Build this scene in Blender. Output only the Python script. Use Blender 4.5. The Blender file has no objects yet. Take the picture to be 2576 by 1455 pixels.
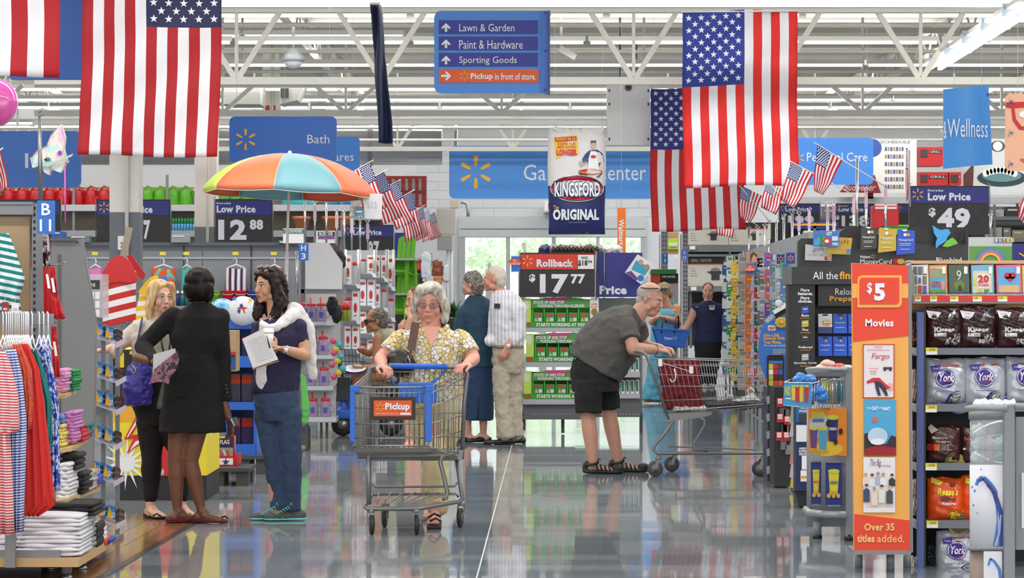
import bpy,math,random
from mathutils import Vector,Matrix,Euler
from mathutils.geometry import tessellate_polygon
random.seed(7)
SC=bpy.context.scene
COL=SC.collection
F=2576*100/36.0          # focal length in pixels (100 mm on 36 mm)
EYE=1.54                     # height of the camera above the floor
sin,cos,pi=math.sin,math.cos,math.pi
R=math.radians

def W(px,py,d):              # a point d metres into the shop seen at pixel px, py
    return Vector(((px-1288)*d/F,d,EYE+(727.5-py)*d/F))
def DF(py):                    # distance of a floor point seen at row py
    return F*EYE/(py-727.5)

# ---------------------------------------------------------------- camera, light, exposure
cam=bpy.data.cameras.new('camera');camo=bpy.data.objects.new('camera',cam)
COL.objects.link(camo);camo.location=(0,0,EYE);camo.rotation_euler=(pi/2,0,0)
cam.lens=100;cam.sensor_width=36;cam.clip_start=0.5;cam.clip_end=400
SC.camera=camo
SC.view_settings.view_transform='Standard';SC.view_settings.look='None'
SC.view_settings.gamma=1;SC.view_settings.use_curve_mapping=False
SC.view_settings.exposure=0.06
wd=bpy.data.worlds.new('sky');SC.world=wd;wd.use_nodes=True
wd.node_tree.nodes['Background'].inputs[0].default_value=(0.93,0.97,1.0,1)
wd.node_tree.nodes['Background'].inputs[1].default_value=1.15
SC.cycles.max_bounces=6;SC.cycles.diffuse_bounces=3;SC.cycles.glossy_bounces=3
SC.cycles.transparent_max_bounces=12;SC.cycles.transmission_bounces=4
SC.cycles.use_denoising=True
SC.cycles.sample_clamp_indirect=6
def area(name,loc,sx,sy,power,rot=(0,0,0),col=(1,0.985,0.96)):
    l=bpy.data.lights.new(name,'AREA');l.shape='RECTANGLE';l.size=sx;l.size_y=sy
    l.energy=power;l.color=col
    o=bpy.data.objects.new(name,l);COL.objects.link(o);o.location=loc;o.rotation_euler=rot
# rows of ceiling lamps: each row throws light down and, off the open tops of the fittings, up
for y in (1,7,13,19,25,31,38,46,54,61):
    area('ceiling_lamp_row',(0,y,5.1),30,0.25,620)
    if y>12:area('ceiling_lamp_uplight',(0,y+1.2,5.12),30,0.25,540,(pi,0,0))
area('front_fill_light',(0,-7.5,2.6),36,5,900,(pi/2,0,0),(1,0.99,0.97))  # added fill light behind the camera, brightens surfaces that face it
sl=bpy.data.lights.new('sun','SUN');sl.energy=5;sl.angle=0.01
so=bpy.data.objects.new('sun',sl);COL.objects.link(so);so.rotation_euler=(R(-28),R(30),0)

# ---------------------------------------------------------------- materials
def lin(c):
    return tuple((x/255/12.92 if x/255<=0.04045 else ((x/255+0.055)/1.055)**2.4) for x in c[:3])+(1,)
MATS={}
def mt(c,rough=0.55,metal=0.0,emit=0.0,trans=0.0,alpha=1.0,bump=0.0,bscale=60.0,spec=0.5,coat=0.0):
    k=(tuple(c),rough,metal,emit,trans,alpha,bump,bscale,spec,coat)
    if k in MATS:return MATS[k]
    m=bpy.data.materials.new('surface');m.use_nodes=True
    p=m.node_tree.nodes['Principled BSDF'];I=p.inputs
    I['Base Color'].default_value=lin(c);I['Roughness'].default_value=rough;I['Metallic'].default_value=metal
    I['Specular IOR Level'].default_value=spec
    I['Coat Weight'].default_value=coat
    if emit:I['Emission Color'].default_value=lin(c);I['Emission Strength'].default_value=emit
    if trans:I['Transmission Weight'].default_value=trans
    if alpha<1:I['Alpha'].default_value=alpha
    if bump:
        nt=m.node_tree;n=nt.nodes.new('ShaderNodeTexNoise');n.inputs['Scale'].default_value=bscale
        n.inputs['Detail'].default_value=3
        tc=nt.nodes.new('ShaderNodeTexCoord');nt.links.new(tc.outputs['Object'],n.inputs['Vector'])
        b=nt.nodes.new('ShaderNodeBump');b.inputs['Strength'].default_value=bump;b.inputs['Distance'].default_value=0.02
        nt.links.new(n.outputs['Fac'],b.inputs['Height']);nt.links.new(b.outputs['Normal'],I['Normal'])
    MATS[k]=m
    return m
def nodemat(c,rough=0.6):
    m=bpy.data.materials.new('surface');m.use_nodes=True
    p=m.node_tree.nodes['Principled BSDF'];p.inputs['Base Color'].default_value=lin(c);p.inputs['Roughness'].default_value=rough
    return m,m.node_tree,p
def ramp(nt,src,stops,const=True):
    r=nt.nodes.new('ShaderNodeValToRGB');e=r.color_ramp
    e.interpolation='CONSTANT' if const else 'LINEAR'
    while len(e.elements)<len(stops):e.elements.new(0.5)
    for el,(p,c) in zip(e.elements,stops):el.position=p;el.color=lin(c)
    nt.links.new(src,r.inputs[0]);return r
def patmat(kind,cols,scale,rough=0.75,rot=(0,0,0),width=0.5,distort=0.0):
    """cloth patterns: stripes (wave), cells (voronoi), blotches (noise)"""
    m,nt,p=nodemat(cols[0],rough)
    tc=nt.nodes.new('ShaderNodeTexCoord');mp=nt.nodes.new('ShaderNodeMapping');mp.inputs['Rotation'].default_value=rot
    nt.links.new(tc.outputs['Object'],mp.inputs['Vector'])
    if kind=='stripe':
        w=nt.nodes.new('ShaderNodeTexWave');w.wave_type='BANDS';w.inputs['Scale'].default_value=scale
        w.inputs['Distortion'].default_value=distort;w.inputs['Detail'].default_value=1
        nt.links.new(mp.outputs[0],w.inputs['Vector'])
        n=len(cols)-1
        st=[(0,cols[0])]+[(width+(1-width)*i/n,c) for i,c in enumerate(cols[1:])]
        r=ramp(nt,w.outputs['Fac'],st)
        nt.links.new(r.outputs[0],p.inputs['Base Color'])
    elif kind=='cells':
        v=nt.nodes.new('ShaderNodeTexVoronoi');v.inputs['Scale'].default_value=scale
        v2=nt.nodes.new('ShaderNodeTexVoronoi');v2.feature='DISTANCE_TO_EDGE';v2.inputs['Scale'].default_value=scale
        for q in (v,v2):nt.links.new(mp.outputs[0],q.inputs['Vector'])
        sp=nt.nodes.new('ShaderNodeSeparateColor');nt.links.new(v.outputs['Color'],sp.inputs[0])
        n=len(cols)-1
        r=ramp(nt,sp.outputs[0],[(i/n,c) for i,c in enumerate(cols[1:])])
        e=ramp(nt,v2.outputs['Distance'],[(0,(0,0,0)),(width,(255,255,255))])
        mx=nt.nodes.new('ShaderNodeMix');mx.data_type='RGBA';nt.links.new(e.outputs[0],mx.inputs[0])
        mx.inputs[6].default_value=lin(cols[0]);nt.links.new(r.outputs[0],mx.inputs[7])
        nt.links.new(mx.outputs[2],p.inputs['Base Color'])
    else:
        v=nt.nodes.new('ShaderNodeTexNoise');v.inputs['Scale'].default_value=scale;v.inputs['Detail'].default_value=4
        nt.links.new(mp.outputs[0],v.inputs['Vector'])
        n=len(cols)
        r=ramp(nt,v.outputs['Fac'],[(0.5+(i/n-0.5)*width,c) for i,c in enumerate(cols)])
        nt.links.new(r.outputs[0],p.inputs['Base Color'])
    return m

WHITE=mt((236,236,238));BLACK=mt((22,22,24));GREY=mt((128,130,134));DGREY=mt((70,72,76))
STEEL=mt((150,152,156),0.32,0.9);CHROME=mt((205,205,208),0.15,1.0)
BLUE=mt((52,112,200));NAVY=mt((38,44,132));YEL=mt((246,178,40));RED=mt((190,28,36));ORG=mt((228,82,34))

# ---------------------------------------------------------------- mesh builder
FONTC={}
def glyphs(s,bold,narrow=1.0):
    k=(s,bold)
    if k not in FONTC:
        cu=bpy.data.curves.new('t','FONT');cu.body=s;cu.resolution_u=2;cu.offset=bold;cu.space_character=1+bold*1.6
        o=bpy.data.objects.new('t',cu);COL.objects.link(o)
        dg=bpy.context.evaluated_depsgraph_get();me=o.evaluated_get(dg).to_mesh()
        vs=[v.co.copy() for v in me.vertices];fs=[tuple(p.vertices) for p in me.polygons]
        o.evaluated_get(dg).to_mesh_clear();bpy.data.objects.remove(o);bpy.data.curves.remove(cu)
        FONTC[k]=(vs,fs)
    return FONTC[k]
def pretext(strings):
    """make all letter shapes at once while the scene is still small"""
    for s,b in strings:glyphs(s,b)

class B:
    def __init__(s):s.v=[];s.f=[];s.mi=[];s.ms=[];s.sm=[]
    def add(s,vs,fs,mat,smooth=False):
        o=len(s.v);s.v+=[Vector(v) for v in vs]
        if mat not in s.ms:s.ms.append(mat)
        k=s.ms.index(mat)
        for f in fs:s.f.append(tuple(i+o for i in f));s.mi.append(k);s.sm.append(smooth)
        return s
    def box(s,x0,x1,y0,y1,z0,z1,mat):
        vs=[(x,y,z) for x in (x0,x1) for y in (y0,y1) for z in (z0,z1)]
        return s.add(vs,[(0,1,3,2),(4,6,7,5),(0,4,5,1),(2,3,7,6),(0,2,6,4),(1,5,7,3)],mat)
    def pb(s,a,b,c,e,d,t,mat):     # box seen as pixel rectangle (a,b)-(c,e), front at d, t deep
        p=W(a,b,d);q=W(c,e,d)
        return s.box(min(p.x,q.x),max(p.x,q.x),d,d+t,min(p.z,q.z),max(p.z,q.z),mat)
    def beam(s,p,q,w,h,mat,up=(0,0,1)):
        p,q=Vector(p),Vector(q);a=(q-p).normalized();u=Vector(up)
        if abs(a.dot(u))>0.98:u=Vector((0,1,0))
        r=a.cross(u).normalized()*w/2;u=r.cross(a).normalized()*h/2
        vs=[c+i*r+j*u for c in (p,q) for i,j in ((-1,-1),(1,-1),(1,1),(-1,1))]
        return s.add(vs,[(0,3,2,1),(4,5,6,7),(0,1,5,4),(1,2,6,5),(2,3,7,6),(3,0,4,7)],mat)
    def tube(s,pts,r,mat,n=8,closed=False,caps=True):
        pts=[Vector(p) for p in pts];N=len(pts);vs=[];fs=[]
        rs=r if isinstance(r,(list,tuple)) else [r]*N
        prev=None
        for i,p in enumerate(pts):
            a=pts[(i-1) % N] if (closed or i) else p;b=pts[(i+1) % N] if (closed or i<N-1) else p
            t=(b-a).normalized()
            if prev is None:u=t.orthogonal().normalized()
            else:
                u=prev-t*prev.dot(t)
                u=u.normalized() if u.length>1e-6 else t.orthogonal().normalized()
            prev=u;w=t.cross(u)
            vs+=[p+rs[i]*(cos(2*pi*k/n)*u+sin(2*pi*k/n)*w) for k in range(n)]
        for i in range(N if closed else N-1):
            j=(i+1) % N
            fs+=[(i*n+k,i*n+(k+1) % n,j*n+(k+1) % n,j*n+k) for k in range(n)]
        if caps and not closed:fs+=[tuple(range(n-1,-1,-1)),tuple((N-1)*n+k for k in range(n))]
        return s.add(vs,fs,mat,True)
    def lathe(s,c,prof,mat,n=16,ax=(0,0,1)):
        c=Vector(c);ax=Vector(ax).normalized();u=ax.orthogonal().normalized();w=ax.cross(u)
        vs=[c+ax*z+r*(cos(2*pi*k/n)*u+sin(2*pi*k/n)*w) for r,z in prof for k in range(n)]
        fs=[(i*n+k,i*n+(k+1) % n,(i+1)*n+(k+1) % n,(i+1)*n+k) for i in range(len(prof)-1) for k in range(n)]
        fs+=[tuple(range(n-1,-1,-1)),tuple((len(prof)-1)*n+k for k in range(n))]
        return s.add(vs,fs,mat,True)
    def ell(s,c,r,mat,n=12,rot=None):
        c=Vector(c);vs=[];fs=[]
        if not isinstance(r,(list,tuple)):r=(r,r,r)
        h=max(4,n*2 // 3)
        for i in range(h+1):
            th=pi*i/h
            for k in range(n):
                p=Vector((r[0]*sin(th)*cos(2*pi*k/n),r[1]*sin(th)*sin(2*pi*k/n),r[2]*cos(th)))
                vs.append(c+(rot @ p if rot else p))
        for i in range(h):
            fs+=[((i+1)*n+k,(i+1)*n+(k+1) % n,i*n+(k+1) % n,i*n+k) for k in range(n)]
        return s.add(vs,fs,mat,True)
    def prism(s,pts,off,mat):          # 3-D outline pushed along off
        pts=[Vector(p) for p in pts];off=Vector(off);n=len(pts)
        tr=tessellate_polygon([pts]);vs=pts+[p+off for p in pts]
        nrm=Vector((0,0,0))
        for i in range(n):nrm+=pts[i].cross(pts[(i+1) % n])
        fl=nrm.dot(off)>0
        fs=[]
        for t in tr:
            a,b,c=t
            tn=(pts[b]-pts[a]).cross(pts[c]-pts[a])
            if tn.dot(off)>0:a,b,c=c,b,a
            fs+=[(a,b,c),(n+c,n+b,n+a)]
        fs+=[((i+1) % n,i,n+i,n+(i+1) % n) if fl else (i,(i+1) % n,n+(i+1) % n,n+i) for i in range(n)]
        return s.add(vs,fs,mat)
    def poly(s,px,d,t,mat):           # outline in pixels at distance d, t thick
        return s.prism([W(x,y,d) for x,y in px],(0,t,0),mat)
    def rrect(s,a,b,c,e,r,d,t,mat,corners=(1,1,1,1)):
        pts=[]
        for (cx,cy,a0),on in zip(((a+r,b+r,180),(c-r,b+r,270),(c-r,e-r,0),(a+r,e-r,90)),corners):
            if on:pts+=[(cx+r*cos(R(a0+k*18)),cy+r*sin(R(a0+k*18))) for k in range(6)]
            else:pts.append((a if a0 in (180,90) else c,b if a0 in (180,270) else e))
        return s.poly(pts,d,t,mat)
    def disc(s,cx,cy,rx,ry,d,t,mat,n=24):
        return s.poly([(cx+rx*cos(2*pi*k/n),cy+ry*sin(2*pi*k/n)) for k in range(n)],d,t,mat)
    def text(s,st,a,b,c,e,d,mat,bold=0.0,skew=0.0):
        """letters filling the pixel box (a,b)-(c,e), standing just in front of distance d"""
        vs,fs=glyphs(st,bold)
        if not vs:return s
        x0=min(v.x for v in vs);x1=max(v.x for v in vs);y0=min(v.y for v in vs);y1=max(v.y for v in vs)
        out=[W(a+(v.x-x0)/(x1-x0)*(c-a)+skew*(v.y-y0)/(y1-y0),e-(v.y-y0)/(y1-y0)*(e-b),d-0.004) for v in vs]
        return s.add(out,fs,mat)
    def star(s,cx,cy,r,d,mat,a0=0.0):
        return s.poly([(cx+(r if k % 2==0 else r*0.4)*sin(pi*k/5+a0),cy-(r if k % 2==0 else r*0.4)*cos(pi*k/5+a0)) for k in range(10)],d-0.003,0.002,mat)
    def spark(s,cx,cy,r,d,mat):
        for k in range(6):
            a=k*pi/3;u=(sin(a),-cos(a));w=(cos(a),sin(a));pts=[]
            for t,h in ((0.36,0.045),(0.4,0.075),(0.9,0.12),(0.97,0.095),(1.0,0.0),(0.97,-0.095),(0.9,-0.12),(0.4,-0.075),(0.36,-0.045)):
                pts.append((cx+r*(t*u[0]+h*w[0]),cy+r*(t*u[1]+h*w[1])))
            s.poly(pts,d-0.004,0.003,mat)
        return s
    def turn(s,pivot,eul):
        M=Euler(eul).to_matrix();pivot=Vector(pivot)
        s.v=[pivot+M @ (v-pivot) for v in s.v];return s
    def build(s,name,parent=None,bevel=0.0,label=None,kind=None):
        me=bpy.data.meshes.new(name)
        off=parent_loc(parent) if parent else Vector((0,0,0))
        me.from_pydata([tuple(v-off) for v in s.v],[],s.f)
        for m in s.ms:me.materials.append(m)
        me.polygons.foreach_set('material_index',s.mi);me.polygons.foreach_set('use_smooth',s.sm)
        o=bpy.data.objects.new(name,me);COL.objects.link(o)
        if parent:o.parent=parent
        if bevel:
            b=o.modifiers.new('bevel','BEVEL');b.width=bevel;b.segments=2;b.limit_method='ANGLE'
        if label:o['label']=label
        if kind:o['kind']=kind
        return o
def parent_loc(p):
    l=Vector((0,0,0))
    while p:l=l+p.location;p=p.parent
    return l
def tag(o,label,cat,group=None,kind=None):
    o['label']=label;o['category']=cat
    if group:o['group']=group
    if kind:o['kind']=kind
    return o
def thing(name,label,cat,loc,group=None):
    o=bpy.data.objects.new(name,None);COL.objects.link(o);o.location=loc;o.empty_display_size=0.1
    return tag(o,label,cat,group)
def struct(o):o['kind']='structure';return o
def dup(root,loc,label=None,group=None,rot=None,scale=None):
    def cp(o,par):
        c=o.copy();COL.objects.link(c)
        if par:c.parent=par
        for ch in o.children:cp(ch,c)
        return c
    r=cp(root,None);r.location=loc
    if label:r['label']=label
    if group:r['group']=group
    if rot:r.rotation_euler=rot
    if scale:r.scale=scale
    return r
def jit(c,a=12):
    k=random.uniform(-a,a);return tuple(max(0,min(255,x+k)) for x in c)
# letter shapes are made first, while the scene is still small
for b_,l_ in {0.02:['$','11','3','33','9','94','AG','B','BBQ GOING','BLENDER','Basic','Bluebird','COOKWARE','E','EXIT','Everyday','G','GIFT','H','I','IN THE','KEEPS THE','MOWER','Miniatures','N','Nuggets','OPEN','Plus','Preferred','READY IN 15','SMART','Specialty Cards','T','THE','U.S.FLAG','VISA','Walmart.com','X','Y','York'],0.045:['$','12','138','17','199','49','77','88','9','97','Low Price','Pickup','Rollback'],0.03:['$18','8 MOVIES','AMERICAN','ANIMAL','EXPRESS','FRIENDS','Give a Gift','Instantly With','MUDDLING THROUGH ALLERGIES','More','NEW','Pickup','Prepaid','SERVE','STOCK UP AND STOP','STORIES','VISA','Walmart','Your Phone.','choices.','features.','finance','gs'],0.04:['$25','8','MADE IN USA','MINI','Miniatures','Movies','OREO','STARTS WORKING AT HOUR 1','WAH','titles'],0.0:['&','(No wrapping required!)','10.00','5.00','5.97','5154 4201 2345','9','A FILM BY','A homespun','AS','All the','Bath','Budweiser','Center','Charcoal Briquets','Extra online features','Fargo','GRILL CENTER','Garden','Hi','Housewares','Joel Coen & Ethan Coen','Just the basics','Lawn & Garden','MoneyCard','Need one from the crowd','Order online. Pick up in store.','Our most full featured','Paint & Hardware','Personal Care','Reload','S12','Sporting Goods','The Big','Wedding','Wellness','York','bag','l','murder','ng','party','rnets','story'],0.05:['20','5','CAT','HAT','LONGER','Low','ORIGINAL','PAKS!','Price',"Reese's"],0.01:['ADVERTISED','DOSE','GRILL','Kisses','MoneyCard','ONE','SCHEDULE','Studio','The','WAS:','added.'],0.06:['GO PAKS!','KINGSFORD','Kisses'],0.035:['KINGSFORD','Over 35'],-0.01:['gift'],0.015:['in front of store.']}.items():
    for s_ in l_:glyphs(s_,b_)
# ================================================================ the building
TAN=mt((196,192,182),0.8);CREAM=mt((240,238,230),0.6);OFFW=mt((222,224,228),0.6)
BACK=64.0
# floor: polished tiles, each laid a hair out of level so that reflections break up tile by tile
m,nt,p=nodemat((150,158,164),0.05)
tc=nt.nodes.new('ShaderNodeTexCoord');mp=nt.nodes.new('ShaderNodeMapping');mp.inputs['Scale'].default_value=(1/0.61,1/0.305,1)
nt.links.new(tc.outputs['Object'],mp.inputs[0])
fl=nt.nodes.new('ShaderNodeVectorMath');fl.operation='FLOOR';nt.links.new(mp.outputs[0],fl.inputs[0])
wn=nt.nodes.new('ShaderNodeTexWhiteNoise');nt.links.new(fl.outputs[0],wn.inputs['Vector'])
sb=nt.nodes.new('ShaderNodeVectorMath');sb.operation='SUBTRACT';nt.links.new(wn.outputs['Color'],sb.inputs[0]);sb.inputs[1].default_value=(.5,.5,.5)
sc=nt.nodes.new('ShaderNodeVectorMath');sc.operation='MULTIPLY';nt.links.new(sb.outputs[0],sc.inputs[0]);sc.inputs[1].default_value=(0.0014,0.0042,0)
ns=nt.nodes.new('ShaderNodeTexNoise');ns.inputs['Scale'].default_value=1.0;ns.inputs['Detail'].default_value=3
mp2=nt.nodes.new('ShaderNodeMapping');mp2.inputs['Scale'].default_value=(0.6,12.0,1);nt.links.new(tc.outputs['Object'],mp2.inputs[0]);nt.links.new(mp2.outputs[0],ns.inputs['Vector'])
s2=nt.nodes.new('ShaderNodeVectorMath');s2.operation='SUBTRACT';nt.links.new(ns.outputs['Color'],s2.inputs[0]);s2.inputs[1].default_value=(.5,.5,.5)
s3=nt.nodes.new('ShaderNodeVectorMath');s3.operation='MULTIPLY';nt.links.new(s2.outputs[0],s3.inputs[0]);s3.inputs[1].default_value=(0.0015,0.0035,0)
ad=nt.nodes.new('ShaderNodeVectorMath');ad.operation='ADD';nt.links.new(sc.outputs[0],ad.inputs[0]);nt.links.new(s3.outputs[0],ad.inputs[1])
ge=nt.nodes.new('ShaderNodeNewGeometry')
a2=nt.nodes.new('ShaderNodeVectorMath');a2.operation='ADD';nt.links.new(ad.outputs[0],a2.inputs[0]);nt.links.new(ge.outputs['Normal'],a2.inputs[1])
nm=nt.nodes.new('ShaderNodeVectorMath');nm.operation='NORMALIZE';nt.links.new(a2.outputs[0],nm.inputs[0]);nt.links.new(nm.outputs[0],p.inputs['Normal'])
sp=nt.nodes.new('ShaderNodeSeparateColor');nt.links.new(wn.outputs['Color'],sp.inputs[0])
r=ramp(nt,sp.outputs[2],[(0,(118,128,136)),(1,(146,150,154))],False);nt.links.new(r.outputs[0],p.inputs['Base Color'])
p.inputs['Specular IOR Level'].default_value=0.42
FLOORM=m
o=struct(B().box(-24,24,-8,BACK,-0.06,0.0,FLOORM).build('floor'))
# the saw-cut joint line down the aisle and the wood-look floor on the left
JM=mt((196,194,186),0.4)
def fp(px,py):v=W(px,py,DF(py));v.z=0;return v
j0,j1=fp(1199,1455),fp(1296,1090);dj=(j1-j0);j0=j0-dj*0.6;j1=j1+dj*1.5
struct(B().beam(j0+Vector((0,0,.0005)),j1+Vector((0,0,.0005)),0.008,0.002,JM).build('trim_1'))
wm,nt,p=nodemat((150,108,72),0.16)
tc=nt.nodes.new('ShaderNodeTexCoord');mp=nt.nodes.new('ShaderNodeMapping');mp.inputs['Scale'].default_value=(9,1.2,1)
nt.links.new(tc.outputs['Object'],mp.inputs[0])
n1=nt.nodes.new('ShaderNodeTexNoise');n1.inputs['Scale'].default_value=3;n1.inputs['Detail'].default_value=5;nt.links.new(mp.outputs[0],n1.inputs['Vector'])
r=ramp(nt,n1.outputs['Fac'],[(0.3,(96,64,42)),(0.55,(132,96,66)),(0.75,(156,120,86))],False);nt.links.new(r.outputs[0],p.inputs['Base Color'])
p.inputs['Specular IOR Level'].default_value=0.3
WOODF=wm
# planks, each its own piece, running along the aisle up to the edge strip
e0,e1=fp(262,1455),fp(494,1318)
ed=(e1-e0)/(e1.y-e0.y)                     # edge direction per metre of depth
fw=thing('wood_floor','brown wood-look plank flooring beside the grey aisle, lower left','flooring',(-3.2,16.5,0));fw['kind']='structure'
del fw['category'];del fw['label']
ytop=DF(1296)
xe=lambda y:e0.x+ed.x*(y-e0.y)
pw=0.16
for k in range(26):
    y=12.6
    o_=(k*0.53) % 1.1
    while y<ytop:
        y2=min(ytop,y+1.1-(o_ if y==12.6 else 0))
        xa,xb,xc,xd=xe(y)-0.045-k*pw,xe(y2)-0.045-k*pw,xe(y2)-0.041-(k+1)*pw,xe(y)-0.041-(k+1)*pw
        B().prism([(xd,y+.002,0.003),(xa,y+.002,0.003),(xb,y2-.002,0.003),(xc,y2-.002,0.003)],(0,0,-0.0025),WOODF).build('plank',fw)
        y=y2
B().beam((xe(12.6)-.02,12.6,.003),(xe(ytop)-.02,ytop,.003),0.045,0.004,mt((60,58,58),0.25)).build('edge_strip',fw)
# walls and ceiling
wb=struct(B().box(-24,-1.17,BACK,BACK+0.2,0,7,OFFW).box(3.02,24,BACK,BACK+0.2,0,7,OFFW).box(-1.17,3.02,BACK,BACK+.2,2.7,7,OFFW).build('wall_back'))
BR=mt((214,217,222),0.7)
# painted blocks of the back wall seen above and beside the doors, each its own course piece
for r_ in range(10):
    z=3.16+r_*0.2
    for c_ in range(12):
        x=-2.4+(c_+(r_ % 2)*.5)*0.5
        B().box(x+.004,x+.496,BACK-.012,BACK,z+.004,z+.196,BR).build('block',wb)
struct(B().box(-24.2,-24,-8,BACK,0,7,OFFW).build('wall_left'));struct(B().box(24,24.2,-8,BACK,0,7,OFFW).build('wall_right'))
cm,nt,p=nodemat((190,186,176),0.8)          # fluted steel roof deck
wv=nt.nodes.new('ShaderNodeTexWave');wv.bands_direction='Y';wv.inputs['Scale'].default_value=1.5;tc=nt.nodes.new('ShaderNodeTexCoord')
nt.links.new(tc.outputs['Object'],wv.inputs['Vector']);bp=nt.nodes.new('ShaderNodeBump');bp.inputs['Distance'].default_value=0.05
nt.links.new(wv.outputs['Fac'],bp.inputs['Height']);nt.links.new(bp.outputs[0],p.inputs['Normal'])
struct(B().box(-24,24,-8,BACK+.2,5.95,6.1,cm).build('ceiling'))
# doors to the garden centre: frame, header and bright panes
dr=struct(thing('door_1','x','x',(0.5,BACK-.1,0)));del dr['label'];del dr['category']
DFR=mt((188,192,194),0.4,0.2)
b=B()
b.pb(1155,548,1625,596,BACK-.12,.2,mt((204,208,208),0.5));b.pb(1158,575,1622,577,BACK-.13,.02,mt((130,134,134)))
b.build('header',dr)
for a,c in ((1155,1170),(1273,1283),(1388,1398),(1500,1508),(1612,1626)):
    B().pb(a,596,c,899,BACK-.1,.12,DFR).build('stile',dr)
gl=mt((235,245,245),0.02,0,0,1.0,0.25)
for a,c in ((1170,1273),(1283,1388),(1398,1500),(1508,1612)):
    B().pb(a,597,c,899,BACK-.03,.01,gl).build('pane',dr)
    B().pb(a,890,c,899,BACK-.06,.06,DFR).build('bottom_rail',dr)
# outside: pale forecourt and trees behind the doors
struct(B().box(-30,30,BACK+.2,BACK+60,-0.06,0,mt((214,216,214),0.8)).build('ground'))
LEAF=[mt((214,232,198),0.7),mt((224,240,208),0.7),mt((188,216,170),0.7)]  # greens paled so the colour itself carries the overexposed daylight
for i,(px,py,d,s) in enumerate(((1310,612,86,1.2),(1362,640,92,1.1),(1450,606,90,1.2),(1226,655,95,.9),(1560,640,96,.8))):
    c=W(px,py,d);t=thing('tree',['round leafy tree outside, in the second door pane','smaller tree outside, right half of second door pane','leafy tree outside, behind the charcoal bag and third pane','low tree outside, first door pane','low tree outside, last door pane'][i],'tree',(c.x,c.y,0))
    B().tube([(c.x,c.y,0),(c.x+.1,c.y,c.z)],[.16,.07],mt((110,92,74))).build('trunk',t)
    b=B()
    for k in range(190):
        a=Vector((random.gauss(0,1),random.gauss(0,1),random.gauss(0,.8))).normalized()*random.uniform(.5,1)*s
        q=c+a;u=Vector((random.gauss(0,1),random.gauss(0,1),random.gauss(0,1))).normalized()*.16;w=u.orthogonal().normalized()*.09
        b.add([q-u,q+w,q+u,q-w],[(0,1,2,3)],LEAF[k % 3])
    b.build('foliage',t,kind='stuff')
# ---------------------------------------------------------------- roof trusses and joists
def truss(x0,x1,y,zb,zt,apex,half,lab,w=.09):
    t=thing('roof_truss',lab,'truss',((x0+x1)/2,y,zb))
    B().box(x0,x1,y-.06,y+.06,zb-.045,zb+.045,CREAM).build('bottom_chord',t)
    B().box(x0,x1,y-.06,y+.06,zt-.04,zt+.04,CREAM).build('top_chord',t)
    b=B()
    for a in apex:b.box(a-.02,a+.02,y-.02,y+.02,zt,5.96,CREAM)
    b.build('hanger_rods',t)
    for a in apex:
        for s_ in (-1,0,1):
            B().beam((a,y,zb),(a+s_*half,y,zt),.065 if s_ else .04,.065 if s_ else .04,CREAM).build('web',t)
def chord_at(py,z):return F*(z-EYE)/(727.5-py)
def xs(pxs,d):return [(q-1288)*d/F for q in pxs]
zc=4.74
for py,d,yt,ap,hp,lab in ((9,31.8,-150,(330,700,1070,1440,1810,2180,2550),150,'cream steel roof truss crossing the very top of the frame'),
                        (204,34.7,24,(235,595,960,1275,1594,1955,2316),112,'cream roof truss behind the directional sign and tall right flag'),
                        (285,45.5,214,(-20,300,560,870,1262,1620,1780,2170,2520),78,'cream roof truss level with the top of the pale wellness sign'),
                        (375,57.5,308,(44,330,640,1000,1290,1680,2050,2400),44,'farthest cream roof truss, just above the round grey duct')):
    truss((-900-300)*d/F,(3600-1288)*d/F,d,W(0,py,d).z,W(0,yt,d).z,xs(ap,d),hp*d/F,lab)
# joists running away from the camera
for i,x in enumerate((-17,-13.5,-10,-6.6,-3.3,0.2,3.6,7.0,10.4,14)):
    t=thing('roof_joist','cream open-web roof joist high under the deck','joist',(x,42,5.6),'open-web joists under the roof deck')
    B().box(x-.035,x+.035,20,BACK,5.42,5.5,CREAM).box(x-.035,x+.035,20,BACK,5.83,5.9,CREAM).build('chord',t)
    b=B()
    for k in range(28):
        y=20+k*1.55
        b.beam((x,y,5.46),(x,y+.78,5.86),.025,.025,CREAM).beam((x,y+.78,5.86),(x,y+1.55,5.46),.025,.025,CREAM)
    b.build('web_bars',t)
# cross purlins and conduit
for k in range(8):
    y=34+k*3.9
    tag(B().box(-22,22,y-.03,y+.03,5.65,5.75,TAN).build('roof_purlin'),'tan steel purlin crossing under the roof deck','purlin','steel purlins under the roof deck')
for k,(py,z) in enumerate(((62,4.9),(130,5.0),(180,4.95),(322,4.6),(352,4.5))):
    d=chord_at(py,z)
    tag(B().tube([(-20,d,z),(20,d,z)],.028,CREAM,6).build('conduit'),'thin painted conduit pipe crossing the ceiling, '+['one from the top','two from the top','three from the top','four from the top','five from the top'][k],'pipe')
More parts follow.
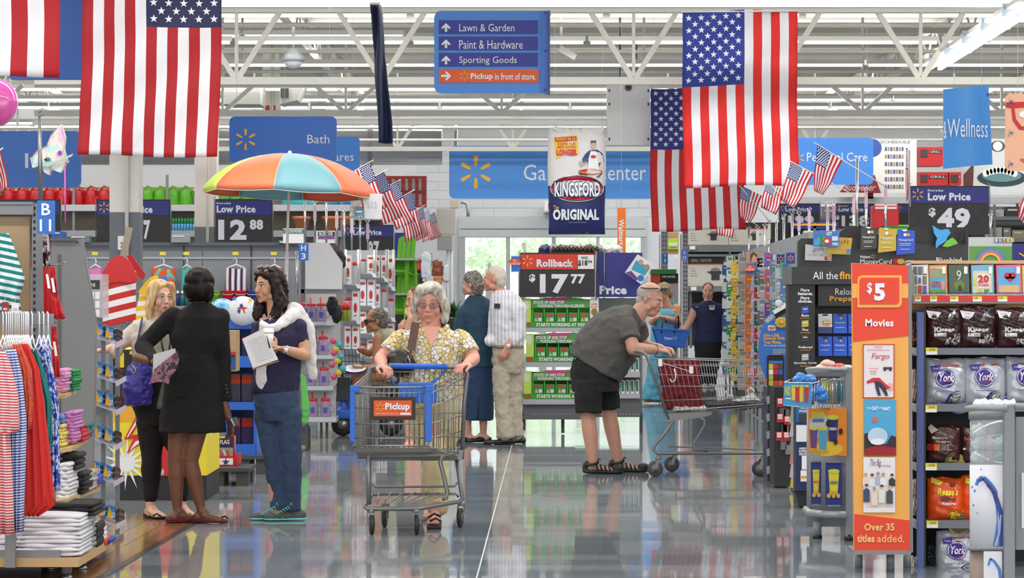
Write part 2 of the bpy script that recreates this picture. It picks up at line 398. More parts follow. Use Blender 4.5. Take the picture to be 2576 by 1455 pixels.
# ---------------------------------------------------------------- fluorescent rows
TUBE=mt((255,252,244),.4,0,2.2);HOUS=mt((226,226,222),.5)
rows=[(40,4.94),(108,4.94),(165,4.94),(226,4.94),(271,4.94),(311,4.94),(352,4.94),(92,5.3),(252,5.2)]
d0=chord_at(40,4.94);seg=2.44
fx=thing('fluorescent_light','x','lamp',(0,d0,4.94))
B().box(-seg/2+.02,seg/2-.02,d0-.05,d0+.05,4.965,5.03,HOUS).build('housing',fx)
B().box(-seg/2+.05,seg/2-.05,d0-.03,d0+.03,4.925,4.965,TUBE).build('tube',fx)
first=True
ordn=['front','second','third','fourth','fifth','sixth','seventh','high front','high rear']
for i,(py,z) in enumerate(rows):
    d=chord_at(py,z);n=int(2576*d/F/seg)+2;ph=random.uniform(-.9,.9)
    for k in range(n):
        x=(k-(n-1)/2)*seg+ph
        if i==7 and x>-2.4:continue
        L='white fluorescent strip light in the %s row of ceiling lights' % ordn[i];G='strip lights, %s row' % ordn[i]
        if first:fx.location=(x,d,z);fx['label']=L;fx['group']=G;first=False
        else:dup(fx,(x,d,z),L,G)
# long fitting that runs away from the camera, top right
pA,pB=W(2590,14,28.6),W(2350,168,36.4)
t=thing('fluorescent_light','long twin-tube light fitting slanting down from the top right corner','lamp',(pA+pB)/2)
for s_ in (-1,1):
    B().beam(pA+Vector((s_*.07,0,-.02)),pB+Vector((s_*.07,0,-.02)),.05,.05,TUBE).build('tube',t)
B().beam(pA+Vector((0,0,.06)),pB+Vector((0,0,.06)),.26,.04,HOUS).build('housing',t)
for k in range(5):
    q=pA.lerp(pB,.1+.2*k);B().box(q.x-.16,q.x+.16,q.y-.02,q.y+.02,q.z-.03,q.z+.1,mt((170,185,205),.3,.5)).build('bracket',t)
# ---------------------------------------------------------------- columns, duct, cameras, unit heater
def column(px0,px1,w,ysplit,top,lab,c1=(222,222,214),c2=(104,112,120)):
    d=w*F/(px1-px0);a=W(px0,ysplit,d);x0,x1,zs=a.x,W(px1,0,d).x,a.z
    t=thing('support_column',lab,'column',((x0+x1)/2,d+w/2,0))
    B().box(x0,x1,d,d+w,zs,top,mt(c1,.5)).build('upper_shaft',t,.008)
    B().box(x0,x1,d,d+w,0,zs,mt(c2,.5)).build('lower_shaft',t,.008)
    B().box(x0-.03,x1+.03,d-.03,d+w+.03,0,.1,mt(c2,.5)).build('base',t)
    B().tube([(x0*.4+x1*.6,d-.03,1.2),(x0*.4+x1*.6,d-.03,top)],.02,mt(c1,.5)).build('conduit',t)
    return t,d
c2,dc2=column(275,350,.3,535,5.9,'white and grey column behind the blond woman, standing left of the pink-white one')
column(489,545,.3,572,5.9,'pinkish white and grey column above the woman in black',(232,222,214),(116,118,122))
t,d=column(660,703,.3,610,5.9,'column with red stripes near its top, behind the bath sign')
B().pb(667,265,678,300,d-.012,.01,RED).pb(682,265,693,300,d-.012,.01,RED).build('red_stripes',t)
column(780,817,.3,600,5.9,'bright white column behind the beach umbrella, right half',(240,242,244))
column(875,903,.25,600,3.9,'short beige column behind the beach umbrella, far right',(190,186,180))
b=B();z=4.62;b.tube([(-22,61,z),(-1.5,61,z)],.42,mt((184,186,190),.35,.3),20)
t=thing('air_duct','large round grey air duct along the back wall','duct',(-8,61,z));b.build('duct_pipe',t)
for k in range(12):
    x=-21+k*1.8;B().tube([(x-.03,61,z),(x+.03,61,z)],.435,mt((170,172,176),.35,.3),20).build('seam_band',t)
t=thing('unit_heater','boxy grey air handling unit hung left of the striped column','heater',W(640,240,46))
b=B().pb(558,214,655,232,46,1,mt((200,200,196))).pb(558,232,655,262,46,1,mt((178,178,174)));b.build('casing',t)
b=B().poly([(704,205),(765,212),(748,252),(704,262)],46,.8,mt((190,190,186)));b.build('outlet_hood',t)
B().pb(706,222,726,245,45.9,.12,mt((90,90,88))).build('louvre',t);q=W(610,214,46.3);B().tube([q,(q.x,q.y,5.96)],.02,STEEL,6).build('hanger_rod',t)
def dome(px,py,d,r,lab):
    c=W(px,py,d);t=thing('pendant_lamp',lab,'lamp',c)
    B().lathe(c,[(r*.3,.12),(r*.5,.1),(r,-.02),(r*1.02,-.06),(r*.9,-.07)],mt((196,204,214),.3,.2)).build('shade',t)
    B().lathe(c,[(r*.8,-.07),(r*.7,-.13),(r*.3,-.17)],mt((236,238,240),.3)).build('diffuser',t)
    B().tube([c+Vector((0,0,.12)),(c.x,c.y,5.96)],.02,CREAM).build('stem',t)
dome(738,142,40,.16,'silver dome lamp left of the striped column, near the ceiling')
t=thing('security_camera','white box security camera hanging right of the directional sign','camera',W(1425,130,40))
B().beam(W(1408,122,40),W(1448,145,40),.1,.09,WHITE).build('housing',t);B().tube([W(1412,122,40),W(1412,-120,40)],.02,CREAM).build('bracket',t)
t=thing('speaker_box','white hanging panel with a small round camera at its top','box',W(1580,290,44))
B().pb(1527,212,1636,366,44,.3,mt((254,254,255),.5)).build('cabinet',t,.01)
B().disc(1581,220,9,9,43.98,.02,mt((90,90,96),.3)).disc(1581,220,4,4,43.97,.02,BLACK).build('lens',t)
B().tube([W(1560,212,44.1),W(1560,90,44.1)],.02,STEEL,6).tube([W(1600,212,44.1),W(1600,90,44.1)],.02,STEEL,6).tube([W(1560,90,44.1),(W(1560,90,44.1).x,44.1,5.96)],.02,STEEL,6).build('hanger_rod',t)
for yy in (228,262,350):
    for xx in (1533,1631):B().disc(xx,yy,2,4,43.99,.02,DGREY).build('clip',t)
t=thing('electrical_box','beige wall box above a grey one, left of the garden doors','box',W(1120,560,62))
B().pb(1098,525,1146,590,62,.25,mt((206,200,188))).build('upper_cabinet',t,.01);B().pb(1100,592,1137,630,62,.25,mt((170,168,162))).build('lower_cabinet',t,.01)
B().tube([W(1126,630,62.1),W(1126,880,62.1)],.03,OFFW).tube([W(1136,630,62.1),W(1136,880,62.1)],.03,OFFW).build('conduit',t)
t=thing('wall_box','small cream wall box with a curved pipe beside it','box',W(1142,512,62));B().pb(1132,502,1154,524,62,.2,mt((216,206,180))).build('cover',t,.01)
B().tube([W(1160,508,62),W(1174,512,62),W(1178,530,62),W(1178,545,62)],.04,mt((180,182,186))).build('pipe',t)
t=thing('exit_sign','white exit sign with red letters left of the charcoal bag','sign',W(1388,518,62));B().pb(1370,508,1420,530,62,2,WHITE).build('case',t)
B().text('EXIT',1379,511,1415,527,62,mt((220,30,30)),.02).build('lettering',t)
# ================================================================ hanging signs, flags and banners
SB=mt((66,134,222),0.4);SB2=mt((58,116,206),0.4);INK=mt((36,48,150),0.45);SW=mt((232,236,244),0.5)
CLOTHR=mt((196,26,34),.7,0,0,0,1,.15,20);CLOTHW=mt((232,232,240),.7,0,0,0,1,.15,20);CLOTHN=mt((38,48,120),.7,0,0,0,1,.15,20)
def hang(t,pts,ztop=5.96):
    b=B()
    for p_ in pts:b.tube([p_,(p_.x,p_.y,ztop)],.0025,WHITE,4)
    b.build('hanging_wire',t)
# directional sign
d=30.0
t=thing('directional_sign','blue hanging sign listing lawn, paint and sporting goods with white arrows','sign',W(1238,235,d))
B().rrect(1092,27,1366,235,18,d,.03,SB,(1,0,0,1)).build('panel',t)
B().poly([(1360,27),(1380,27),(1382,238),(1360,233)],d-.02,.05,SB2).pb(1380,26,1384,238,d-.1,.15,mt((60,70,150),.4)).build('side_panel',t)
for k,(tx,x1) in enumerate((('Lawn & Garden',1294),('Paint & Hardware',1315),('Sporting Goods',1300))):
    y=51+k*41
    bar=B().pb(1104,y,1353,y+34,d-.012,.012,INK).build('name_bar',t)
    b=B().text(tx,1155,y+9,x1,y+31 if k else y+28,d-.014,SW,0.0)
    b.poly([(1122,y+7),(1134,y+19),(1130,y+22),(1125,y+17),(1125,y+29),(1119,y+29),(1119,y+17),(1114,y+22),(1110,y+19)],d-.018,.003,SW)
    b.build('lettering',bar)
bar=B().pb(1104,174,1355,208,d-.012,.012,mt((226,92,40),.5)).build('pickup_bar',t)
b=B().text('Pickup',1184,184,1240,203,d-.014,SW,.03).text('in front of store.',1245,184,1348,201,d-.014,SW,.015)
b.poly([(1135,191),(1123,203),(1120,199),(1125,194),(1110,194),(1110,188),(1125,188),(1120,183),(1123,179)],d-.018,.003,SW).spark(1168,191,13,d-.014,YEL)
b.build('lettering',bar)
for yy in (32,128,226):B().disc(1371,yy,3,3,d-.03,.01,INK).build('bolt',t)
hang(t,[W(1131,27,d),W(1375,27,d)])
def sign(name,lab,a,b_,c,e,d,col,rad,corners,words_,sparks=(),bold=0.0,cat='sign',tcol=None,wires=True):
    t=thing(name,lab,cat,W((a+c)/2,e,d))
    B().rrect(a,b_,c,e,rad,d,.03,col,corners).build('panel',t)
    b=B()
    for (st,x0,y0,x1,y1) in words_:b.text(st,x0,y0,x1,y1,d,tcol or SW,bold)
    for (cx,cy,r) in sparks:b.spark(cx,cy,r,d,YEL)
    if b.v:b.build('lettering',t)
    if wires:hang(t,[W(a+rad+4,b_,d),W(c-rad-4,b_,d)])
    return t
sign('department_sign','medium blue hanging bath sign above the beach umbrella',577,293,847,410,31,mt((54,112,204),.4),14,(1,1,1,1),[('Bath',773,339,829,361)],[(618,351,27)])
sign('department_sign','lighter blue sign half hidden behind the bath sign, ending in ares',700,344,905,440,35,SB,12,(1,1,1,1),[('Housewares',742,384,890,405)])
sign('department_sign','long blue garden centre sign over the glass doors',1130,367,1860,500,58,mt((70,140,222),.4),14,(1,1,1,1),[('Garden',1317,414,1468,454),('Center',1498,414,1625,454)],[(1197,433,42)])
sign('department_sign','blue sign at the far left behind the shiny fish balloon',-60,330,204,472,38,SB2,16,(1,1,1,1),[('l',63,386,71,423)])
sign('department_sign','plain blue sign between the two striped flags, top left',20,-60,209,201,29,mt((42,98,186),.4),14,(1,0,0,1),[])
sign('department_sign','blue personal care sign behind the small flags at right',1900,347,2197,465,40,mt((70,140,228),.4),12,(1,1,1,1),[('Personal Care',2030,384,2182,406)],[(2008,397,16)])
d=24
t=thing('department_sign','curved pale blue wellness sign hanging at upper right','sign',W(2434,425,d))
pts=[]
b=B();N=10
def wx(u,v):return 2373+u*114+v*u*10
def wy(u,v):return 225-u*9+v*(200-u*2)
vs=[]
for i in range(N+1):
    u=i/N
    for (v,dy) in ((0,0),(1,0),(0,.02),(1,.02)):
        q=W(wx(u,v),wy(u,v),d);vs.append((q.x,q.y+dy-.1*sin(pi*u),q.z))
fs=[]
for i in range(N):
    a=i*4;e=a+4
    fs+=[(a,a+1,e+1,e),(a+2,e+2,e+3,a+3),(a,e,e+2,a+2),(a+1,a+3,e+3,e+1)]
fs+=[(0,2,3,1),(N*4,N*4+1,N*4+3,N*4+2)]
b.add(vs,fs,mt((72,148,226),.4));b.build('panel',t)
b=B().text('&',2374,305,2381,350,d-.02,SW).text('Wellness',2383,300,2484,347,d-.02,SW)
for v in b.v:
    u=max(0,min(1,((v.x*F/d+1288)-2373)/118));v.y-=.1*sin(pi*u)-.012
b.build('lettering',t)
for yy in (238,335,401):B().disc(2485,yy,3,3,d-.02,.01,INK).build('bolt',t)
hang(t,[W(2400,222,d),W(2470,218,d)])
d=22
t=thing('poster_panel','poster of a face in red glasses cut by the right edge','poster',W(2600,430,d))
B().rrect(2529,236,2680,430,14,d,.02,mt((226,172,140),.5),(1,0,0,1)).build('panel',t)
b=B().poly([(2530,258),(2600,255),(2600,268),(2552,272),(2556,300),(2570,318),(2600,322),(2600,329),(2564,326),(2548,304),(2544,272),(2530,270)],d-.006,.002,mt((190,30,44)))
b.disc(2580,288,16,9,d-.006,.002,WHITE).disc(2584,288,8,8,d-.009,.002,mt((70,90,90))).poly([(2565,400),(2600,395),(2600,412),(2572,408)],d-.006,.002,mt((200,90,90)))
b.build('print',t)
for yy in (255,334,412):B().disc(2545,yy,4,3,d-.02,.01,BLUE).tube([W(2540,yy-10,d-.02),W(2536,yy+12,d-.02)],.002,STEEL,5).build('clip',t)
hang(t,[W(2560,236,d)])

# ---------------------------------------------------------------- big hanging flags
def big_flag(a,b_,c,e,d,lab,union_right=False,wav=.035,dx=0,stars=True,red=CLOTHR,white=CLOTHW,navy=CLOTHN,hem=True):
    W13=(c-a)/13;H=e-b_;ub=b_+H*.42
    t=thing('hanging_flag',lab,'flag',W((a+c)/2,e,d))
    NR=40;sub=2;NC=13*sub
    ph=random.uniform(0,6)
    def P(u,v):      # u 0..1 across, v 0..1 down
        px=a+(c-a)*u+dx*v+3*sin(v*7+ph)*v;py=b_+H*v+4*sin(u*5+ph)
        q=W(px,py,d);q.y+=wav*(sin(u*17+ph+v*2.2)*.6+sin(u*7.3-v*3+ph*2))*(0.4+.6*v)+.012*sin(v*23+u*9)
        return q
    vs=[P(i/NC,j/NR) for j in range(NR+1) for i in range(NC+1)]
    for mat_,sel in ((red,0),(white,1),(navy,2)):pass
    b=B();ids={0:[],1:[],2:[]}
    for j in range(NR):
        for i in range(NC):
            st=i // sub;u_=(st>=6) if union_right else (st<7)
            k=2 if (u_ and (j+.5)/NR<.42) else (0 if st % 2==0 else 1)
            q=j*(NC+1)+i;ids[k].append((q,q+NC+1,q+NC+2,q+1))
    o0=len(b.v);b.v=vs
    for k,m_ in ((0,red),(1,white),(2,navy)):
        b.ms.append(m_)
        for f in ids[k]:b.f.append(f);b.mi.append(k);b.sm.append(True)
    cl=b.build('cloth',t)
    s_=cl.modifiers.new('thick','SOLIDIFY');s_.thickness=.003
    if stars:
        b=B();u0,u1=(6/13,1) if union_right else (0,7/13)
        for r_ in range(11):
            n=5 if r_ % 2==0 else 4
            for k in range(n):
                u=u0+(u1-u0)*((k*2+1+(r_ % 2))/10);v=.42*(r_+.9)/11.8
                q=P(u,v);s=W13*.4*d/F
                pts=[q+Vector(((s if m_ % 2==0 else s*.4)*sin(pi*m_/5),-.006,(s if m_ % 2==0 else s*.4)*cos(pi*m_/5))) for m_ in range(10)]
                b.add(pts+[q+Vector((0,-.006,0))],[(m_,10,(m_+1) % 10) for m_ in range(10)],SW)
        b.build('stars',t)
    B().tube([P(-.01,0)+Vector((0,0,.01)),P(1.01,0)+Vector((0,0,.01))],.012,WHITE,6).build('rod',t)
    hang(t,[P(.03,0),P(.97,0)])
    return t
big_flag(210,-175,560,393,27.5,'large striped flag hanging at upper left, its star field cut by the top edge',True,dx=-10,red=mt((170,24,36),.7,bump=.15,bscale=20),navy=mt((40,40,84),.7))
big_flag(-380,-600,149,192,21.5,'striped flag cut by the top left corner, only its last stripes showing',True,stars=False,dx=-2,red=mt((176,24,36),.7,bump=.15,bscale=20))
big_flag(1717,28,2006,470,33.5,'tallest vertical flag at upper right with full star field',False,.02,red=mt((214,34,30),.7,bump=.15,bscale=20),navy=mt((36,56,146),.7),dx=2)
big_flag(1637,220,1873,580,43.5,'smaller vertical flag hanging behind the tallest flag',False,.03,navy=mt((40,50,130),.7))
d=30
t=thing('hanging_banner','navy banner seen edge-on left of the directional sign','banner',W(965,360,d))
b=B();NR=24;vs=[]
for j in range(NR+1):
    v=j/NR;cx=946+22*v+2*sin(v*9);w=11+5*v
    for k in range(9):
        a=k/8;q=W(cx-w+2*w*a,10+350*v,d);q.y+=.06*sin(a*7+v*4)+.1*a;vs.append(q)
b.add(vs,[(j*9+k,j*9+9+k,j*9+10+k,j*9+1+k) for j in range(NR) for k in range(8)],mt((26,36,72),.75,bump=.3,bscale=25),True)
o=b.build('cloth',t);o.modifiers.new('thick','SOLIDIFY').thickness=.02
B().tube([W(930,9,d),W(956,9,d)],.012,WHITE).build('rod',t);hang(t,[W(945,9,d)])

# ---------------------------------------------------------------- small flags on slanted poles
def small_flag(A,Bq,C,D,d,p0,p1,lab,grp,skew=.0):
    t=thing('small_flag',lab,'flag',W(p0[0],p0[1],d),grp)
    B().tube([W(p0[0],p0[1],d),W(p1[0],p1[1],d)],.006,mt((226,220,206),.4),6).build('pole',t)
    def P(u,v):
        ax=A[0]+(Bq[0]-A[0])*u;ay=A[1]+(Bq[1]-A[1])*u;dx_=D[0]+(C[0]-D[0])*u;dy_=D[1]+(C[1]-D[1])*u
        q=W(ax+(dx_-ax)*v+2*sin(v*8+u*3)*v,ay+(dy_-ay)*v,d);q.y+=.03*sin(u*8+v*5)*v;return q
    NC,NR=13,10;b=B();b.v=[P(i/NC,j/NR) for j in range(NR+1) for i in range(NC+1)];b.ms=[CLOTHR,CLOTHW,CLOTHN]
    for j in range(NR):
        for i in range(NC):
            q=j*(NC+1)+i;b.f.append((q,q+NC+1,q+NC+2,q+1));b.mi.append(2 if (i<7 and j<4) else (i % 2));b.sm.append(True)
    cl=b.build('cloth',t);cl.modifiers.new('thick','SOLIDIFY').thickness=.002
    b=B()
    for r_ in range(9):
        for k in range(6 if r_ % 2==0 else 5):
            q=P(7/13*(k*2+1+r_ % 2)/12,.4*(r_+1)/10)+Vector((0,-.004,0));s=.008
            b.add([q+Vector((s*sin(m_*pi/2.5),0,s*cos(m_*pi/2.5))) for m_ in range(5)],[(0,4,3,2,1)],SW)
    b.build('stars',t)
nth=['nearest, leftmost','second','third','fourth','fifth','sixth','farthest']
for k,(ax,ay,hx,hy,fx_,fy,d) in enumerate(((930,409,-50,26,42,112,28),(966,432,-48,25,46,112,31),(999,457,-44,22,44,100,34.5),(1036,482,-40,20,26,108,38.5),(1064,519,-26,14,12,74,46),(1078,527,-24,12,12,72,49),(1093,533,-22,11,16,62,53))):
    sk=(hx*.15,-hy*.1)
    small_flag((ax,ay),(ax+hx,ay+hy),(ax+hx+fx_,ay+hy+fy),(ax+fx_ ,ay+fy),d,(ax+hx*2.7,ay+hy*2.7+6),(ax-hx*.2,ay-hy*.25),nth[k]+' small flag in the row above the left aisle shelves','small flags over the left aisle')
SF=[((2056,365),(2121,402),(2072,491),(2045,480),29,(2225,468),(2047,358),'small flag on the longest slanted pole, in front of the personal care sign'),
      ((1990,408),(2047,436),(2003,523),(1962,505),33,(2148,491),(1984,404),'small flag just right of the tallest flag, half hidden by it'),
      ((1930,452),(1972,478),(1954,541),(1912,522),40,(2007,534),(1924,450),'small flag under the lower right corner of the tallest flag'),
      ((1862,466),(1917,493),(1890,561),(1858,546),43,(1936,558),(1856,462),'small flag touching the right edge of the smaller vertical flag'),
      ((1770,500),(1800,512),(1795,597),(1757,583),50,(1840,560),(1765,495),'stub of a small flag showing under the smaller vertical flag, left'),
      ((1800,500),(1849,512),(1845,599),(1800,590),48.5,(1906,568),(1795,495),'stub of a small flag showing under the smaller vertical flag, right'),
      ((2279,372),(2290,380),(2286,500),(2278,508),30,(2290,520),(2284,365),'small flag seen edge-on above the 49 dollar sign'),
      ((2585,470),(2640,500),(2600,580),(2556,545),25,(2700,560),(2580,465),'small flag cut by the right edge of the frame'),
      ((-40,400),(2,378),(24,470),(-20,492),25,(-120,470),(8,372),'small flag cut by the left edge of the frame')]
for a_ in SF:small_flag(*a_,'small flags over the right aisle' if a_[4]!=25 else None) if False else small_flag(*a_,'small flags on slanted poles')

# ---------------------------------------------------------------- printed bags (pillow shapes)
def bag(name,lab,cat,a,b_,c,e,d,colf,printf,thick=.1,grp=None,wob=.05,crimp=True,crumple=.006,tilt=0,rough=.3,seed=0):
    """a stuffed bag seen as pixel box; colf(u,v) gives its colour, printf(b) adds flat print which is wrapped on the front"""
    rnd=random.Random(seed or (a*7+b_));w=(c-a)*d/F;h=(e-b_)*d/F;cx=(a+c)/2
    t=thing(name,lab,cat,W(cx,e,d+thick/2),grp)
    ph=rnd.uniform(0,6)
    def edge(v):return 1-wob*(sin(v*pi)*-.3+.4*sin(v*6+ph)*v+(.5 if v<.08 else 0)*.4)
    def bul(u,v):
        x=1-abs(2*u-1)**2.6;y_=min(1,(1-abs(2*v-1)**4))*(.45+.55*min(1,v*1.6))
        return thick*.5*max(0,x)**.6*max(0,y_)**.7+crumple*(sin(u*23+v*11+ph)+sin(u*9-v*27+ph*2))*x
    NU,NV=16,22;vs=[];
    for side in (0,1):
        for j in range(NV+1):
            for i in range(NU+1):
                u,v=i/NU,j/NV;k=edge(v)
                q=W(cx+(u-.5)*(c-a)*k,b_+v*(e-b_)+(2*sin(u*9+ph) if v<.1 else 0),d+thick/2)
                q.y+=(-1 if side==0 else 1)*(bul(u,v)+.002);vs.append(q)
    b=B();b.v=vs;S=(NU+1)*(NV+1)
    def face(f,m_):
        if m_ not in b.ms:b.ms.append(m_)
        b.f.append(f);b.mi.append(b.ms.index(m_));b.sm.append(True)
    for j in range(NV):
        for i in range(NU):
            q=j*(NU+1)+i;m_=colf((i+.5)/NU,(j+.5)/NV)
            face((q,q+NU+1,q+NU+2,q+1),m_);face((S+q,S+q+1,S+q+NU+2,S+q+NU+1),m_)
    for i in range(NU):
        face((i,i+1,S+i+1,S+i),colf(.5,0));q=NV*(NU+1)+i;face((q,S+q,S+q+1,q+1),colf(.5,1))
    for j in range(NV):
        q=j*(NU+1);face((q,S+q,S+q+NU+1,q+NU+1),colf(0,.5));q+=NU;face((q,q+NU+1,S+q+NU+1,S+q),colf(1,.5))
    b.build('bag_body',t)
    p_=B();printf(p_)
    if p_.v:
        for v in p_.v:
            px=v.x*F/v.y+1288;py=727.5-(v.z-EYE)*F/v.y
            u=min(1,max(0,(px-a)/(c-a)));vv=min(1,max(0,(py-b_)/(e-b_)))
            v.y=d+thick/2-bul(u,vv)-.004-thick*.05+(v.y-d)
        p_.build('print',t)
    return t
d=34
KW=mt((216,214,214),.35);KN=mt((38,46,104),.35)
def kprint(b):
    kr=mt((200,32,44),.4);ky=mt((240,196,50),.4)
    b.poly([(1392,344),(1451,340),(1456,386),(1398,398)],d,.002,ky)
    b.poly([(1396,345),(1450,342),(1451,352),(1397,356)],d-.003,.002,kr)
    b.text('READY IN 15',1400,345,1447,353,d-.004,ky,.02).text('KEEPS THE',1403,358,1448,364,d-.002,kr,.02).text('BBQ GOING',1402,366,1450,373,d-.002,kr,.02).text('LONGER',1400,375,1452,391,d-.002,kr,.05)
    # cook with an apron holding a dish over a grill
    dk=mt((62,74,128),.5);gy=mt((170,166,168),.5)
    b.disc(1493,365,7,10,d,.002,mt((196,170,156))).poly([(1486,360),(1487,353),(1500,353),(1500,361),(1496,358)],d-.002,.002,mt((80,76,80)))
    b.poly([(1483,378),(1503,376),(1517,386),(1521,408),(1512,410),(1508,420),(1480,420),(1477,404),(1468,410),(1464,402),(1472,388)],d,.002,dk)
    b.poly([(1486,380),(1500,380),(1504,400),(1508,428),(1478,430),(1481,398)],d-.002,.002,WHITE).disc(1493,394,7,4,d-.004,.002,kr)
    b.poly([(1455,408),(1470,404),(1476,410),(1462,420)],d,.002,gy).disc(1486,432,31,7,d-.003,.002,mt((206,92,46))).poly([(1455,434),(1517,434),(1508,446),(1464,446)],d-.002,.002,mt((60,58,62)))
    b.disc(1452,474,68,34,d-.004,.002,WHITE).disc(1452,474,66,32,d-.006,.002,KN).disc(1452,474,64,30,d-.008,.002,kr)
    b.text('KINGSFORD',1393,455,1511,498,d-.01,KN,.06).text('KINGSFORD',1395,458,1510,495,d-.014,SW,.035)
    b.text('The',1392,517,1406,526,d,ky,.01).text('ORIGINAL',1391,526,1507,554,d,SW,.05).text('Charcoal Briquets',1430,557,1475,562,d,gy)
t=bag('charcoal_bag','giant inflated charcoal bag hanging in front of the garden sign','bag',1380,322,1522,590,d,lambda u,v:KW if v<.62-.1*(abs(u-.5)*2)**2 else KN,kprint,.28,wob=.1,crumple=.003)
B().poly([(1391,324),(1397,316),(1425,332),(1420,345)],d+.1,.06,KW).poly([(1490,330),(1516,318),(1520,326),(1505,345)],d+.1,.06,KW).build('corner_ears',t)
hang(t,[W(1396,318,d+.12),W(1514,320,d+.12)])
# orange banner with sideways lettering
d=40
t=thing('hanging_banner','narrow orange banner with sideways white lettering by the doors','banner',W(1563,635,d))
B().pb(1553,523,1574,640,d,.01,mt((236,118,40),.5)).build('panel',t)
b=B();vs,fs=glyphs('Walmart.com',.02);x0=min(v.x for v in vs);x1=max(v.x for v in vs);y1=max(v.y for v in vs)
b.add([W(1557+v.y/y1*13,552+(v.x-x0)/(x1-x0)*100,d-.004) for v in vs],fs,SW);b.build('lettering',t)
hang(t,[W(1563,523,d)])
# ---------------------------------------------------------------- balloons
d=19
t=thing('balloon','pink and clear round balloon cut by the left edge','balloon',W(-10,322,d));c=W(-12,258,d)
b=B();n=28;h=18;rr=.155;vs=[]
for i in range(h+1):
    for k in range(n):th=pi*i/h;vs.append(c+rr*Vector((sin(th)*cos(2*pi*k/n),sin(th)*sin(2*pi*k/n)*.6,cos(th)*1.05)))
fa=[[],[]]
for i in range(h):
    for k in range(n):fa[0 if k in (22,23,24,25,26,8,9,10) else 1].append(((i+1)*n+k,(i+1)*n+(k+1) % n,i*n+(k+1) % n,i*n+k))
b.add(vs,fa[0],mt((226,90,178),.15,coat=1),True);o=len(b.v)-len(vs)
for f in fa[1]:b.f.append(f);b.mi.append(1);b.sm.append(True)
b.ms.append(mt((214,222,226),.15,coat=1,alpha=.75));b.build('skin',t)
B().tube([c-Vector((0,0,rr)),c-Vector((0,0,.5))],.002,WHITE,5).build('ribbon',t)
t=thing('fish_balloon','shiny pale fish-shaped foil balloon by the far left blue sign','balloon',W(130,430,21));d=21
FO=patmat('blotch',[(220,200,230),(190,225,228),(236,222,214),(226,190,216),(200,210,236)],9,.2,width=.5)
b=B().poly([(78,400),(92,380),(118,366),(128,340),(152,318),(163,345),(160,375),(168,405),(150,430),(128,425),(122,436),(112,432),(100,415),(84,418)],d,.07,FO)
o=b.build('body',t,.012);B().disc(120,402,7,6,d-.02,.01,mt((50,130,130))).disc(150,385,5,6,d-.02,.01,mt((120,80,170))).disc(114,402,3,3,d-.03,.01,BLACK).build('eye_patch',t)
B().poly([(140,405),(185,386),(180,394),(120,420),(80,412)],d-.03,.01,mt((170,196,190),.2)).build('fin',t)
B().tube([W(163,420,d),W(164,560,d)],.006,mt((220,96,190)),5).build('ribbon',t)
# ---------------------------------------------------------------- price signs
PK=mt((40,38,40),.5);PN=mt((38,42,128),.45);PW=mt((226,228,238),.5);PFL=mt((86,84,86),.5)
def price_sign(lab,a,b_,c,e,d,big,sup=None,dollar=True,hy=None,bx=None,sx=None,head='Low Price',snow=True,y0=None,name='price_sign',hcol=PN,dx=None,spark=True,grp=None,small='Everyday',hx=None):
    hy=hy or b_+(e-b_)*.38;w=c-a
    t=thing(name,lab,'sign',W((a+c)/2,e,d),grp)
    B().pb(a,b_,c,e,d,.03,PK).build('board',t)
    hd=B().pb(a+w*.01,b_+4,c-w*.01,hy,d-.008,.008,hcol).build('header',t)
    b=B();hh=hy-b_;sxx=a+w*.1
    if spark:b.spark(sxx,(b_+hy)/2,min(w*.075,hh*.36),d-.008,YEL)
    tx=hx or (a+w*.22,a+w*.78)
    if small:b.text(small,tx[0],b_+hh*.2,tx[0]+(tx[1]-tx[0])*.37,b_+hh*.36,d-.008,PW,.02)
    b.text(head,tx[0],b_+hh*.4,tx[1],b_+hh*.86,d-.008,PW,.045)
    b.build('lettering',hd)
    b=B();y0=y0 or hy+(e-hy)*.16;y1=e-(e-hy)*.13
    if bx:b.text(big,bx[0],y0,bx[1],y1,d,PW,.045)
    if sup:b.text(sup,sx[0],y0,sx[1],y0+(y1-y0)*.5,d,PW,.045)
    if dx:b.text('$',dx[0],y0,dx[1],y0+(y1-y0)*.42,d,PW,.045)
    b.build('price',t)
    if snow:
        b=B()
        for (ux,uy) in ((.86,.25),(.93,.5),(.87,.75),(.78,.82),(.95,.85),(.06,.3),(.12,.8),(.05,.6)):
            q=(a+w*ux,hy+(e-hy)*uy)
            if any(bb and bb[0]-8<q[0]<bb[1]+8 for bb in (bx,sx,dx)):continue
            for k in range(8):
                an=k*pi/4;b.poly([(q[0]+w*.012*sin(an) ,q[1]-w*.012*cos(an)),(q[0]+w*.028*sin(an+.12),q[1]-w*.028*cos(an+.12)),(q[0]+w*.028*sin(an-.12),q[1]-w*.028*cos(an-.12))],d-.003,.002,PFL)
        if b.v:b.build('flower_marks',t)
    b=B().tube([W(a-2,e+8,d),W(a-2,b_-3,d),W(a+3,b_-6,d)],.006,STEEL,6).tube([W(c+2,e+8,d),W(c+2,b_-3,d),W(c-3,b_-6,d)],.006,STEEL,6)
    b.build('wire_frame',t)
    return t
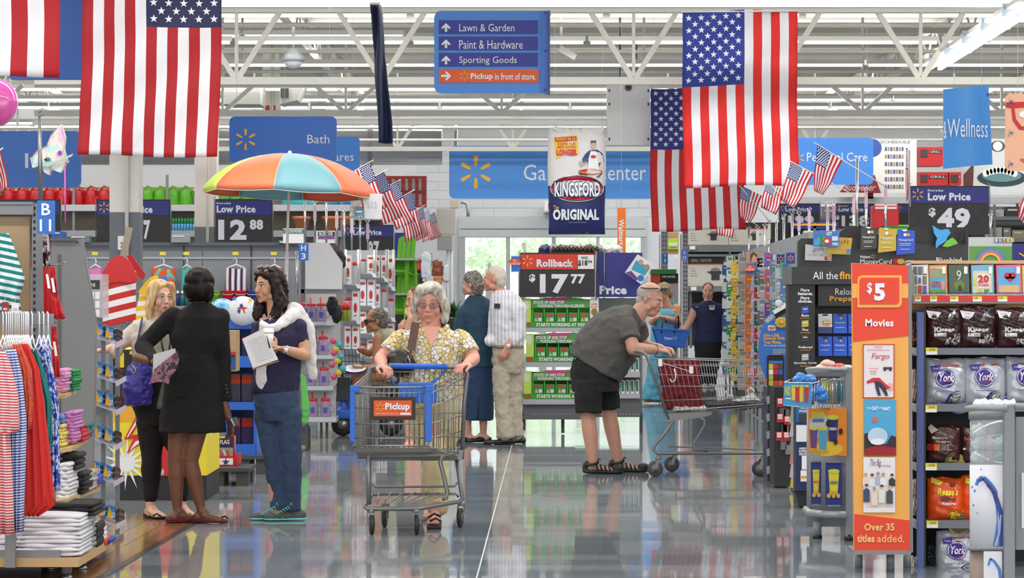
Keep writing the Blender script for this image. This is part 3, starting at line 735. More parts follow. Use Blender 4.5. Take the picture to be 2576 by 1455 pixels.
# ================================================================ people
class Blob:
    """closed rounded volumes that a voxel remesh fuses into one continuous surface"""
    def __init__(s):s.b=B();s.m=None
    def cap(s,p0,p1,r0,r1,flat=None,ends=True,n=12):
        p0,p1=Vector(p0),Vector(p1);a=(p1-p0)
        if a.length<1e-4:a=Vector((0,0,1e-3))
        a=a.normalized()
        if flat:u=Vector(flat[0]);u=(u-a*u.dot(a)).normalized();ku,kw=flat[1],flat[2]
        else:u=a.orthogonal().normalized();ku=kw=1
        w=a.cross(u);rings=[]
        if ends:rings+=[(p0-a*r0*cos(th),r0*sin(th)) for th in (.25,.8)]
        rings+=[(p0,r0),(p1,r1)]
        if ends:rings+=[(p1+a*r1*cos(th),r1*sin(th)) for th in (.8,.25)]
        s.loft([(c,r*ku,r*kw) for c,r in rings],u,w,n);return s
    def loft(s,rings,u=(1,0,0),w=(0,1,0),n=20,sq=1.0):
        u,w=Vector(u),Vector(w);vs=[]
        def q(x):return math.copysign(abs(x)**sq,x)
        for c,ru,rw in rings:
            c=Vector(c);vs+=[c+ru*q(cos(2*pi*k/n))*u+rw*q(sin(2*pi*k/n))*w for k in range(n)]
        fs=[(i*n+k,i*n+(k+1) % n,(i+1)*n+(k+1) % n,(i+1)*n+k) for i in range(len(rings)-1) for k in range(n)]
        fs+=[tuple(range(n-1,-1,-1)),tuple((len(rings)-1)*n+k for k in range(n))]
        # outward faces
        ax=(Vector(rings[-1][0])-Vector(rings[0][0]))
        if ax.dot(u.cross(w))<0:fs=[tuple(reversed(f)) for f in fs]
        s.b.add(vs,fs,GREY,True);return s
    def spine(s,rings,w=(0,1,0),n=22):
        """rings (centre, in-plane axis, half size along it, half size along w)"""
        w=Vector(w);vs=[]
        for c,u,ru,rw in rings:
            u=Vector(u).normalized();vs+=[Vector(c)+ru*cos(2*pi*k/n)*u+rw*sin(2*pi*k/n)*w for k in range(n)]
        fs=[(i*n+k,(i+1)*n+k,(i+1)*n+(k+1) % n,i*n+(k+1) % n) for i in range(len(rings)-1) for k in range(n)]
        fs+=[tuple(range(n)),tuple((len(rings)-1)*n+k for k in range(n-1,-1,-1))]
        ax=Vector(rings[-1][0])-Vector(rings[0][0])
        if ax.dot(Vector(rings[0][1]).cross(w))>0:fs=[tuple(reversed(f)) for f in fs]
        s.b.add(vs,fs,GREY,True);return s
    def ell(s,c,r,M=None,n=14):s.b.ell(c,r,GREY,n,M);return s
    def box(s,c,sx,sy,sz,M):
        c=Vector(c);vs=[c+M @ Vector((x*sx,y*sy,z*sz)) for x in (-1,1) for y in (-1,1) for z in (-1,1)]
        s.b.add(vs,[(0,1,3,2),(4,6,7,5),(0,4,5,1),(2,3,7,6),(0,2,6,4),(1,5,7,3)],GREY);return s
    def done(s,name,mat,parent,vox=.008,it=3,fold=None,label=None):
        for i in range(len(s.b.ms)):s.b.ms[i]=mat
        o=s.b.build(name,parent)
        r=o.modifiers.new('fuse','REMESH');r.mode='VOXEL';r.voxel_size=vox;r.use_smooth_shade=True
        if it:m_=o.modifiers.new('soft','SMOOTH');m_.factor=.5;m_.iterations=it
        if fold:
            tx=bpy.data.textures.new('folds','CLOUDS');tx.noise_scale=fold[1];tx.noise_depth=1
            dm=o.modifiers.new('folds','DISPLACE');dm.texture=tx;dm.strength=fold[0];dm.mid_level=.5;dm.texture_coords='LOCAL'
        if label:o['label']=label
        return o
def lerp(a,b,t):return Vector(a)*(1-t)+Vector(b)*t
SKINL=(226,176,152);SKINM=(206,156,126);SKIND=(98,62,46)
def skinmat(c):return mt(c,.5,bump=.05,bscale=90)
def hand(bl,wr,d,nrm,curl=.5,side=1,k=1.0,spread=1.0,thumb=.6):
    """palm and five bent fingers; d points along the hand, nrm out of the palm; side puts the thumb"""
    d=Vector(d).normalized();nrm=Vector(nrm);nrm=(nrm-d*nrm.dot(d)).normalized();w=d.cross(nrm)*side
    wr=Vector(wr);pe=wr+d*.085*k
    bl.cap(wr+d*.01,wr+d*.045*k,.022*k,.03*k,(w,1.15,.62));bl.cap(wr+d*.045*k,pe,.03*k,.032*k,(w,1.15,.5))
    for i,(o,l) in enumerate(((-1.5,.062),(-.5,.076),(.5,.082),(1.5,.074))):
        p=pe+w*o*.0195*k+d*(-.006 if i in (0,3) else 0);dr=(d+w*o*.05*spread).normalized();a=0;r=.0088*k
        for j,f in enumerate((.45,.31,.24)):
            a+=curl*(.75 if j else .6);q=p+(dr*cos(a)+nrm*sin(a))*l*f*k;bl.cap(p,q,r,r*.92,n=8);p=q;r *= .92
    b0=wr+d*.025*k+w*.026*k;b1=b0+(d*.6+w*.75+nrm*.25).normalized()*.042*k
    b2=b1+(d*.95+w*(.35-thumb*.5)+nrm*thumb*.6).normalized()*.034*k;b3=b2+(d+nrm*thumb-w*.3*thumb).normalized()*.026*k
    bl.cap(b0,b1,.015*k,.0125*k,n=8).cap(b1,b2,.0118*k,.0105*k,n=8).cap(b2,b3,.0102*k,.009*k,n=8)
def headM(yaw,pitch=0,roll=0):return Matrix.Rotation(R(yaw),3,'Z') @ Matrix.Rotation(R(pitch),3,'X') @ Matrix.Rotation(R(roll),3,'Y')
def head(bl,c,M,k=1.0,fem=True,jaw=1.0,nose=1.0):
    c=Vector(c);P=lambda x,y,z:c+M @ (Vector((x,y,z))*k)
    def E(x,y,z,rx,ry,rz):bl.ell(P(x,y,z),(rx*k,ry*k,rz*k),M,18)
    E(0,.014,.036,.074,.095,.086);E(0,-.006,.016,.069,.08,.08);E(0,-.026,-.03,.056*jaw,.06,.07);E(0,-.038,-.074,.036*jaw,.042,.028);E(0,-.072,-.094,.018,.016,.015)
    for s in (-1,1):
        E(s*.038*jaw,-.055,-.03,.024,.028,.03);E(s*.05*jaw,-.01,-.066,.018,.034,.026);E(s*.077,.012,-.006,.007,.017,.03)
        bl.cap(P(s*.012,-.083,.022),P(s*.042,-.068,.022),.011*k,.009*k)
        E(s*.0125,-.103,-.033,.0085,.0095,.008)
        bl.cap(P(s*.018,-.0835,-.0085),P(s*.043,-.072,-.007),.0065*k,.0055*k)
    bl.cap(P(0,-.084,.012),P(0,-.102-.008*(nose-1),-.027),.009*k,.0108*k*nose)
    E(0,-.08,-.062,.026,.014,.02)
def face(par,c,M,k=1.0,fem=True,iris=(70,60,50),brow=(90,70,55),lip=(186,104,100),smile=0,jaw=1.0):
    c=Vector(c);P=lambda x,y,z:c+M @ (Vector((x,y,z))*k)
    ew=mt((206,200,198),.3);im=mt(iris,.2);lid=mt(brow,.7)
    for s in (-1,1):
        e=B();e.ell(P(s*.031,-.0735,.002),(.0145*k,.0135*k,.0086*k),ew,14,M);e.ell(P(s*.031,-.0825,.002),(.0062*k,.0058*k,.0064*k),im,10,M);e.ell(P(s*.031,-.0868,.002),(.0028*k,.0022*k,.0028*k),BLACK,8,M)
        e.build('eye',par)
        b=B();b.tube([P(s*(.017+.0095*i),-.0855+.0028*i*i*.6,.007+.0045*sin(pi*i/3)) for i in range(4)],[.0012*k,.0022*k,.0022*k,.001*k],mt((40,30,28),.6),6);b.build('eyelashes',par)
        b=B();b.tube([P(s*(.013+.0105*i),-.092+.0055*i,.0235+(.0075 if fem else .004)*sin(pi*(i+.5)/4)) for i in range(4)],[.003*k,.0036*k,.003*k,.0015*k],lid,6);b.build('eyebrow',par)
    b=B();lm=mt(lip,.4)
    up=[P(x,-.0945+26*x*x,-.0615+(.0015 if abs(x)>.003 else-.0005)-2.5*x*x+smile*x*x*12) for x in (-.024,-.016,-.008,0,.008,.016,.024)]
    lo=[P(x,-.094+24*x*x,-.0705+9*x*x+smile*x*x*6) for x in (-.022,-.014,-.007,0,.007,.014,.022)]
    b.tube(up,[.001*k,.0032*k,.0042*k,.004*k,.0042*k,.0032*k,.001*k],lm,8).tube(lo,[.001*k,.0035*k,.0048*k,.005*k,.0048*k,.0035*k,.001*k],lm,8)
    b.tube([P(x,-.0965+26*x*x,-.0655+smile*x*x*9) for x in (-.02,-.01,0,.01,.02)],.0012*k,mt((90,40,40)),6)
    b.build('lips',par)
def hairblob(par,c,M,mat,parts,k=1.0,vox=.006,fold=(.012,.02),name='hair',it=2):
    """parts in head coordinates: ('e', x,y,z, rx,ry,rz) ellipsoids or ('c', p0, p1, r0, r1) locks"""
    bl=Blob();c=Vector(c);P=lambda v:c+M @ (Vector(v)*k)
    for p in parts:
        if p[0]=='e':bl.ell(P(p[1:4]),(p[4]*k,p[5]*k,p[6]*k),M,18)
        else:bl.cap(P(p[1]),P(p[2]),p[3]*k,p[4]*k,(M @ Vector((1,0,0)),p[5],p[6]) if len(p)>5 else None)
    return bl.done(name,mat,par,vox,it,fold)
def hairmat(c1,c2,rough=.45,sc=(1,1,.12),s=55):
    m,nt,p=nodemat(c1,rough);p.inputs['Specular IOR Level'].default_value=.18 if sum(c1)<120 else .4;tc=nt.nodes.new('ShaderNodeTexCoord');mp=nt.nodes.new('ShaderNodeMapping');mp.inputs['Scale'].default_value=sc
    nt.links.new(tc.outputs['Object'],mp.inputs[0]);n=nt.nodes.new('ShaderNodeTexNoise');n.inputs['Scale'].default_value=s;n.inputs['Detail'].default_value=4
    nt.links.new(mp.outputs[0],n.inputs['Vector']);r=ramp(nt,n.outputs['Fac'],[(.35,c1),(.65,c2)],False);nt.links.new(r.outputs[0],p.inputs['Base Color'])
    b=nt.nodes.new('ShaderNodeBump');b.inputs['Strength'].default_value=.6;b.inputs['Distance'].default_value=.01;nt.links.new(n.outputs['Fac'],b.inputs['Height']);nt.links.new(b.outputs[0],p.inputs['Normal'])
    return m
def limb(bl,a,b,c,ra,rb,rc,flat=None):
    """two-segment limb with a swelling below each joint"""
    a,b,c=Vector(a),Vector(b),Vector(c)
    bl.cap(a,b,ra,rb);m1=lerp(b,c,.3);bl.cap(b,m1,rb*.97,rb*1.0);bl.cap(m1,c,rb*1.0,rc)
def shoe(par,an,dirv,mat,sole,L=.26,w=.045,name='shoe',low=True,gap=0.0,h=.075):
    dirv=Vector(dirv);dirv.z=0;dirv.normalize();s=dirv.cross(Vector((0,0,1)));an=Vector(an);g=Vector((an.x,an.y,gap))
    bl=Blob();heel=g-dirv*L*.22;toe=g+dirv*L*.72
    bl.cap(heel+Vector((0,0,h*.5)),g+dirv*L*.15+Vector((0,0,h*.52)),w*.78,w*.85,(s,.9,h/w*.55));bl.cap(g+dirv*L*.15+Vector((0,0,h*.42)),toe-dirv*.03+Vector((0,0,h*.33)),w*.92,w*.85,(s,1,h/w*.36))
    if not low:bl.cap(g+Vector((0,0,h*.6)),g+Vector((0,0,h*1.15)),w*.85,w*.8)
    o=bl.done(name,mat,par,.007,2)
    bl=Blob();bl.cap(heel+Vector((0,0,.012)),toe-dirv*.03+Vector((0,0,.012)),w*.82,w*.9,(s,1.08,.24));bl.done('sole',sole,o if False else par,.007,1)
    return o
def footblob(bl,an,dirv,L=.24,w=.042,gap=.015):
    dirv=Vector(dirv);dirv.z=0;dirv.normalize();s=dirv.cross(Vector((0,0,1)));an=Vector(an);g=Vector((an.x,an.y,gap))
    bl.ell(g-dirv*L*.12+Vector((0,0,.032)),.033);bl.cap(an,g+dirv*L*.12+Vector((0,0,.045)),.034,.034);bl.cap(g+dirv*L*.1+Vector((0,0,.04)),g+dirv*L*.5+Vector((0,0,.02)),.034,.032,(s,1.15,.65))
    for i in range(5):bl.cap(g+dirv*L*.5+s*(i-2)*.016+Vector((0,0,.016)),g+dirv*L*(.66-.025*abs(i-1))+s*(i-2)*.017+Vector((0,0,.012)),.011,.009,n=8)
    bl.cap(g-dirv*L*.1+Vector((0,0,.012)),g+dirv*L*.5+Vector((0,0,.012)),.028,.034,(s,1.1,.4))
def person(lab,base):return thing('person',lab,'person',base)

# ---- the six main adults are posed joint by joint from where they stand
def fig(d):
    return lambda px,py,dy=0.0:W(px,py,d+dy)
# ---------------- woman in the black suit, seen from behind
d=18.7;P=fig(d);t=person('woman in black jacket and skirt seen from behind, holding a magazine',Vector((P(490,0).x,d,0)))
SKD=skinmat((112,70,52));blk=mt((12,11,12),.9,bump=.3,bscale=40)
hM=headM(180-12,4);hc=P(504,724)
bl=Blob();head(bl,hc,hM);bl.cap(P(504,752),P(506,800),.05,.055)
bl.loft([(P(487,1000),.14,.1),(P(490,900),.13,.1),(P(498,820),.17,.1),(P(506,795),.12,.08)],(1,0,0),(0,1,0))
limb(bl,P(452,1060),P(442,1160,.0),P(446,1282,.0),.075,.055,.03);limb(bl,P(500,1060),P(478,1160),P(506,1282),.075,.055,.03)
footblob(bl,P(448,1285),(.9,.5,0),gap=.01);footblob(bl,P(508,1285),(.96,-.3,0),gap=.01)
bl.cap(P(560,1000),P(574,1050),.03,.026);hand(bl,P(575,1048),P(584,1085)-P(575,1048),(-.6,-.5,-.2),.55,-1,.98)
bl.cap(P(345,900,-.1),P(392,912,-.25),.032,.026);hand(bl,P(392,912,-.25),(.85,-.2,-.25),(0,.4,-.7),.7,1,.9)
bl.done('body',SKD,t,.0065,2)
hairblob(t,hc,hM,hairmat((14,12,12),(34,30,30),.35,s=40),[('e',0,.02,.045,.1,.112,.096),('e',0,.045,-.01,.104,.085,.088),('e',-.055,.01,-.03,.042,.06,.07),('e',.055,.01,-.03,.042,.06,.07),('e',0,-.045,.075,.07,.05,.045)],1.0,.007,(.003,.04))
bl=Blob()
bl.loft([(P(484,1000),.2,.135),(P(486,960),.185,.13),(P(490,890),.14,.11),(P(496,850),.185,.125),(P(502,800),.185,.115),(P(505,778),.13,.085),(P(506,762),.062,.06)],(1,0,0),(0,1,0))
bl.ell(P(437,795),(.06,.06,.06));bl.ell(P(556,800),(.06,.06,.065))
limb(bl,P(430,800),P(358,872,.02),P(388,910,-.22),.062,.056,.04)
limb(bl,P(552,806),P(562,900,.02),P(566,990,0),.062,.05,.04);bl.cap(P(566,975),P(571,1008),.042,.042,ends=False)
bl.done('jacket',blk,t,.008,3,(.012,.09))
b=B()
for k in range(3):b.ell(P(568+k*1.5,970+k*9,-.045),.009,mt((60,58,60),.3),8)
b.build('cuff_buttons',t)
bl=Blob();bl.loft([(P(484,1088),.225,.15),(P(484,1050),.215,.148),(P(486,990),.195,.135),(P(487,960),.17,.12)],(1,0,0),(0,1,0));bl.done('skirt',blk,t,.009,2,(.02,.1))
RS=mt((96,16,24),.7)
shoe(t,P(448,1285),(.9,.5,0),RS,RS,.25,.043,h=.05);shoe(t,P(508,1285),(.96,-.3,0),RS,RS,.25,.043,h=.05)
B().tube([P(558,1303,-.04),P(566,1299,-.05),P(574,1306,-.05)],.006,RS).build('bow',t)
ph=thing('mobile_phone','small pale-edged phone held low by the woman in black','phone',P(590,1068,-.06));B().poly([(578,1054),(594,1049),(602,1066),(588,1072)],d-.1,.012,mt((40,44,52),.2)).poly([(579,1055),(583,1054),(591,1071),(588,1072)],d-.104,.004,mt((140,190,225),.3)).build('case',ph)
mg=thing('magazine','folded pink and black magazine held behind the woman in black','magazine',P(420,935,-.3));FM=patmat('blotch',[(30,24,30),(70,54,66),(150,96,120),(40,34,40),(96,90,96)],16,.3,width=.6)
B().poly([(386,892),(440,877),(446,905),(412,930),(384,942)],d-.33,.012,mt((206,206,210),.4)).build('folded_pages',mg)
B().poly([(388,930),(446,884),(450,906),(444,930),(428,950),(424,968),(408,958),(392,962),(372,968),(384,948)],d-.36,.02,FM).build('cover',mg)
bagt=thing('handbag','grey leather bag hanging in front of the skirt of the woman in black','bag',P(405,1030,.1));bl=Blob();bl.cap(P(412,960,-.16),P(402,1020,-.16),.012,.03,((1,0,0),.7,.5));bl.done('pouch',mt((66,68,62),.45),bagt,.007,2,(.01,.04))

# ---------------- blond woman
d=19.1;P=fig(d);t=person('blond woman in a beige top and black trousers facing the woman in black',Vector((P(400,0).x,d,0)))
SKL=skinmat((224,174,150));hM=headM(32,-1,2);hc=P(404,751)
bl=Blob();head(bl,hc,hM,.98);bl.cap(P(398,770),P(390,812),.048,.056)
bl.loft([(P(385,990),.15,.11),(P(388,900),.125,.1),(P(388,830),.16,.105),(P(390,805),.11,.07)],(1,0,0),(0,1,0))
bl.cap(P(352,838),P(300,870,-.03),.046,.04);bl.cap(P(300,870,-.03),P(262,882,-.1),.038,.026);hand(bl,P(262,882,-.1),(-1,-.1,-.1),(0,-.2,-1),.5,1,.92)
for (kx,ax) in ((380,378),(460,458)):limb(bl,P(ax*.5+200,980),P(ax*.8+80,1150),P(ax,1285),.06,.045,.03);footblob(bl,P(ax+2,1285),(.55,-.8,0),gap=.01)
bl.done('body',SKL,t,.0065,2)
face(t,hc,hM,.98,True,(90,110,120),(130,96,66),(196,120,112))
HB=hairmat((186,142,90),(232,204,156),.4)
hairblob(t,hc,hM,HB,[('e',0,.03,.05,.086,.1,.086),('e',0,.055,-.02,.085,.06,.11),('c',(-.06,-.045,.085),(-.088,-.015,-.05),.034,.034,.7,1.2),('c',(-.088,-.01,-.05),(-.08,.0,-.16),.036,.03,.8,1.1),('c',(.06,-.045,.085),(.086,-.012,-.05),.032,.03,.7,1.2),('c',(.086,0,-.05),(.078,.01,-.155),.03,.026,.8,1.1),('c',(-.074,-.045,.06),(.02,-.062,.1),.017,.018),('c',(.078,-.04,.05),(.02,-.062,.1),.014,.018),('e',0,.05,-.1,.075,.045,.075)],.98,.006,(.004,.03))
bl=Blob();bl.loft([(P(386,985),.15,.115),(P(386,905),.135,.11),(P(386,845),.165,.125),(P(388,815),.155,.1),(P(391,798),.085,.07)],(1,0,0),(0,1,0))
limb(bl,P(350,822),P(304,862,-.02),P(288,880,-.06),.052,.05,.042);bl.cap(P(300,875,-.04),P(280,893,-.06),.05,.046,ends=False)
bl.cap(P(428,822),P(440,890),.05,.045)
bl.done('top',mt((206,196,182),.8,bump=.2,bscale=50),t,.008,3,(.014,.07))
bk=mt((18,17,18),.85,bump=.2,bscale=40)
bl=Blob();bl.loft([(P(395,1070),.12,.11),(P(392,1020),.165,.13),(P(390,958),.14,.115)],(1,0,0),(0,1,0))
limb(bl,P(378,1060),P(382,1150),P(378,1250),.1,.07,.05);limb(bl,P(425,1060),P(455,1150),P(458,1250),.1,.066,.045);bl.done('trousers',bk,t,.009,3,(.012,.08))
for ax in (378,458):shoe(t,P(ax+2,1285),(.6,-.8,0),BLACK,BLACK,.24,.042,h=.045)
B().tube([P(385,1298,-.16),P(395,1293,-.17),P(405,1300,-.17)],.006,mt((30,28,30),.2)).tube([P(470,1297,-.16),P(478,1293,-.17),P(486,1299,-.17)],.006,mt((30,28,30),.2)).build('bow',t)
for a_,c_ in (((378,770),(377,784)),((432,765),(431,780))):B().tube([P(a_[0],a_[1],-.05),P(c_[0]-3,c_[1]-4,-.05),P(*c_,-.05),P(c_[0]+3,c_[1]-4,-.05)],.002,CHROME,6,True).build('earring',t)
B().tube([P(404,848,-.14),P(410,880,-.14),P(424,915,-.14)],.006,BLACK).tube([P(430,850,-.14),P(424,890,-.14),P(420,915,-.14)],.006,BLACK).build('lanyard',t)
PU=mt((52,44,142),.35)
hb=thing('handbag','purple shoulder bag hanging from the blond woman','bag',P(345,1000,-.15))
bl=Blob();bl.loft([(P(348,1020,-.15),.09,.05),(P(346,980,-.17),.1,.07),(P(350,935,-.16),.085,.05),(P(356,905,-.15),.05,.03)],(1,0,0),(0,1,0));bl.done('pouch',PU,hb,.008,2,(.03,.05))
B().beam(P(358,800,-.1),P(346,860,-.14),.045,.006,PU,(1,0,0)).beam(P(346,860,-.14),P(352,915,-.15),.04,.006,PU,(1,0,0)).build('strap',hb)
B().tube([P(334,918,-.24),P(330,930,-.25),P(336,940,-.25),P(342,932,-.25)],.004,mt((210,190,130),.25,.8),6,True).build('clasp',hb)

# ---------------- dark haired woman with a notepad
d=18.9;P=fig(d);t=person('dark haired woman in navy tee and jeans with a white sweater over her shoulders',Vector((P(705,0).x,d,0)))
SKM=skinmat((206,154,126));hM=headM(-47,1,0);hc=P(676,721)
bl=Blob();head(bl,hc,hM,1.0,jaw=.97);bl.cap(P(686,745),P(694,800),.047,.056)
bl.loft([(P(698,960),.135,.1),(P(702,900),.12,.09),(P(698,835),.155,.11),(P(696,800),.115,.075)],(.93,.36,0),(-.36,.93,0))
limb(bl,P(655,825,.02),P(652,900,.05),P(690,880,-.18),.045,.038,.027)
limb(bl,P(755,835,.0),P(768,895,-.02),P(716,880,-.2),.046,.04,.028)
hand(bl,P(716,880,-.2),P(676,872,-.24)-P(716,880,-.2),(-.1,-.3,-.9),.55,1,.95)
hand(bl,P(694,880,-.16),(-.5,-.3,.6),(-.4,.6,0),.6,-1,.9)
limb(bl,P(678,940,.02),P(686,1150),P(696,1290),.07,.05,.036);limb(bl,P(716,940),P(728,1150),P(730,1290),.07,.05,.036)
bl.done('body',SKM,t,.0065,2)
face(t,hc,hM,1.0,True,(40,28,22),(36,26,24),(176,96,92),.3)
HD=hairmat((22,17,16),(52,40,36),.35,s=35)
hairblob(t,hc,hM,HD,[('e',0,.03,.045,.088,.1,.09),('e',0,.07,-.02,.085,.07,.1),('e',-.02,.08,-.1,.1,.07,.1),('e',-.04,.07,-.17,.1,.065,.075),('c',(.075,-.02,.06),(.085,.03,-.1),.03,.045,.8,1.2),('c',(.08,.03,-.1),(.07,-.01,-.2),.045,.035),('c',(-.07,-.03,.07),(-.09,.02,-.08),.026,.04,.7,1.2),('c',(-.09,.01,-.08),(-.08,-.04,-.2),.045,.035),('c',(.06,-.055,.075),(-.05,-.06,.085),.02,.022),('e',-.09,.04,-.14,.045,.05,.06)],1.0,.0065,(.02,.035))
NV=mt((34,30,66),.8,bump=.2,bscale=50)
bl=Blob();bl.loft([(P(692,988),.165,.13),(P(694,960),.165,.13),(P(702,900),.15,.12),(P(696,845),.17,.135),(P(697,812),.155,.1),(P(700,800),.1,.075)],(.93,.36,0),(-.36,.93,0))
bl.cap(P(652,815,.02),P(648,862,.04),.052,.052,ends=False);bl.cap(P(748,820),P(757,862),.062,.056,ends=False);bl.ell(P(750,822),.058)
bl.done('tee_shirt',NV,t,.008,3,(.012,.06))
JE=mt((50,68,98),.85,bump=.3,bscale=14)
bl=Blob();bl.loft([(P(700,1060),.12,.11),(P(697,1020),.155,.13),(P(697,965),.15,.12)],(.93,.36,0),(-.36,.93,0))
limb(bl,P(672,1040,.02),P(686,1150,-.02),P(706,1272,.02),.092,.068,.05);limb(bl,P(722,1040),P(730,1150,-.02),P(733,1275),.1,.078,.062)
bl.cap(P(706,1240),P(700,1282),.058,.058,ends=False);bl.cap(P(733,1240),P(733,1284),.066,.066,ends=False)
bl.done('jeans',JE,t,.008,3,(.016,.06))
SW_=mt((226,224,226),.85,bump=.35,bscale=70)
bl=Blob();bl.cap(P(658,812,-.12),P(664,822,-.16),.02,.034);bl.ell(P(664,828,-.16),(.035,.03,.04));bl.cap(P(664,830,-.15),P(656,960,-.13),.026,.052,((1,0,0),.8,.3))
bl.cap(P(666,828,-.15),P(700,822,-.13),.025,.03);bl.cap(P(700,820,-.12),P(742,790,.0),.03,.055,((0,1,0),.7,1));bl.cap(P(742,782,.02),P(772,830,.05),.06,.06,((0,1,0),.6,1));bl.cap(P(772,830,.05),P(786,945,.06),.055,.034,((0,1,0),.5,1))
bl.cap(P(755,850,.12),P(765,925,.12),.05,.05,((0,1,0),.5,1));bl.cap(P(655,805,.08),P(740,788,.12),.05,.055)
bl.done('sweater',SW_,t,.008,3,(.016,.05))
b=B().tube([hc+hM @ Vector((s_*.07 ,.0-.05*(1-abs(s_)),.105+.02*(1-abs(s_)))) for s_ in (-1,-.5,0,.5,1)],.005,mt((60,40,30),.15));
for s_ in (-1,1):b.ell(hc+hM @ Vector((s_*.034,-.045,.128)),(.027,.012,.02),mt((70,50,40),.08,coat=1),12,hM @ Matrix.Rotation(R(-50),3,'X'));b.tube([hc+hM @ Vector((s_*.068,-.02,.11)),hc+hM @ Vector((s_*.09,.06,.04))],.003,mt((60,40,30),.15),6)
b.build('sunglasses',t)
b=B()
for k in range(4):b.ell(P(696+(k % 2)*2,735+k*6,-.06),(.007,.004,.009),mt((120,130,130),.25,.6),8)
b.build('earring',t)
B().tube([P(683,790,-.14),P(679,803,-.16),P(690,796,-.15)],.0015,CHROME,5).ell(P(679,805,-.165),.006,CHROME,8).build('necklace',t)
b=B().lathe(P(721,881,-.2),[(.033,-.008),(.034,.0),(.033,.008)],CHROME,16,(1,.3,-.1));b.lathe(P(720,881,-.235),[(.015,0),(.015,.006)],WHITE,14,(0,-1,0));b.build('wrist_watch',t)
SG=mt((92,90,88),.8,bump=.2,bscale=80);TQ=mt((120,214,208),.5)
for ax,dv in ((694,(-.96,-.2,0)),(730,(-.98,-.15,0))):
    so_=shoe(t,P(ax+6,1290,.0 if ax>700 else .06),dv,SG,TQ,.25,.05,h=.08,low=False)
    b=B()
    for k in range(6):
        cx=ax-6-k*6;cy=1277+k*3.2;b.tube([P(cx-5,cy+3,-.05),P(cx,cy-1,-.075),P(cx+6,cy+4,-.07)],.0035,TQ,6)
    b.tube([P(ax-2,1275,-.07),P(ax+2,1266,-.1),P(ax+6,1274,-.08)],.003,TQ,6);b.build('laces',t)
cp=thing('coffee_cup','white paper coffee cup with lid behind the notepad','cup',P(675,880,-.27));B().lathe(P(675,880,-.27),[(.028,0),(.036,.11)],mt((234,226,218),.6),20).build('cup_body',cp);B().lathe(P(675,838,-.27),[(.039,0),(.039,.01),(.035,.012),(.034,.028),(.03,.03)],WHITE,20).build('lid',cp)
npd=thing('notepad','white notepad with handwriting held by the dark haired woman','notepad',P(655,880,-.33));B().poly([(609,853),(660,828),(700,905),(636,927)],d-.34,.008,mt((230,228,232),.7)).build('paper',npd)
B().poly([(611,855),(634,927),(701,907),(702,910),(636,931)],d-.33,.012,mt((176,134,84),.7)).build('card_back',npd)
b=B()
for k in range(11):b.tube([P(622+k*2.4+j*5.2,860+k*5.2-j*2+(1.2 if j % 2 else-1.2),-.343) for j in range(9)],.0009,mt((150,150,165)),4)
b.build('handwriting',npd)
pn=tag(B().tube([P(671,845,-.36),P(679,876,-.34)],[.002,.005],mt((26,26,28),.25)).build('pen'),'black pen held over the notepad','pen')
# ---------------- older woman pushing the grey cart
d=18.7;P=fig(d);t=person('grey haired woman in glasses and a yellow patterned blouse pushing a cart',Vector((P(1090,0).x,d,0)))
SKP=skinmat((214,152,134));hM=headM(-6,3,2);hc=P(1082,766)
bl=Blob();head(bl,hc,hM,1.1,jaw=1.16,nose=1.1);bl.cap(P(1083,790),P(1085,850),.06,.075)
bl.loft([(P(1085,1010),.19,.14),(P(1085,930),.18,.13),(P(1084,870),.19,.12),(P(1084,838),.14,.085)],(1,0,0),(0,1,0))
limb(bl,P(994,866),P(957,903,-.1),P(962,925,-.34),.054,.044,.03);limb(bl,P(1172,866),P(1192,903,-.1),P(1172,920,-.34),.054,.044,.03)
hand(bl,P(960,922,-.33),(.45,-.8,-.15),(0,-.25,-1),.85,-1,1.0);hand(bl,P(1176,918,-.33),(-.55,-.8,-.1),(0,-.25,-1),.85,1,1.0)
limb(bl,P(1068,1000),P(1098,1165,-.16),P(1096,1292,-.25),.08,.06,.036);footblob(bl,P(1096,1296,-.25),(-.12,-1,0),gap=.02);limb(bl,P(1110,1000),P(1095,1160,.1),P(1080,1270,.35),.08,.06,.036);footblob(bl,P(1080,1280,.3),(0,-1,0),gap=.015)
bl.done('body',SKP,t,.0065,2)
face(t,hc,hM,1.1,True,(90,96,100),(150,120,100),(204,136,122),-.2)
HG=hairmat((138,130,118),(216,212,202),.45,(1,1,.25),45)
hairblob(t,hc,hM,HG,it=3,fold=(.004,.03),k=1.1,vox=.0065,parts=[('e',0,.03,.05,.09,.102,.09),('e',0,.05,-.01,.092,.075,.09),('c',(-.06,-.045,.09),(-.094,-.012,-.03),.032,.032,.8,1.2),('c',(-.094,-.005,-.03),(-.08,-.005,-.08),.032,.026,.8,1.2),('c',(.05,-.05,.095),(.098,-.018,-.02),.032,.034,.8,1.2),('c',(.098,-.01,-.02),(.092,-.01,-.085),.036,.032,.8,1.2),('c',(-.06,-.06,.075),(.035,-.075,.1),.026,.026),('c',(.03,-.075,.1),(.085,-.05,.03),.026,.026)])
b=B();gm=mt((120,86,84),.15,0,0,0,.8)
for s_ in (-1,1):
    b.ell(hc+hM @ Vector((s_*.038,-.112,-.004)),(.026,.004,.019),mt((140,104,110),.1,alpha=.38),16,hM)
    b.tube([hc+hM @ Vector((s_*.038+.0275*cos(a*pi/8),-.114,-.004+.0205*sin(a*pi/8))) for a in range(16)],.0013,mt((170,150,130),.2,.8),5,True)
    b.tube([hc+hM @ Vector((s_*.065,-.113,.004)),hc+hM @ Vector((s_*.088,-.05,.006)),hc+hM @ Vector((s_*.09,.02,.004))],.002,mt((170,150,130),.2,.8),5)
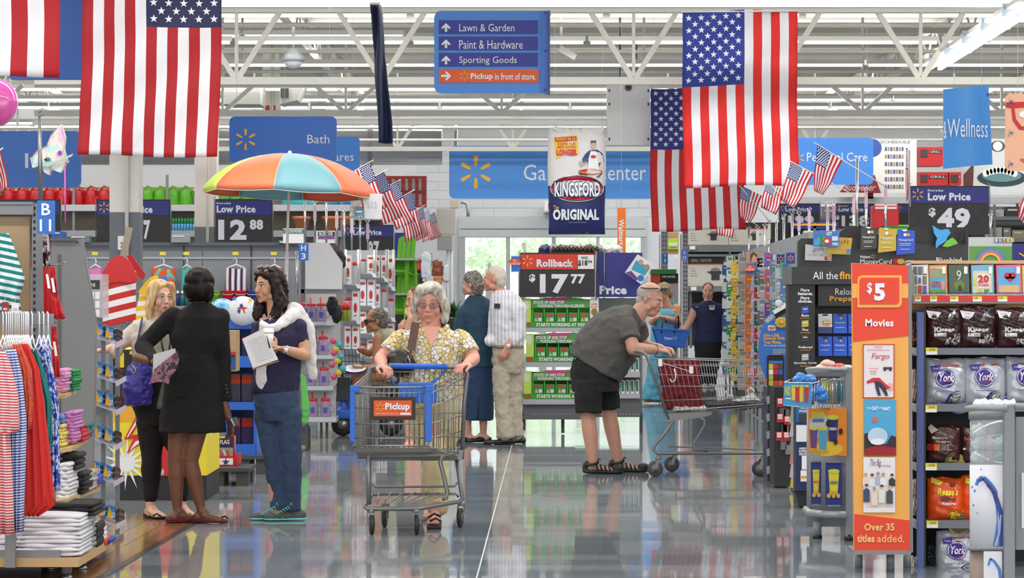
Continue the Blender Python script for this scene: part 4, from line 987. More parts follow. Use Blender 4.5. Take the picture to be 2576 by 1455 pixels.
b.tube([hc+hM @ Vector((-.012,-.114,.002)),hc+hM @ Vector((0,-.118,.006)),hc+hM @ Vector((.012,-.114,.002))],.0015,mt((170,150,130),.2,.8),5);b.build('glasses',t)
BLM=patmat('cells',[(120,112,102),(224,200,124),(232,228,220),(230,212,160),(234,232,228),(220,192,112)],33,.75,(.3,.5,.6),.05)
bl=Blob();bl.loft([(P(1085,1010),.215,.17),(P(1085,945),.205,.16),(P(1085,880),.2,.155),(P(1084,848),.21,.125),(P(1084,825),.12,.075)],(1,0,0),(0,1,0))
bl.cap(P(1008,850),P(977,888,-.07),.062,.07,ends=False);bl.cap(P(1162,850),P(1183,890,-.07),.062,.07,ends=False);bl.ell(P(1012,852),.064);bl.ell(P(1158,852),.064)
bl.cap(P(1058,862,-.13),P(1046,822,-.03),.012,.02);bl.cap(P(1100,868,-.13),P(1124,822,-.03),.012,.02)
bl.done('blouse',BLM,t,.008,3,(.014,.06))
vv=B().prism([P(1062,822,-.13),P(1108,822,-.13),P(1086,872,-.185)],(0,-.006,0),SKP);vv.build('open_neckline',t)
BEI=mt((214,196,152),.8,bump=.2,bscale=30)
bl=Blob();bl.loft([(P(1090,1080),.15,.13),(P(1092,1020),.2,.16),(P(1088,950),.19,.15)],(1,0,0),(0,1,0))
limb(bl,P(1065,1060,0),P(1098,1165,-.16),P(1100,1268,-.2),.11,.085,.085);limb(bl,P(1125,1060,0),P(1095,1160,.1),P(1085,1245,.25),.11,.085,.075)
bl.done('trousers',BEI,t,.009,3,(.02,.07))
b=B().tube([P(1078,1303,-.36),P(1092,1293,-.38),P(1108,1300,-.36)],.008,mt((60,44,38),.6)).tube([P(1082,1312,-.42),P(1096,1304,-.44),P(1110,1313,-.42)],.007,mt((60,44,38),.6)).box(P(1079,0).x,P(1113,0).x,d-.49,d-.2,.004,.02,mt((44,34,30),.7));b.build('sandal',t)
pt=thing('shoulder_bag','dark bag on a wide brown strap over the shoulder of the cart woman','bag',P(1010,920,-.05))
B().beam(P(1046,812,-.14),P(1034,882,-.2),.055,.006,mt((84,48,36),.4),(0,1,0)).beam(P(1034,882,-.2),P(1030,905,-.2),.02,.006,mt((84,48,36),.4),(0,1,0)).build('strap',pt)
bl=Blob();bl.ell(P(1008,915,-.14),(.1,.05,.09));bl.done('pouch',mt((36,30,28),.4),pt,.008,2,(.02,.05));B().tube([P(1026,895,-.22),P(1032,912,-.22),P(1026,922,-.22),P(1020,910,-.22)],.005,CHROME,6,True).build('buckle',pt)

# ---------------- shopping cart of the older woman (front towards us, turned a little)
CW=mt((150,150,150),.35,.75);CG=mt((128,128,128),.4,.6);CB=mt((40,104,206),.4)
def caster(par,c,r,yaw=0,rear=True,mat=mt((38,38,40),.5)):
    c=Vector(c);M=Matrix.Rotation(yaw,3,'Z');ax=M @ Vector((1,0,0));f=M @ Vector((0,1,0))
    cs=B().lathe(c-ax*.014,[(r*.82,0),(r,.005),(r,.023),(r*.82,.028)],mat,22,ax);cs.lathe(c-ax*.016,[(r*.55,0),(r*.5,.004),(r*.5,.028),(r*.55,.032)],mt((120,120,118),.5),18,ax)
    cs.lathe(c-ax*.02,[(r*.16,0),(r*.16,.04)],STEEL,10,ax)
    w=cs.build('wheel',par)
    fk=B()
    for s_ in (-1,1):fk.beam(c+ax*.021*s_,c+ax*.021*s_+f*r*.45+Vector((0,0,r*1.25)),.004,.028,CG,f)
    fk.lathe(c+f*r*.45+Vector((0,0,r*1.2)),[(.026,0),(.024,.012),(.014,.03)],CG,12);fk.build('caster_fork',par)
c1,c2_=17.85,18.35
A1=lambda x,y:W(x,y,c1);A2=lambda x,y:W(x,y,c2_)
t=thing('shopping_cart','grey wire shopping cart with blue corner posts and a pickup sign, facing us','cart',Vector((W(1040,0,18.1).x,18.1,0)))
b=B();fy=[975,990,1027,1067,1103,1122]
for y in fy:b.tube([A1(886,y),A1(1080,y)],.0042 if y not in (975,1122) else .006,CW,6)
for k in range(14):x=899+k*13;b.tube([A1(x,975),A1(x+1,1124)],.0028,CW,5)
b.build('front_wire_panel',t)
b=B()
for (y,y2) in ((975,930),(992,950),(1027,990),(1067,1046),(1103,1085),(1124,1142)):b.tube([A1(1080,y),A2(1172-(y2-930)*.06,y2)],.0042,CW,6)
for k in range(1,9):u=k/9;b.tube([A1(1080,975).lerp(A2(1172,930),u),A1(1080,1124).lerp(A2(1160,1142),u)],.0028,CW,5)
b.build('side_wire_panel',t)
b=B()
for (y,y2) in ((975,930),(992,950),(1027,990),(1067,1046),(1103,1085),(1124,1142)):b.tube([A1(886,y),A2(938 ,y2)],.0042,CW,6)
for k in range(1,9):u=k/9;b.tube([A1(886,975).lerp(A2(936,930),u),A1(886,1124).lerp(A2(940,1142),u)],.0028,CW,5)
b.build('side_wire_panel',t)
b=B()
for k in range(19):x=944+k*12.4;b.tube([A2(x,936),A2(x-2,1130)],.0028,CW,5)
for y in (936,970,1040,1100,1130):b.tube([A2(938,y),A2(1170,y)],.004,CW,6)
b.build('rear_wire_gate',t)
b=B();
for k in range(15):u=k/14;b.tube([A1(888,1124).lerp(A1(1080,1124),u),A2(940,1142).lerp(A2(1160,1142),u)],.003,CW,5)
b.prism([A1(890,1128),A1(1082,1128),A2(1155,1150),A2(925,1150)],(0,0,-.025),mt((92,90,86),.5));b.build('basket_floor',t)
b=B().prism([A1(889,980)+Vector((0,.01,0)),A1(889,1124)+Vector((0,.01,0)),A2(936,1145),A2(934,936)],(.004,0,0),mt((140,140,138),.5));b.build('side_liner',t)
for x0,x1 in ((880,893),(1069,1086)):
    B().pb(x0,974,x1,1113,c1-.02,.03,CB).pb(x0,970,x0+24 if x0<900 else x1,986,c1-.022,.034,CB).build('corner_post',t,.004)
hb_=B().tube([A2(928,1000),A2(926,940),A2(932,926),A2(950,922),A2(1152,924),A2(1170,928),A2(1176,942),A2(1168,1010),A2(1162,1156)],.014,CG,10);hb_.build('handle_frame',t)
B().tube([A2(984,921)-Vector((0,.01,0)),A2(1126,923)-Vector((0,.01,0))],.0185,CB,12).build('handle_sleeve',t)
B().poly([(1150,1135),(1166,1132),(1162,1160),(1130,1150)],c2_-.03,.03,CG).build('corner_plate',t)
b=B().pb(1000,964,1098,976,c2_-.12,.12,CB).pb(1002,974,1098,1014,c2_-.12,.02,CB);b.build('child_seat',t,.005)
B().tube([A2(980,936),A2(986,956),A2(994,978)],.008,mt((60,120,200),.6)).tube([A2(1120,932),A2(1104,952),A2(1080,966)],.008,mt((60,120,200),.6)).build('seat_belt',t)
for x in (982,1118):B().tube([A2(x-6,938)-Vector((0,.02,0)),A2(x-6,918)-Vector((0,.02,0)),A2(x,913)-Vector((0,.02,0)),A2(x+5,920)-Vector((0,.02,0)),A2(x+5,938)-Vector((0,.02,0))],.004,CG,6).build('loop',t)
sg=B().pb(931,999,1045,1057,c1-.035,.014,mt((46,30,28),.5)).pb(940,1008,1036,1048,c1-.039,.004,mt((222,88,34),.5)).build('sign_plate',t,.002)
b=B().spark(957,1025,12,c1-.039,YEL).text('Pickup',969,1014,1031,1036,c1-.039,SW,.045).text('Order online. Pick up in store.',944,1039,1005,1044,c1-.039,SW,.0).pb(1007,1039,1033,1044,c1-.042,.002,SW)
b.build('lettering',sg)
b=B().tube([A1(930,1318),A1(926,1310)],.012,CG)
def fr(pts,r=.0135,m_=CG,nm='frame_tube'):B().tube(pts,r,m_,10).build(nm,t)
fr([A1(918,1276),A1(924,1281),A1(1050,1281),A2(1155,1263),A2(1164,1256),A2(1162,1248),A2(1148,1154)]);fr([A1(924,1150),A1(927,1146),A1(928,1270)],.016);fr([A1(1120,1150),A1(1112,1148),A1(1108,1165),A1(1118,1205),A1(1126,1240),A1(1122,1254),A1(1112,1257)],.014)
fr([A2(938,1245),A2(1146,1243),A2(1154,1252)],.008);fr([A2(936,1216),A2(944,1226),A2(1144,1224),A2(1150,1214)],.008)
fr([A1(918,1275),A2(936,1246)],.01)
b=B()
for k in range(7):b.tube([A1(948+k*17,1268),A2(954+k*34-k*4,1240)],.0045,CW,6)
b.build('lower_rack_wires',t)
B().tube([A1(900,1150),A1(1130,1148)],.012,mt((84,82,78),.5)).build('cross_bar',t)
for px,dd,yw in ((935,c1-.02,.15),(1048,c1-.02,.1),(1158,c2_+.03,-.2),(968,c2_+.03,-.1)):
    q=W(px,1300,dd);caster(t,(q.x,dd,.062),.062,yw)

# ---------------- man leaning on his cart
d=23.8;P=fig(d);t=person('balding man in a grey tee and black shorts leaning over his cart',Vector((P(1520,0).x,d,0)))
SKB=skinmat((196,146,126));hM=headM(66,18,0);hc=P(1637,752)
bl=Blob();head(bl,hc,hM,1.1,False,jaw=1.15,nose=1.2);bl.cap(P(1622,768),P(1600,798),.068,.078);bl.ell(P(1640,785),(.05,.05,.045))
bl.spine([(P(1500,915),(.87,0,-.49),.17,.15),(P(1535,865),(.8,0,-.6),.18,.17),(P(1580,812),(.6,0,-.8),.12,.15)])
limb(bl,P(1583,830,-.2),P(1592,878,-.26),P(1652,880,-.12),.062,.054,.036);hand(bl,P(1650,880,-.12),(.95,.1,-.12),(0,.3,-1),.75,1,1.05)
limb(bl,P(1600,830,.18),P(1622,872,.26),P(1662,876,.1),.06,.05,.034);hand(bl,P(1660,876,.1),(.9,-.35,-.1),(0,-.3,-1),.7,-1,1.05)
limb(bl,P(1492,925,-.08),P(1480,1050,-.1),P(1492,1165,-.1),.085,.066,.042);limb(bl,P(1508,925,.08),P(1533,1045,.1),P(1555,1162,.1),.085,.066,.042)
footblob(bl,P(1494,1166,-.1),(1,-.1,0),.27,.046);footblob(bl,P(1558,1164,.1),(1,-.1,0),.27,.046)
bl.done('body',SKB,t,.007,2)
face(t,hc,hM,1.1,False,(70,80,90),(150,130,118),(178,104,94),-.5)
hairblob(t,hc,hM,hairmat((150,142,134),(190,184,178),.6,(1,1,1),60),[('e',0,.035,.03,.08,.088,.078),('e',0,.06,-.03,.072,.05,.06),('e',.07,.006,.018,.012,.03,.022),('e',-.07,.006,.018,.012,.03,.022)],1.1,.007,(.004,.02))
GT=mt((84,82,80),.85,bump=.25,bscale=30)
bl=Blob();bl.spine([(P(1496,927),(.87,0,-.49),.245,.21),(P(1510,900),(.88,0,-.46),.265,.225),(P(1528,870),(.86,0,-.5),.265,.235),(P(1550,838),(.74,0,-.67),.235,.235),(P(1574,812),(.6,0,-.8),.175,.22),(P(1592,797),(.5,0,-.86),.115,.15),(P(1603,791),(.5,0,-.86),.085,.1)])
bl.cap(P(1576,812,-.16),P(1584,856,-.24),.088,.09,ends=False);bl.ell(P(1574,812,-.15),.09);bl.cap(P(1600,815,.16),P(1612,850,.22),.085,.08,ends=False)
bl.done('tee_shirt',GT,t,.009,4,(.03,.09))
bl=Blob();bl.loft([(P(1498,985),.2,.2),(P(1492,940),.19,.2),(P(1485,905),.15,.18)],(1,0,0),(0,1,0));bl.cap(P(1482,960,-.1),P(1480,1040,-.11),.12,.115,ends=False);bl.cap(P(1525,960,.09),P(1531,1030,.1),.11,.1,ends=False)
bl.done('shorts',mt((22,21,22),.85,bump=.3,bscale=30),t,.009,3,(.02,.08))
for ax,dy in ((1494,-.1),(1558,.1)):
    b=B();sm=mt((34,34,38),.6);g=P(ax,1166,dy)
    bl=Blob();bl.cap(Vector((g.x-.05,g.y,.02)),Vector((g.x+.2,g.y-.02,.018)),.048,.05,((0,1,0),1,.4));bl.ell((g.x+.2,g.y-.02,.045),(.05,.052,.035));bl.cap((g.x-.07,g.y,.05),(g.x-.06,g.y,.085),.03,.026);bl.done('sandal_sole',sm,t,.008,2)
    for k in range(4):b.tube([(g.x+.03+k*.035,g.y-.06,.03),(g.x+.02+k*.035,g.y-.035,.085-k*.01),(g.x+.02+k*.035,g.y+.03,.085-k*.01)],.009,sm,6)
    b.tube([(g.x-.075,g.y-.03,.075),(g.x-.01,g.y-.055,.08),(g.x+.04,g.y-.045,.1)],.011,sm,6).tube([(g.x+.03,g.y-.05,.1),(g.x+.04,g.y-.06,.13),(g.x+.055,g.y-.06,.12)],.006,sm,6);b.build('sandal_straps',t)
b=B()
for s_ in (-1,1):b.ell(hc+hM @ Vector((s_*.036,-.085,.112)),(.03,.014,.022),mt((30,28,30),.1,coat=1),12,hM);b.tube([hc+hM @ Vector((s_*.07,-.07,.112)),hc+hM @ Vector((s_*.095,.0,.09)),hc+hM @ Vector((s_*.09,.08,.07))],.005,mt((30,28,30),.3),6)
b.build('sunglasses',t)
B().lathe(P(1650,880,-.12),[(.042,-.01),(.043,0),(.042,.01)],mt((50,50,54),.4),16,(1,.1,-.1)).build('wrist_watch',t)
# his cart, side on
C2=[23.35,23.95]
t=thing('shopping_cart','empty-looking wire cart seen side-on under the leaning man, red trousers in it','cart',Vector((W(1790,0,23.65).x,23.65,0)))
def cartside(dd,nm):
    Q=lambda x,y:W(x,y,dd);b=B();ox=6 if dd>23.6 else 0;oy=-4 if dd>23.6 else 0
    L=[(1641,903,1960,912),(1646,918,1960,925),(1651,943,1960,950),(1657,972,1960,974),(1666,1008,1960,1000),(1676,1036,1960,1015)]
    for k,l in enumerate(L):b.tube([Q(l[0]+ox,l[1]+oy),Q(l[2]+ox,l[3]+oy)],.005 if k in (0,5) else .0035,CW,6)
    for k in range(24):
        u=(k+1)/24;x0=1641+u*319;x1=1676+u*284;b.tube([Q(x0+ox,903+9*u+oy),Q(x1+ox,1036-21*u+oy)],.0025,CW,5)
    b.build(nm,t)
for dd in C2:cartside(dd,'side_wire_panel')
b=B()
for y,x in ((907,1960),(950,1960),(1008,1960)):b.tube([W(x,y,C2[0]),W(x,y,C2[1])],.005,CW,6)
for k in range(7):q=k/6;b.tube([W(1960,907,C2[0]).lerp(W(1960,907,C2[1]),q),W(1958,1012,C2[0]).lerp(W(1958,1012,C2[1]),q)],.003,CW,5)
b.build('front_wire_panel',t)
b=B().prism([W(1676,1040,C2[0]),W(1676,1040,C2[1]),W(1960,1018,C2[1]),W(1960,1018,C2[0])],(0,0,-.012),mt((86,86,84),.5))
for k in range(20):x=1680+k*14;b.tube([W(x,1036-k,C2[0]),W(x,1036-k,C2[1])],.003,CW,5)
b.build('basket_floor',t)
for dd in C2:
    q=lambda x,y:W(x,y,dd)
    B().tube([q(1600,884),q(1614,885),q(1626,894),q(1634,915),q(1682,1056)],.014,CG,10).build('handle_frame',t)
    B().tube([q(1694,1056),q(1672,1092),q(1646,1122),q(1644,1134),q(1654,1141),q(1960,1141)],.0135,CG,10).build('frame_tube',t)
    B().tube([q(1762,1052),q(1772,1056),q(1772,1070),q(1746,1116),q(1748,1130),q(1782,1134)],.012,CG,10).build('frame_tube',t)
    B().poly([(1674,1042),(1790,1036),(1790,1044),(1770,1050),(1676,1062)],dd-.01,.02,CG).build('base_rail',t)
B().tube([W(1602,884,C2[0]),W(1602,884,C2[1])],.016,CG,10).build('handle_bar',t)
B().tube([W(1668,1100,C2[0]),W(1668,1100,C2[1])],.007,CG,8).tube([W(1700,1130,C2[0]),W(1700,1130,C2[1])],.007,CG,8).tube([W(1900,1136,C2[0]),W(1900,1136,C2[1])],.007,CG,8).tube([W(1680,1124,C2[0]+.1),W(1900,1132,C2[0]+.1)],.006,CG,6).build('rack_bars',t)
for px,dd in ((1648,C2[0]),(1690,C2[1]),(1911,C2[0]),(1925,C2[1])):
    q=W(px,1170,dd);caster(t,(q.x,dd,.064),.064,R(-88),mat=mt((70,68,66) if px<1800 else (44,44,46),.5))
RC=mt((112,18,28),.85,bump=.3,bscale=30)
rt=thing('trousers','dark red trousers on a clip hanger standing in the leaning man\'s cart','clothes',W(1710,1030,23.6));bl=Blob();bl.loft([(W(1722,1030,23.6),.17,.05),(W(1712,960,23.6),.165,.06),(W(1708,906,23.6),.175,.05)],(1,0,0),(0,1,0));bl.done('cloth',RC,rt,.009,2,(.04,.05))
B().beam(W(1662,912,23.3),W(1740,936,23.3),.004,.016,mt((222,214,214),.3),(0,1,0)).pb(1656,904,1666,922,23.29,.012,WHITE).pb(1734,922,1744,940,23.29,.012,WHITE).tube([W(1696,928,23.28),W(1700,944,23.28),W(1698,958,23.28),W(1690,962,23.28),W(1686,954,23.28)],.005,WHITE,6).build('hanger',rt)
for k,(x0,x1,y0,y1,cc,lb) in enumerate(((1775,1925,1004,1026,(36,36,40),'folded black clothes lying in the front of the leaning man\'s cart'),(1690,1775,1020,1034,(208,204,200),'white folded paper lying under the red trousers in the cart'))):
    bl=Blob();a_=W(x0,y1,23.65);c_=W(x1,y0,23.65);bl.ell(((a_.x+c_.x)/2,23.65,(a_.z+c_.z)/2-.01),((c_.x-a_.x)/2,.2,(c_.z-a_.z)/2));bl.box(((a_.x+c_.x)/2,23.65,a_.z+.02),(c_.x-a_.x)/2.1,.18,.016,Matrix.Identity(3))
    tag(bl.done('folded_clothes' if k==0 else 'paper_pile',mt(cc,.8),None,.009,1,(.03,.05)),lb,'clothes' if k==0 else 'paper')
hg=thing('clothes_hanger','white plastic hangers lying on the black clothes in the cart','hanger',W(1880,1010,23.5));B().poly([(1840,1008),(1875,998),(1884,990),(1896,990),(1905,1000),(1915,1008),(1895,1006),(1860,1010)],23.42,.01,WHITE).tube([W(1884,992,23.42),W(1880,982,23.42),W(1890,976,23.42),W(1897,984,23.42),W(1894,990,23.42)],.006,WHITE,6).build('hanger_body',hg)

# ---------------- couple seen from behind
def simple_shoe(t,an,dv,c=(30,28,28),L=.27):shoe(t,an,dv,mt(c,.4),mt((20,20,20),.6),L,.047,h=.07)
d=28.5;P=fig(d);t=person('woman with grey curly hair in a teal jacket and long denim skirt, back to us',Vector((P(1205,0).x,d,0)))
hM=headM(-108,2,0);hc=P(1186,716);sk=skinmat((206,152,132))
bl=Blob();head(bl,hc,hM,1.0,True);bl.cap(P(1194,735),P(1200,775),.05,.06);bl.loft([(P(1205,900),.14,.1),(P(1203,770),.14,.09)])
for ax in (1176,1216):limb(bl,P(ax,900),P(ax,1000),P(ax,1104),.06,.05,.03);footblob(bl,P(ax,1104),(-.95,.1,0),gap=.02)
bl.done('body',sk,t,.009,2);face(t,hc,hM,1.0,True,(60,50,44),(110,100,90))
hairblob(t,hc,hM,hairmat((78,72,66),(150,142,134),.6,(1,1,1),40),[('e',0,.02,.05,.09,.1,.09),('e',0,.06,-.01,.09,.075,.09),('e',0,.06,-.06,.07,.06,.06)],1.0,.008,(.03,.022))
TL=mt((24,62,84),.7,bump=.3,bscale=40)
bl=Blob();bl.loft([(P(1208,925),.19,.14),(P(1206,850),.17,.14),(P(1204,790),.185,.13),(P(1200,755),.12,.08),(P(1198,742),.06,.06)]);limb(bl,P(1165,785),P(1150,850,-.02),P(1150,905,.1),.065,.06,.05);limb(bl,P(1236,785),P(1240,850),P(1238,910),.062,.058,.05)
bl.done('jacket',TL,t,.01,3,(.014,.06))
bl=Blob();bl.loft([(P(1205,1058),.145,.12),(P(1205,990),.15,.13),(P(1208,900),.165,.13)]);bl.done('skirt',mt((36,60,98),.8,bump=.3,bscale=25),t,.01,2,(.015,.07))
B().tube([P(1202,1058,-.125),P(1203,1000,-.135)],.006,mt((18,30,52))).build('skirt_slit',t)
for ax in (1176,1216):simple_shoe(t,P(ax,1104),(-.9,-.3,0),L=.24)
d=28.2;P=fig(d);t=person('older man in a striped shirt and khaki trousers looking left',Vector((P(1275,0).x,d,0)))
hM=headM(-98,0,0);hc=P(1243,704);sk=skinmat((200,142,118))
bl=Blob();head(bl,hc,hM,1.08,False,jaw=1.05,nose=1.05);bl.cap(P(1252,722),P(1266,755),.058,.068);bl.loft([(P(1277,880),.13,.12),(P(1277,770),.15,.11)])
bl.cap(P(1290,855,-.15),P(1276,873,-.2),.042,.032);hand(bl,P(1276,873,-.2),(-.45,-.1,-1),(-.3,.9,0),.5,1,1.05);bl.done('body',sk,t,.009,2);face(t,hc,hM,1.08,False,(70,80,90),(190,180,170))
hairblob(t,hc,hM,hairmat((190,180,168),(214,206,196),.6,(1,1,1),60),[('e',0,.045,.02,.079,.075,.07),('e',0,.06,-.02,.072,.055,.06),('e',0,.02,.05,.074,.09,.078)],1.08,.009,(.004,.02))
STR=patmat('stripe',[(226,226,234),(120,140,184),(214,206,204)],9,.75,(0,0,0),.62)
bl=Blob();bl.loft([(P(1278,872),.16,.15),(P(1279,820),.175,.165),(P(1279,775),.19,.155),(P(1270,745),.15,.11),(P(1262,730),.075,.075)])
limb(bl,P(1296,775,-.12),P(1306,838,-.12),P(1292,858,-.15),.075,.065,.058);limb(bl,P(1245,780,.1),P(1238,850,.1),P(1230,860,-.1),.06,.055,.05);bl.done('shirt',STR,t,.01,3,(.02,.07))
B().lathe(P(1278,872),[(.158,-.016),(.16,0),(.158,.016)],mt((150,132,100),.6),24).build('belt',t)
B().pb(1243,764,1258,776,d-.15,.02,mt((26,26,28),.5)).build('glasses_case',t)
KH=mt((176,166,150),.8,bump=.2,bscale=25)
bl=Blob();bl.loft([(P(1279,940),.13,.13),(P(1279,910),.165,.155),(P(1278,872),.155,.15)]);limb(bl,P(1262,930,-.05),P(1262,1010,-.06),P(1272,1090,-.06),.1,.078,.085);limb(bl,P(1294,930,.05),P(1292,1010,.04),P(1296,1090,.06),.1,.078,.08)
bl.cap(P(1268,1060,-.06),P(1272,1102,-.06),.082,.092,ends=False);bl.cap(P(1294,1060,.06),P(1297,1098,.06),.08,.085,ends=False);bl.done('trousers',KH,t,.01,3,(.025,.06))
simple_shoe(t,P(1272,1104,-.06),(-1,-.1,0),L=.3);simple_shoe(t,P(1298,1104,.08),(-.8,-.1,0),L=.3)
b=B().lathe(P(1280,868,-.18),[(.038,-.01),(.039,0),(.038,.01)],CHROME,16,(.4,.1,1)).lathe(P(1279,870,-.22),[(.018,0),(.018,.008)],WHITE,12,(0,-1,0));b.build('wrist_watch',t)

# ---------------- seated scooter rider, woman behind, basket shopper, employee, half hidden shopper
d=30.0;P=fig(d);t=person('woman with short dark hair and sunglasses seated on a scooter, facing left',Vector((P(965,0).x,d,0)))
hM=headM(-80,4,0);hc=P(944,808);sk=skinmat((176,118,88))
bl=Blob();head(bl,hc,hM,1.1,True);bl.cap(P(955,825),P(968,850),.045,.055);bl.loft([(P(985,930),.13,.12),(P(972,850),.12,.12)]);limb(bl,P(950,850,-.15),P(945,925,-.2),P(915,925,-.25),.05,.042,.03);hand(bl,P(915,925,-.25),(-1,0,.1),(0,0,1),.4,1,.9)
limb(bl,P(970,850,.15),P(930,890,.1),P(905,880,.05),.045,.04,.03);limb(bl,P(975,940,-.1),P(900,950,-.12),P(890,1040,-.12),.085,.07,.05);bl.done('body',sk,t,.009,2);face(t,hc,hM,1.0)
hairblob(t,hc,hM,hairmat((60,54,50),(120,112,104),.5,(1,1,1),40),[('e',0,.03,.045,.09,.105,.09),('e',0,.07,-.02,.09,.07,.075)],1.0,.009,(.02,.03))
bl=Blob();bl.loft([(P(988,960),.17,.15),(P(982,890),.15,.14),(P(972,840),.13,.12),(P(968,828),.08,.07)]);bl.done('tank_top',mt((162,162,136),.8),t,.01,3,(.02,.06))
bl=Blob();bl.cap(P(985,950),P(905,955,-.1),.11,.09);bl.done('shorts',mt((150,128,112),.8),t,.01,2)
B().beam(hc+hM @ Vector((-.06,-.1,.0)),hc+hM @ Vector((.06,-.1,.0)),.03,.045,mt((24,20,20),.15),hM @ Vector((0,0,1))).beam(hc+hM @ Vector((.07,-.08,.005)),hc+hM @ Vector((.08,.01,.005)),.01,.02,mt((24,20,20),.15)).beam(hc+hM @ Vector((-.07,-.08,.005)),hc+hM @ Vector((-.08,.01,.005)),.01,.02,mt((24,20,20),.15)).build('sunglasses',t)
pl=tag(B().lathe(P(893,930,-.3),[(.02,-.012),(.085,-.008),(.112,.012),(.115,.014),(.108,.012),(.08,-.002),(.02,-.004)],mt((236,234,238),.4),28,(0,-.35,1)).build('plate'),'white round plate with a blue rim held by the scooter rider','plate');
B().lathe(P(893,931,-.3),[(.06,-.022),(.112,-.006)],mt((50,60,150),.4),28,(0,-.35,1)).build('rim',pl)
t=thing('mobility_scooter','blue and black shop scooter behind the grey cart','scooter',Vector((P(930,0).x,30.1,0)))
bl=Blob();bl.box(P(930,1040),.34,.22,.05,Matrix.Identity(3));bl.cap(P(868,1040),P(862,970),.07,.05,((0,1,0),3,1));bl.done('body_shell',mt((40,100,200),.35),t,.015,2)
B().beam(P(866,960),P(852,900),.2,.03,mt((40,42,46),.4)).pb(848,950,880,1010,29.8,.35,mt((52,54,58),.5)).build('steering_column',t,.01)
b=B()
for k in range(8):b.tube([P(850+k*9,880,-.1),P(852+k*9,940,-.1)],.003,mt((40,40,44)),5)
for y in (880,910,940):b.tube([P(848,y,-.1),P(920,y,-.1)],.004,mt((40,40,44)),6)
b.build('wire_basket',t)
for px in (865,985):B().lathe((P(px,0).x,29.8,.12),[(.08,0),(.12,.01),(.12,.07),(.08,.08)],mt((30,30,32),.6),20,(0,1,0)).lathe((P(px,0).x,29.79,.12),[(.05,0),(.05,.02)],STEEL,14,(0,1,0)).build('wheel',t)
bl=Blob();bl.box(P(990,985),.18,.2,.03,Matrix.Identity(3));bl.box(P(1020,930),.03,.2,.2,Matrix.Identity(3));bl.cap(P(985,1040),P(985,990),.05,.05);bl.done('seat',mt((34,34,38),.5),t,.015,2)
B().tube([P(845,1010,-.15),P(840,975,-.16),P(850,965,-.16),P(862,975,-.15)],.012,mt((30,30,34),.4)).build('bumper_loop',t)
d=27.0;P=fig(d);t=person('brown haired woman with a hand at her mouth, behind the cart woman',Vector((P(1030,0).x,d,0)))
hM=headM(-60,8,0);hc=P(1045,755);sk=skinmat((214,158,134))
bl=Blob();head(bl,hc,hM,.98,True);bl.cap(P(1045,770),P(1042,810),.045,.055);bl.loft([(P(1040,1000),.15,.11),(P(1040,900),.13,.1),(P(1040,815),.15,.09)]);limb(bl,P(1018,815),P(1016,870,-.1),P(1032,800,-.15),.045,.04,.028);hand(bl,P(1032,800,-.15),(.1,.2,1),(0,1,0),.9,1,.9)
for ax in (1030,1050):bl.cap(P(ax,1000),P(ax,1120),.06,.035);footblob(bl,P(ax,1122),(-.6,-.8,0))
bl.done('body',sk,t,.009,2);face(t,hc,hM,.98)
hairblob(t,hc,hM,hairmat((84,58,44),(130,98,76),.5),[('e',0,.03,.045,.088,.1,.088),('e',0,.06,-.03,.08,.06,.1)],.98,.009,(.01,.03))
bl=Blob();bl.loft([(P(1040,1000),.17,.13),(P(1040,900),.15,.12),(P(1040,830),.14,.11),(P(1040,812),.1,.08)]);bl.cap(P(1025,815),P(1028,800),.03,.03);bl.done('dress',mt((28,26,30),.8),t,.01,3)
d=38.3;P=fig(d);t=person('blonde woman in a pale blue tank top and long skirt holding a basket',Vector((P(1668,0).x,d,0)))
hM=headM(-40,25,0);hc=P(1668,738);sk=skinmat((206,150,122))
bl=Blob();head(bl,hc,hM,1.0,True);bl.cap(P(1675,752),P(1680,775),.05,.06);bl.loft([(P(1672,850),.16,.12),(P(1678,780),.17,.1)]);limb(bl,P(1700,775),P(1706,812,-.05),P(1672,800,-.2),.062,.052,.035);hand(bl,P(1672,800,-.2),(-1,0,.3),(0,0,1),.6,1);limb(bl,P(1652,775),P(1640,810,-.1),P(1652,800,-.25),.055,.05,.033)
footblob(bl,P(1645,1004),(-.9,-.3,0));footblob(bl,P(1672,1004),(-.9,-.3,0));bl.done('body',sk,t,.011,2);face(t,hc,hM,1.0)
hairblob(t,hc,hM,hairmat((120,100,72),(176,152,112),.5),[('e',0,.03,.045,.095,.11,.095),('e',0,.07,-.03,.09,.07,.1)],1.0,.01,(.012,.03))
LB=mt((98,172,198),.75);bl=Blob();bl.loft([(P(1672,870),.2,.15),(P(1672,830),.185,.15),(P(1676,790),.165,.13),(P(1676,778),.12,.1)]);bl.cap(P(1692,790),P(1694,760),.025,.022);bl.cap(P(1658,790),P(1662,760),.025,.022);bl.done('tank_top',LB,t,.011,3,(.015,.07))
bl=Blob();bl.loft([(P(1655,1006),.24,.17),(P(1662,940),.19,.15),(P(1670,865),.18,.14)]);bl.done('skirt',mt((84,160,190),.75),t,.012,2,(.04,.09))
t=thing('shopping_basket','blue hand basket with black handles carried by the pale blue shopper','basket',P(1688,875,-.3));dd=d-.35
b=B().poly([(1640,824),(1735,830),(1720,876),(1652,866)],dd,.02,CB).poly([(1640,824),(1735,830),(1720,876),(1652,866)],dd+.28,.02,CB);b.build('side_wall',t)
b=B().prism([W(1652,868,dd),W(1720,877,dd),W(1720,877,dd+.3),W(1652,868,dd+.3)],(0,0,.01),CB).prism([W(1640,824,dd),W(1652,868,dd),W(1652,868,dd+.3),W(1640,824,dd+.3)],(.012,0,0),CB).prism([W(1735,830,dd),W(1720,877,dd),W(1720,877,dd+.3),W(1735,830,dd+.3)],(.012,0,0),CB);b.build('end_walls',t)
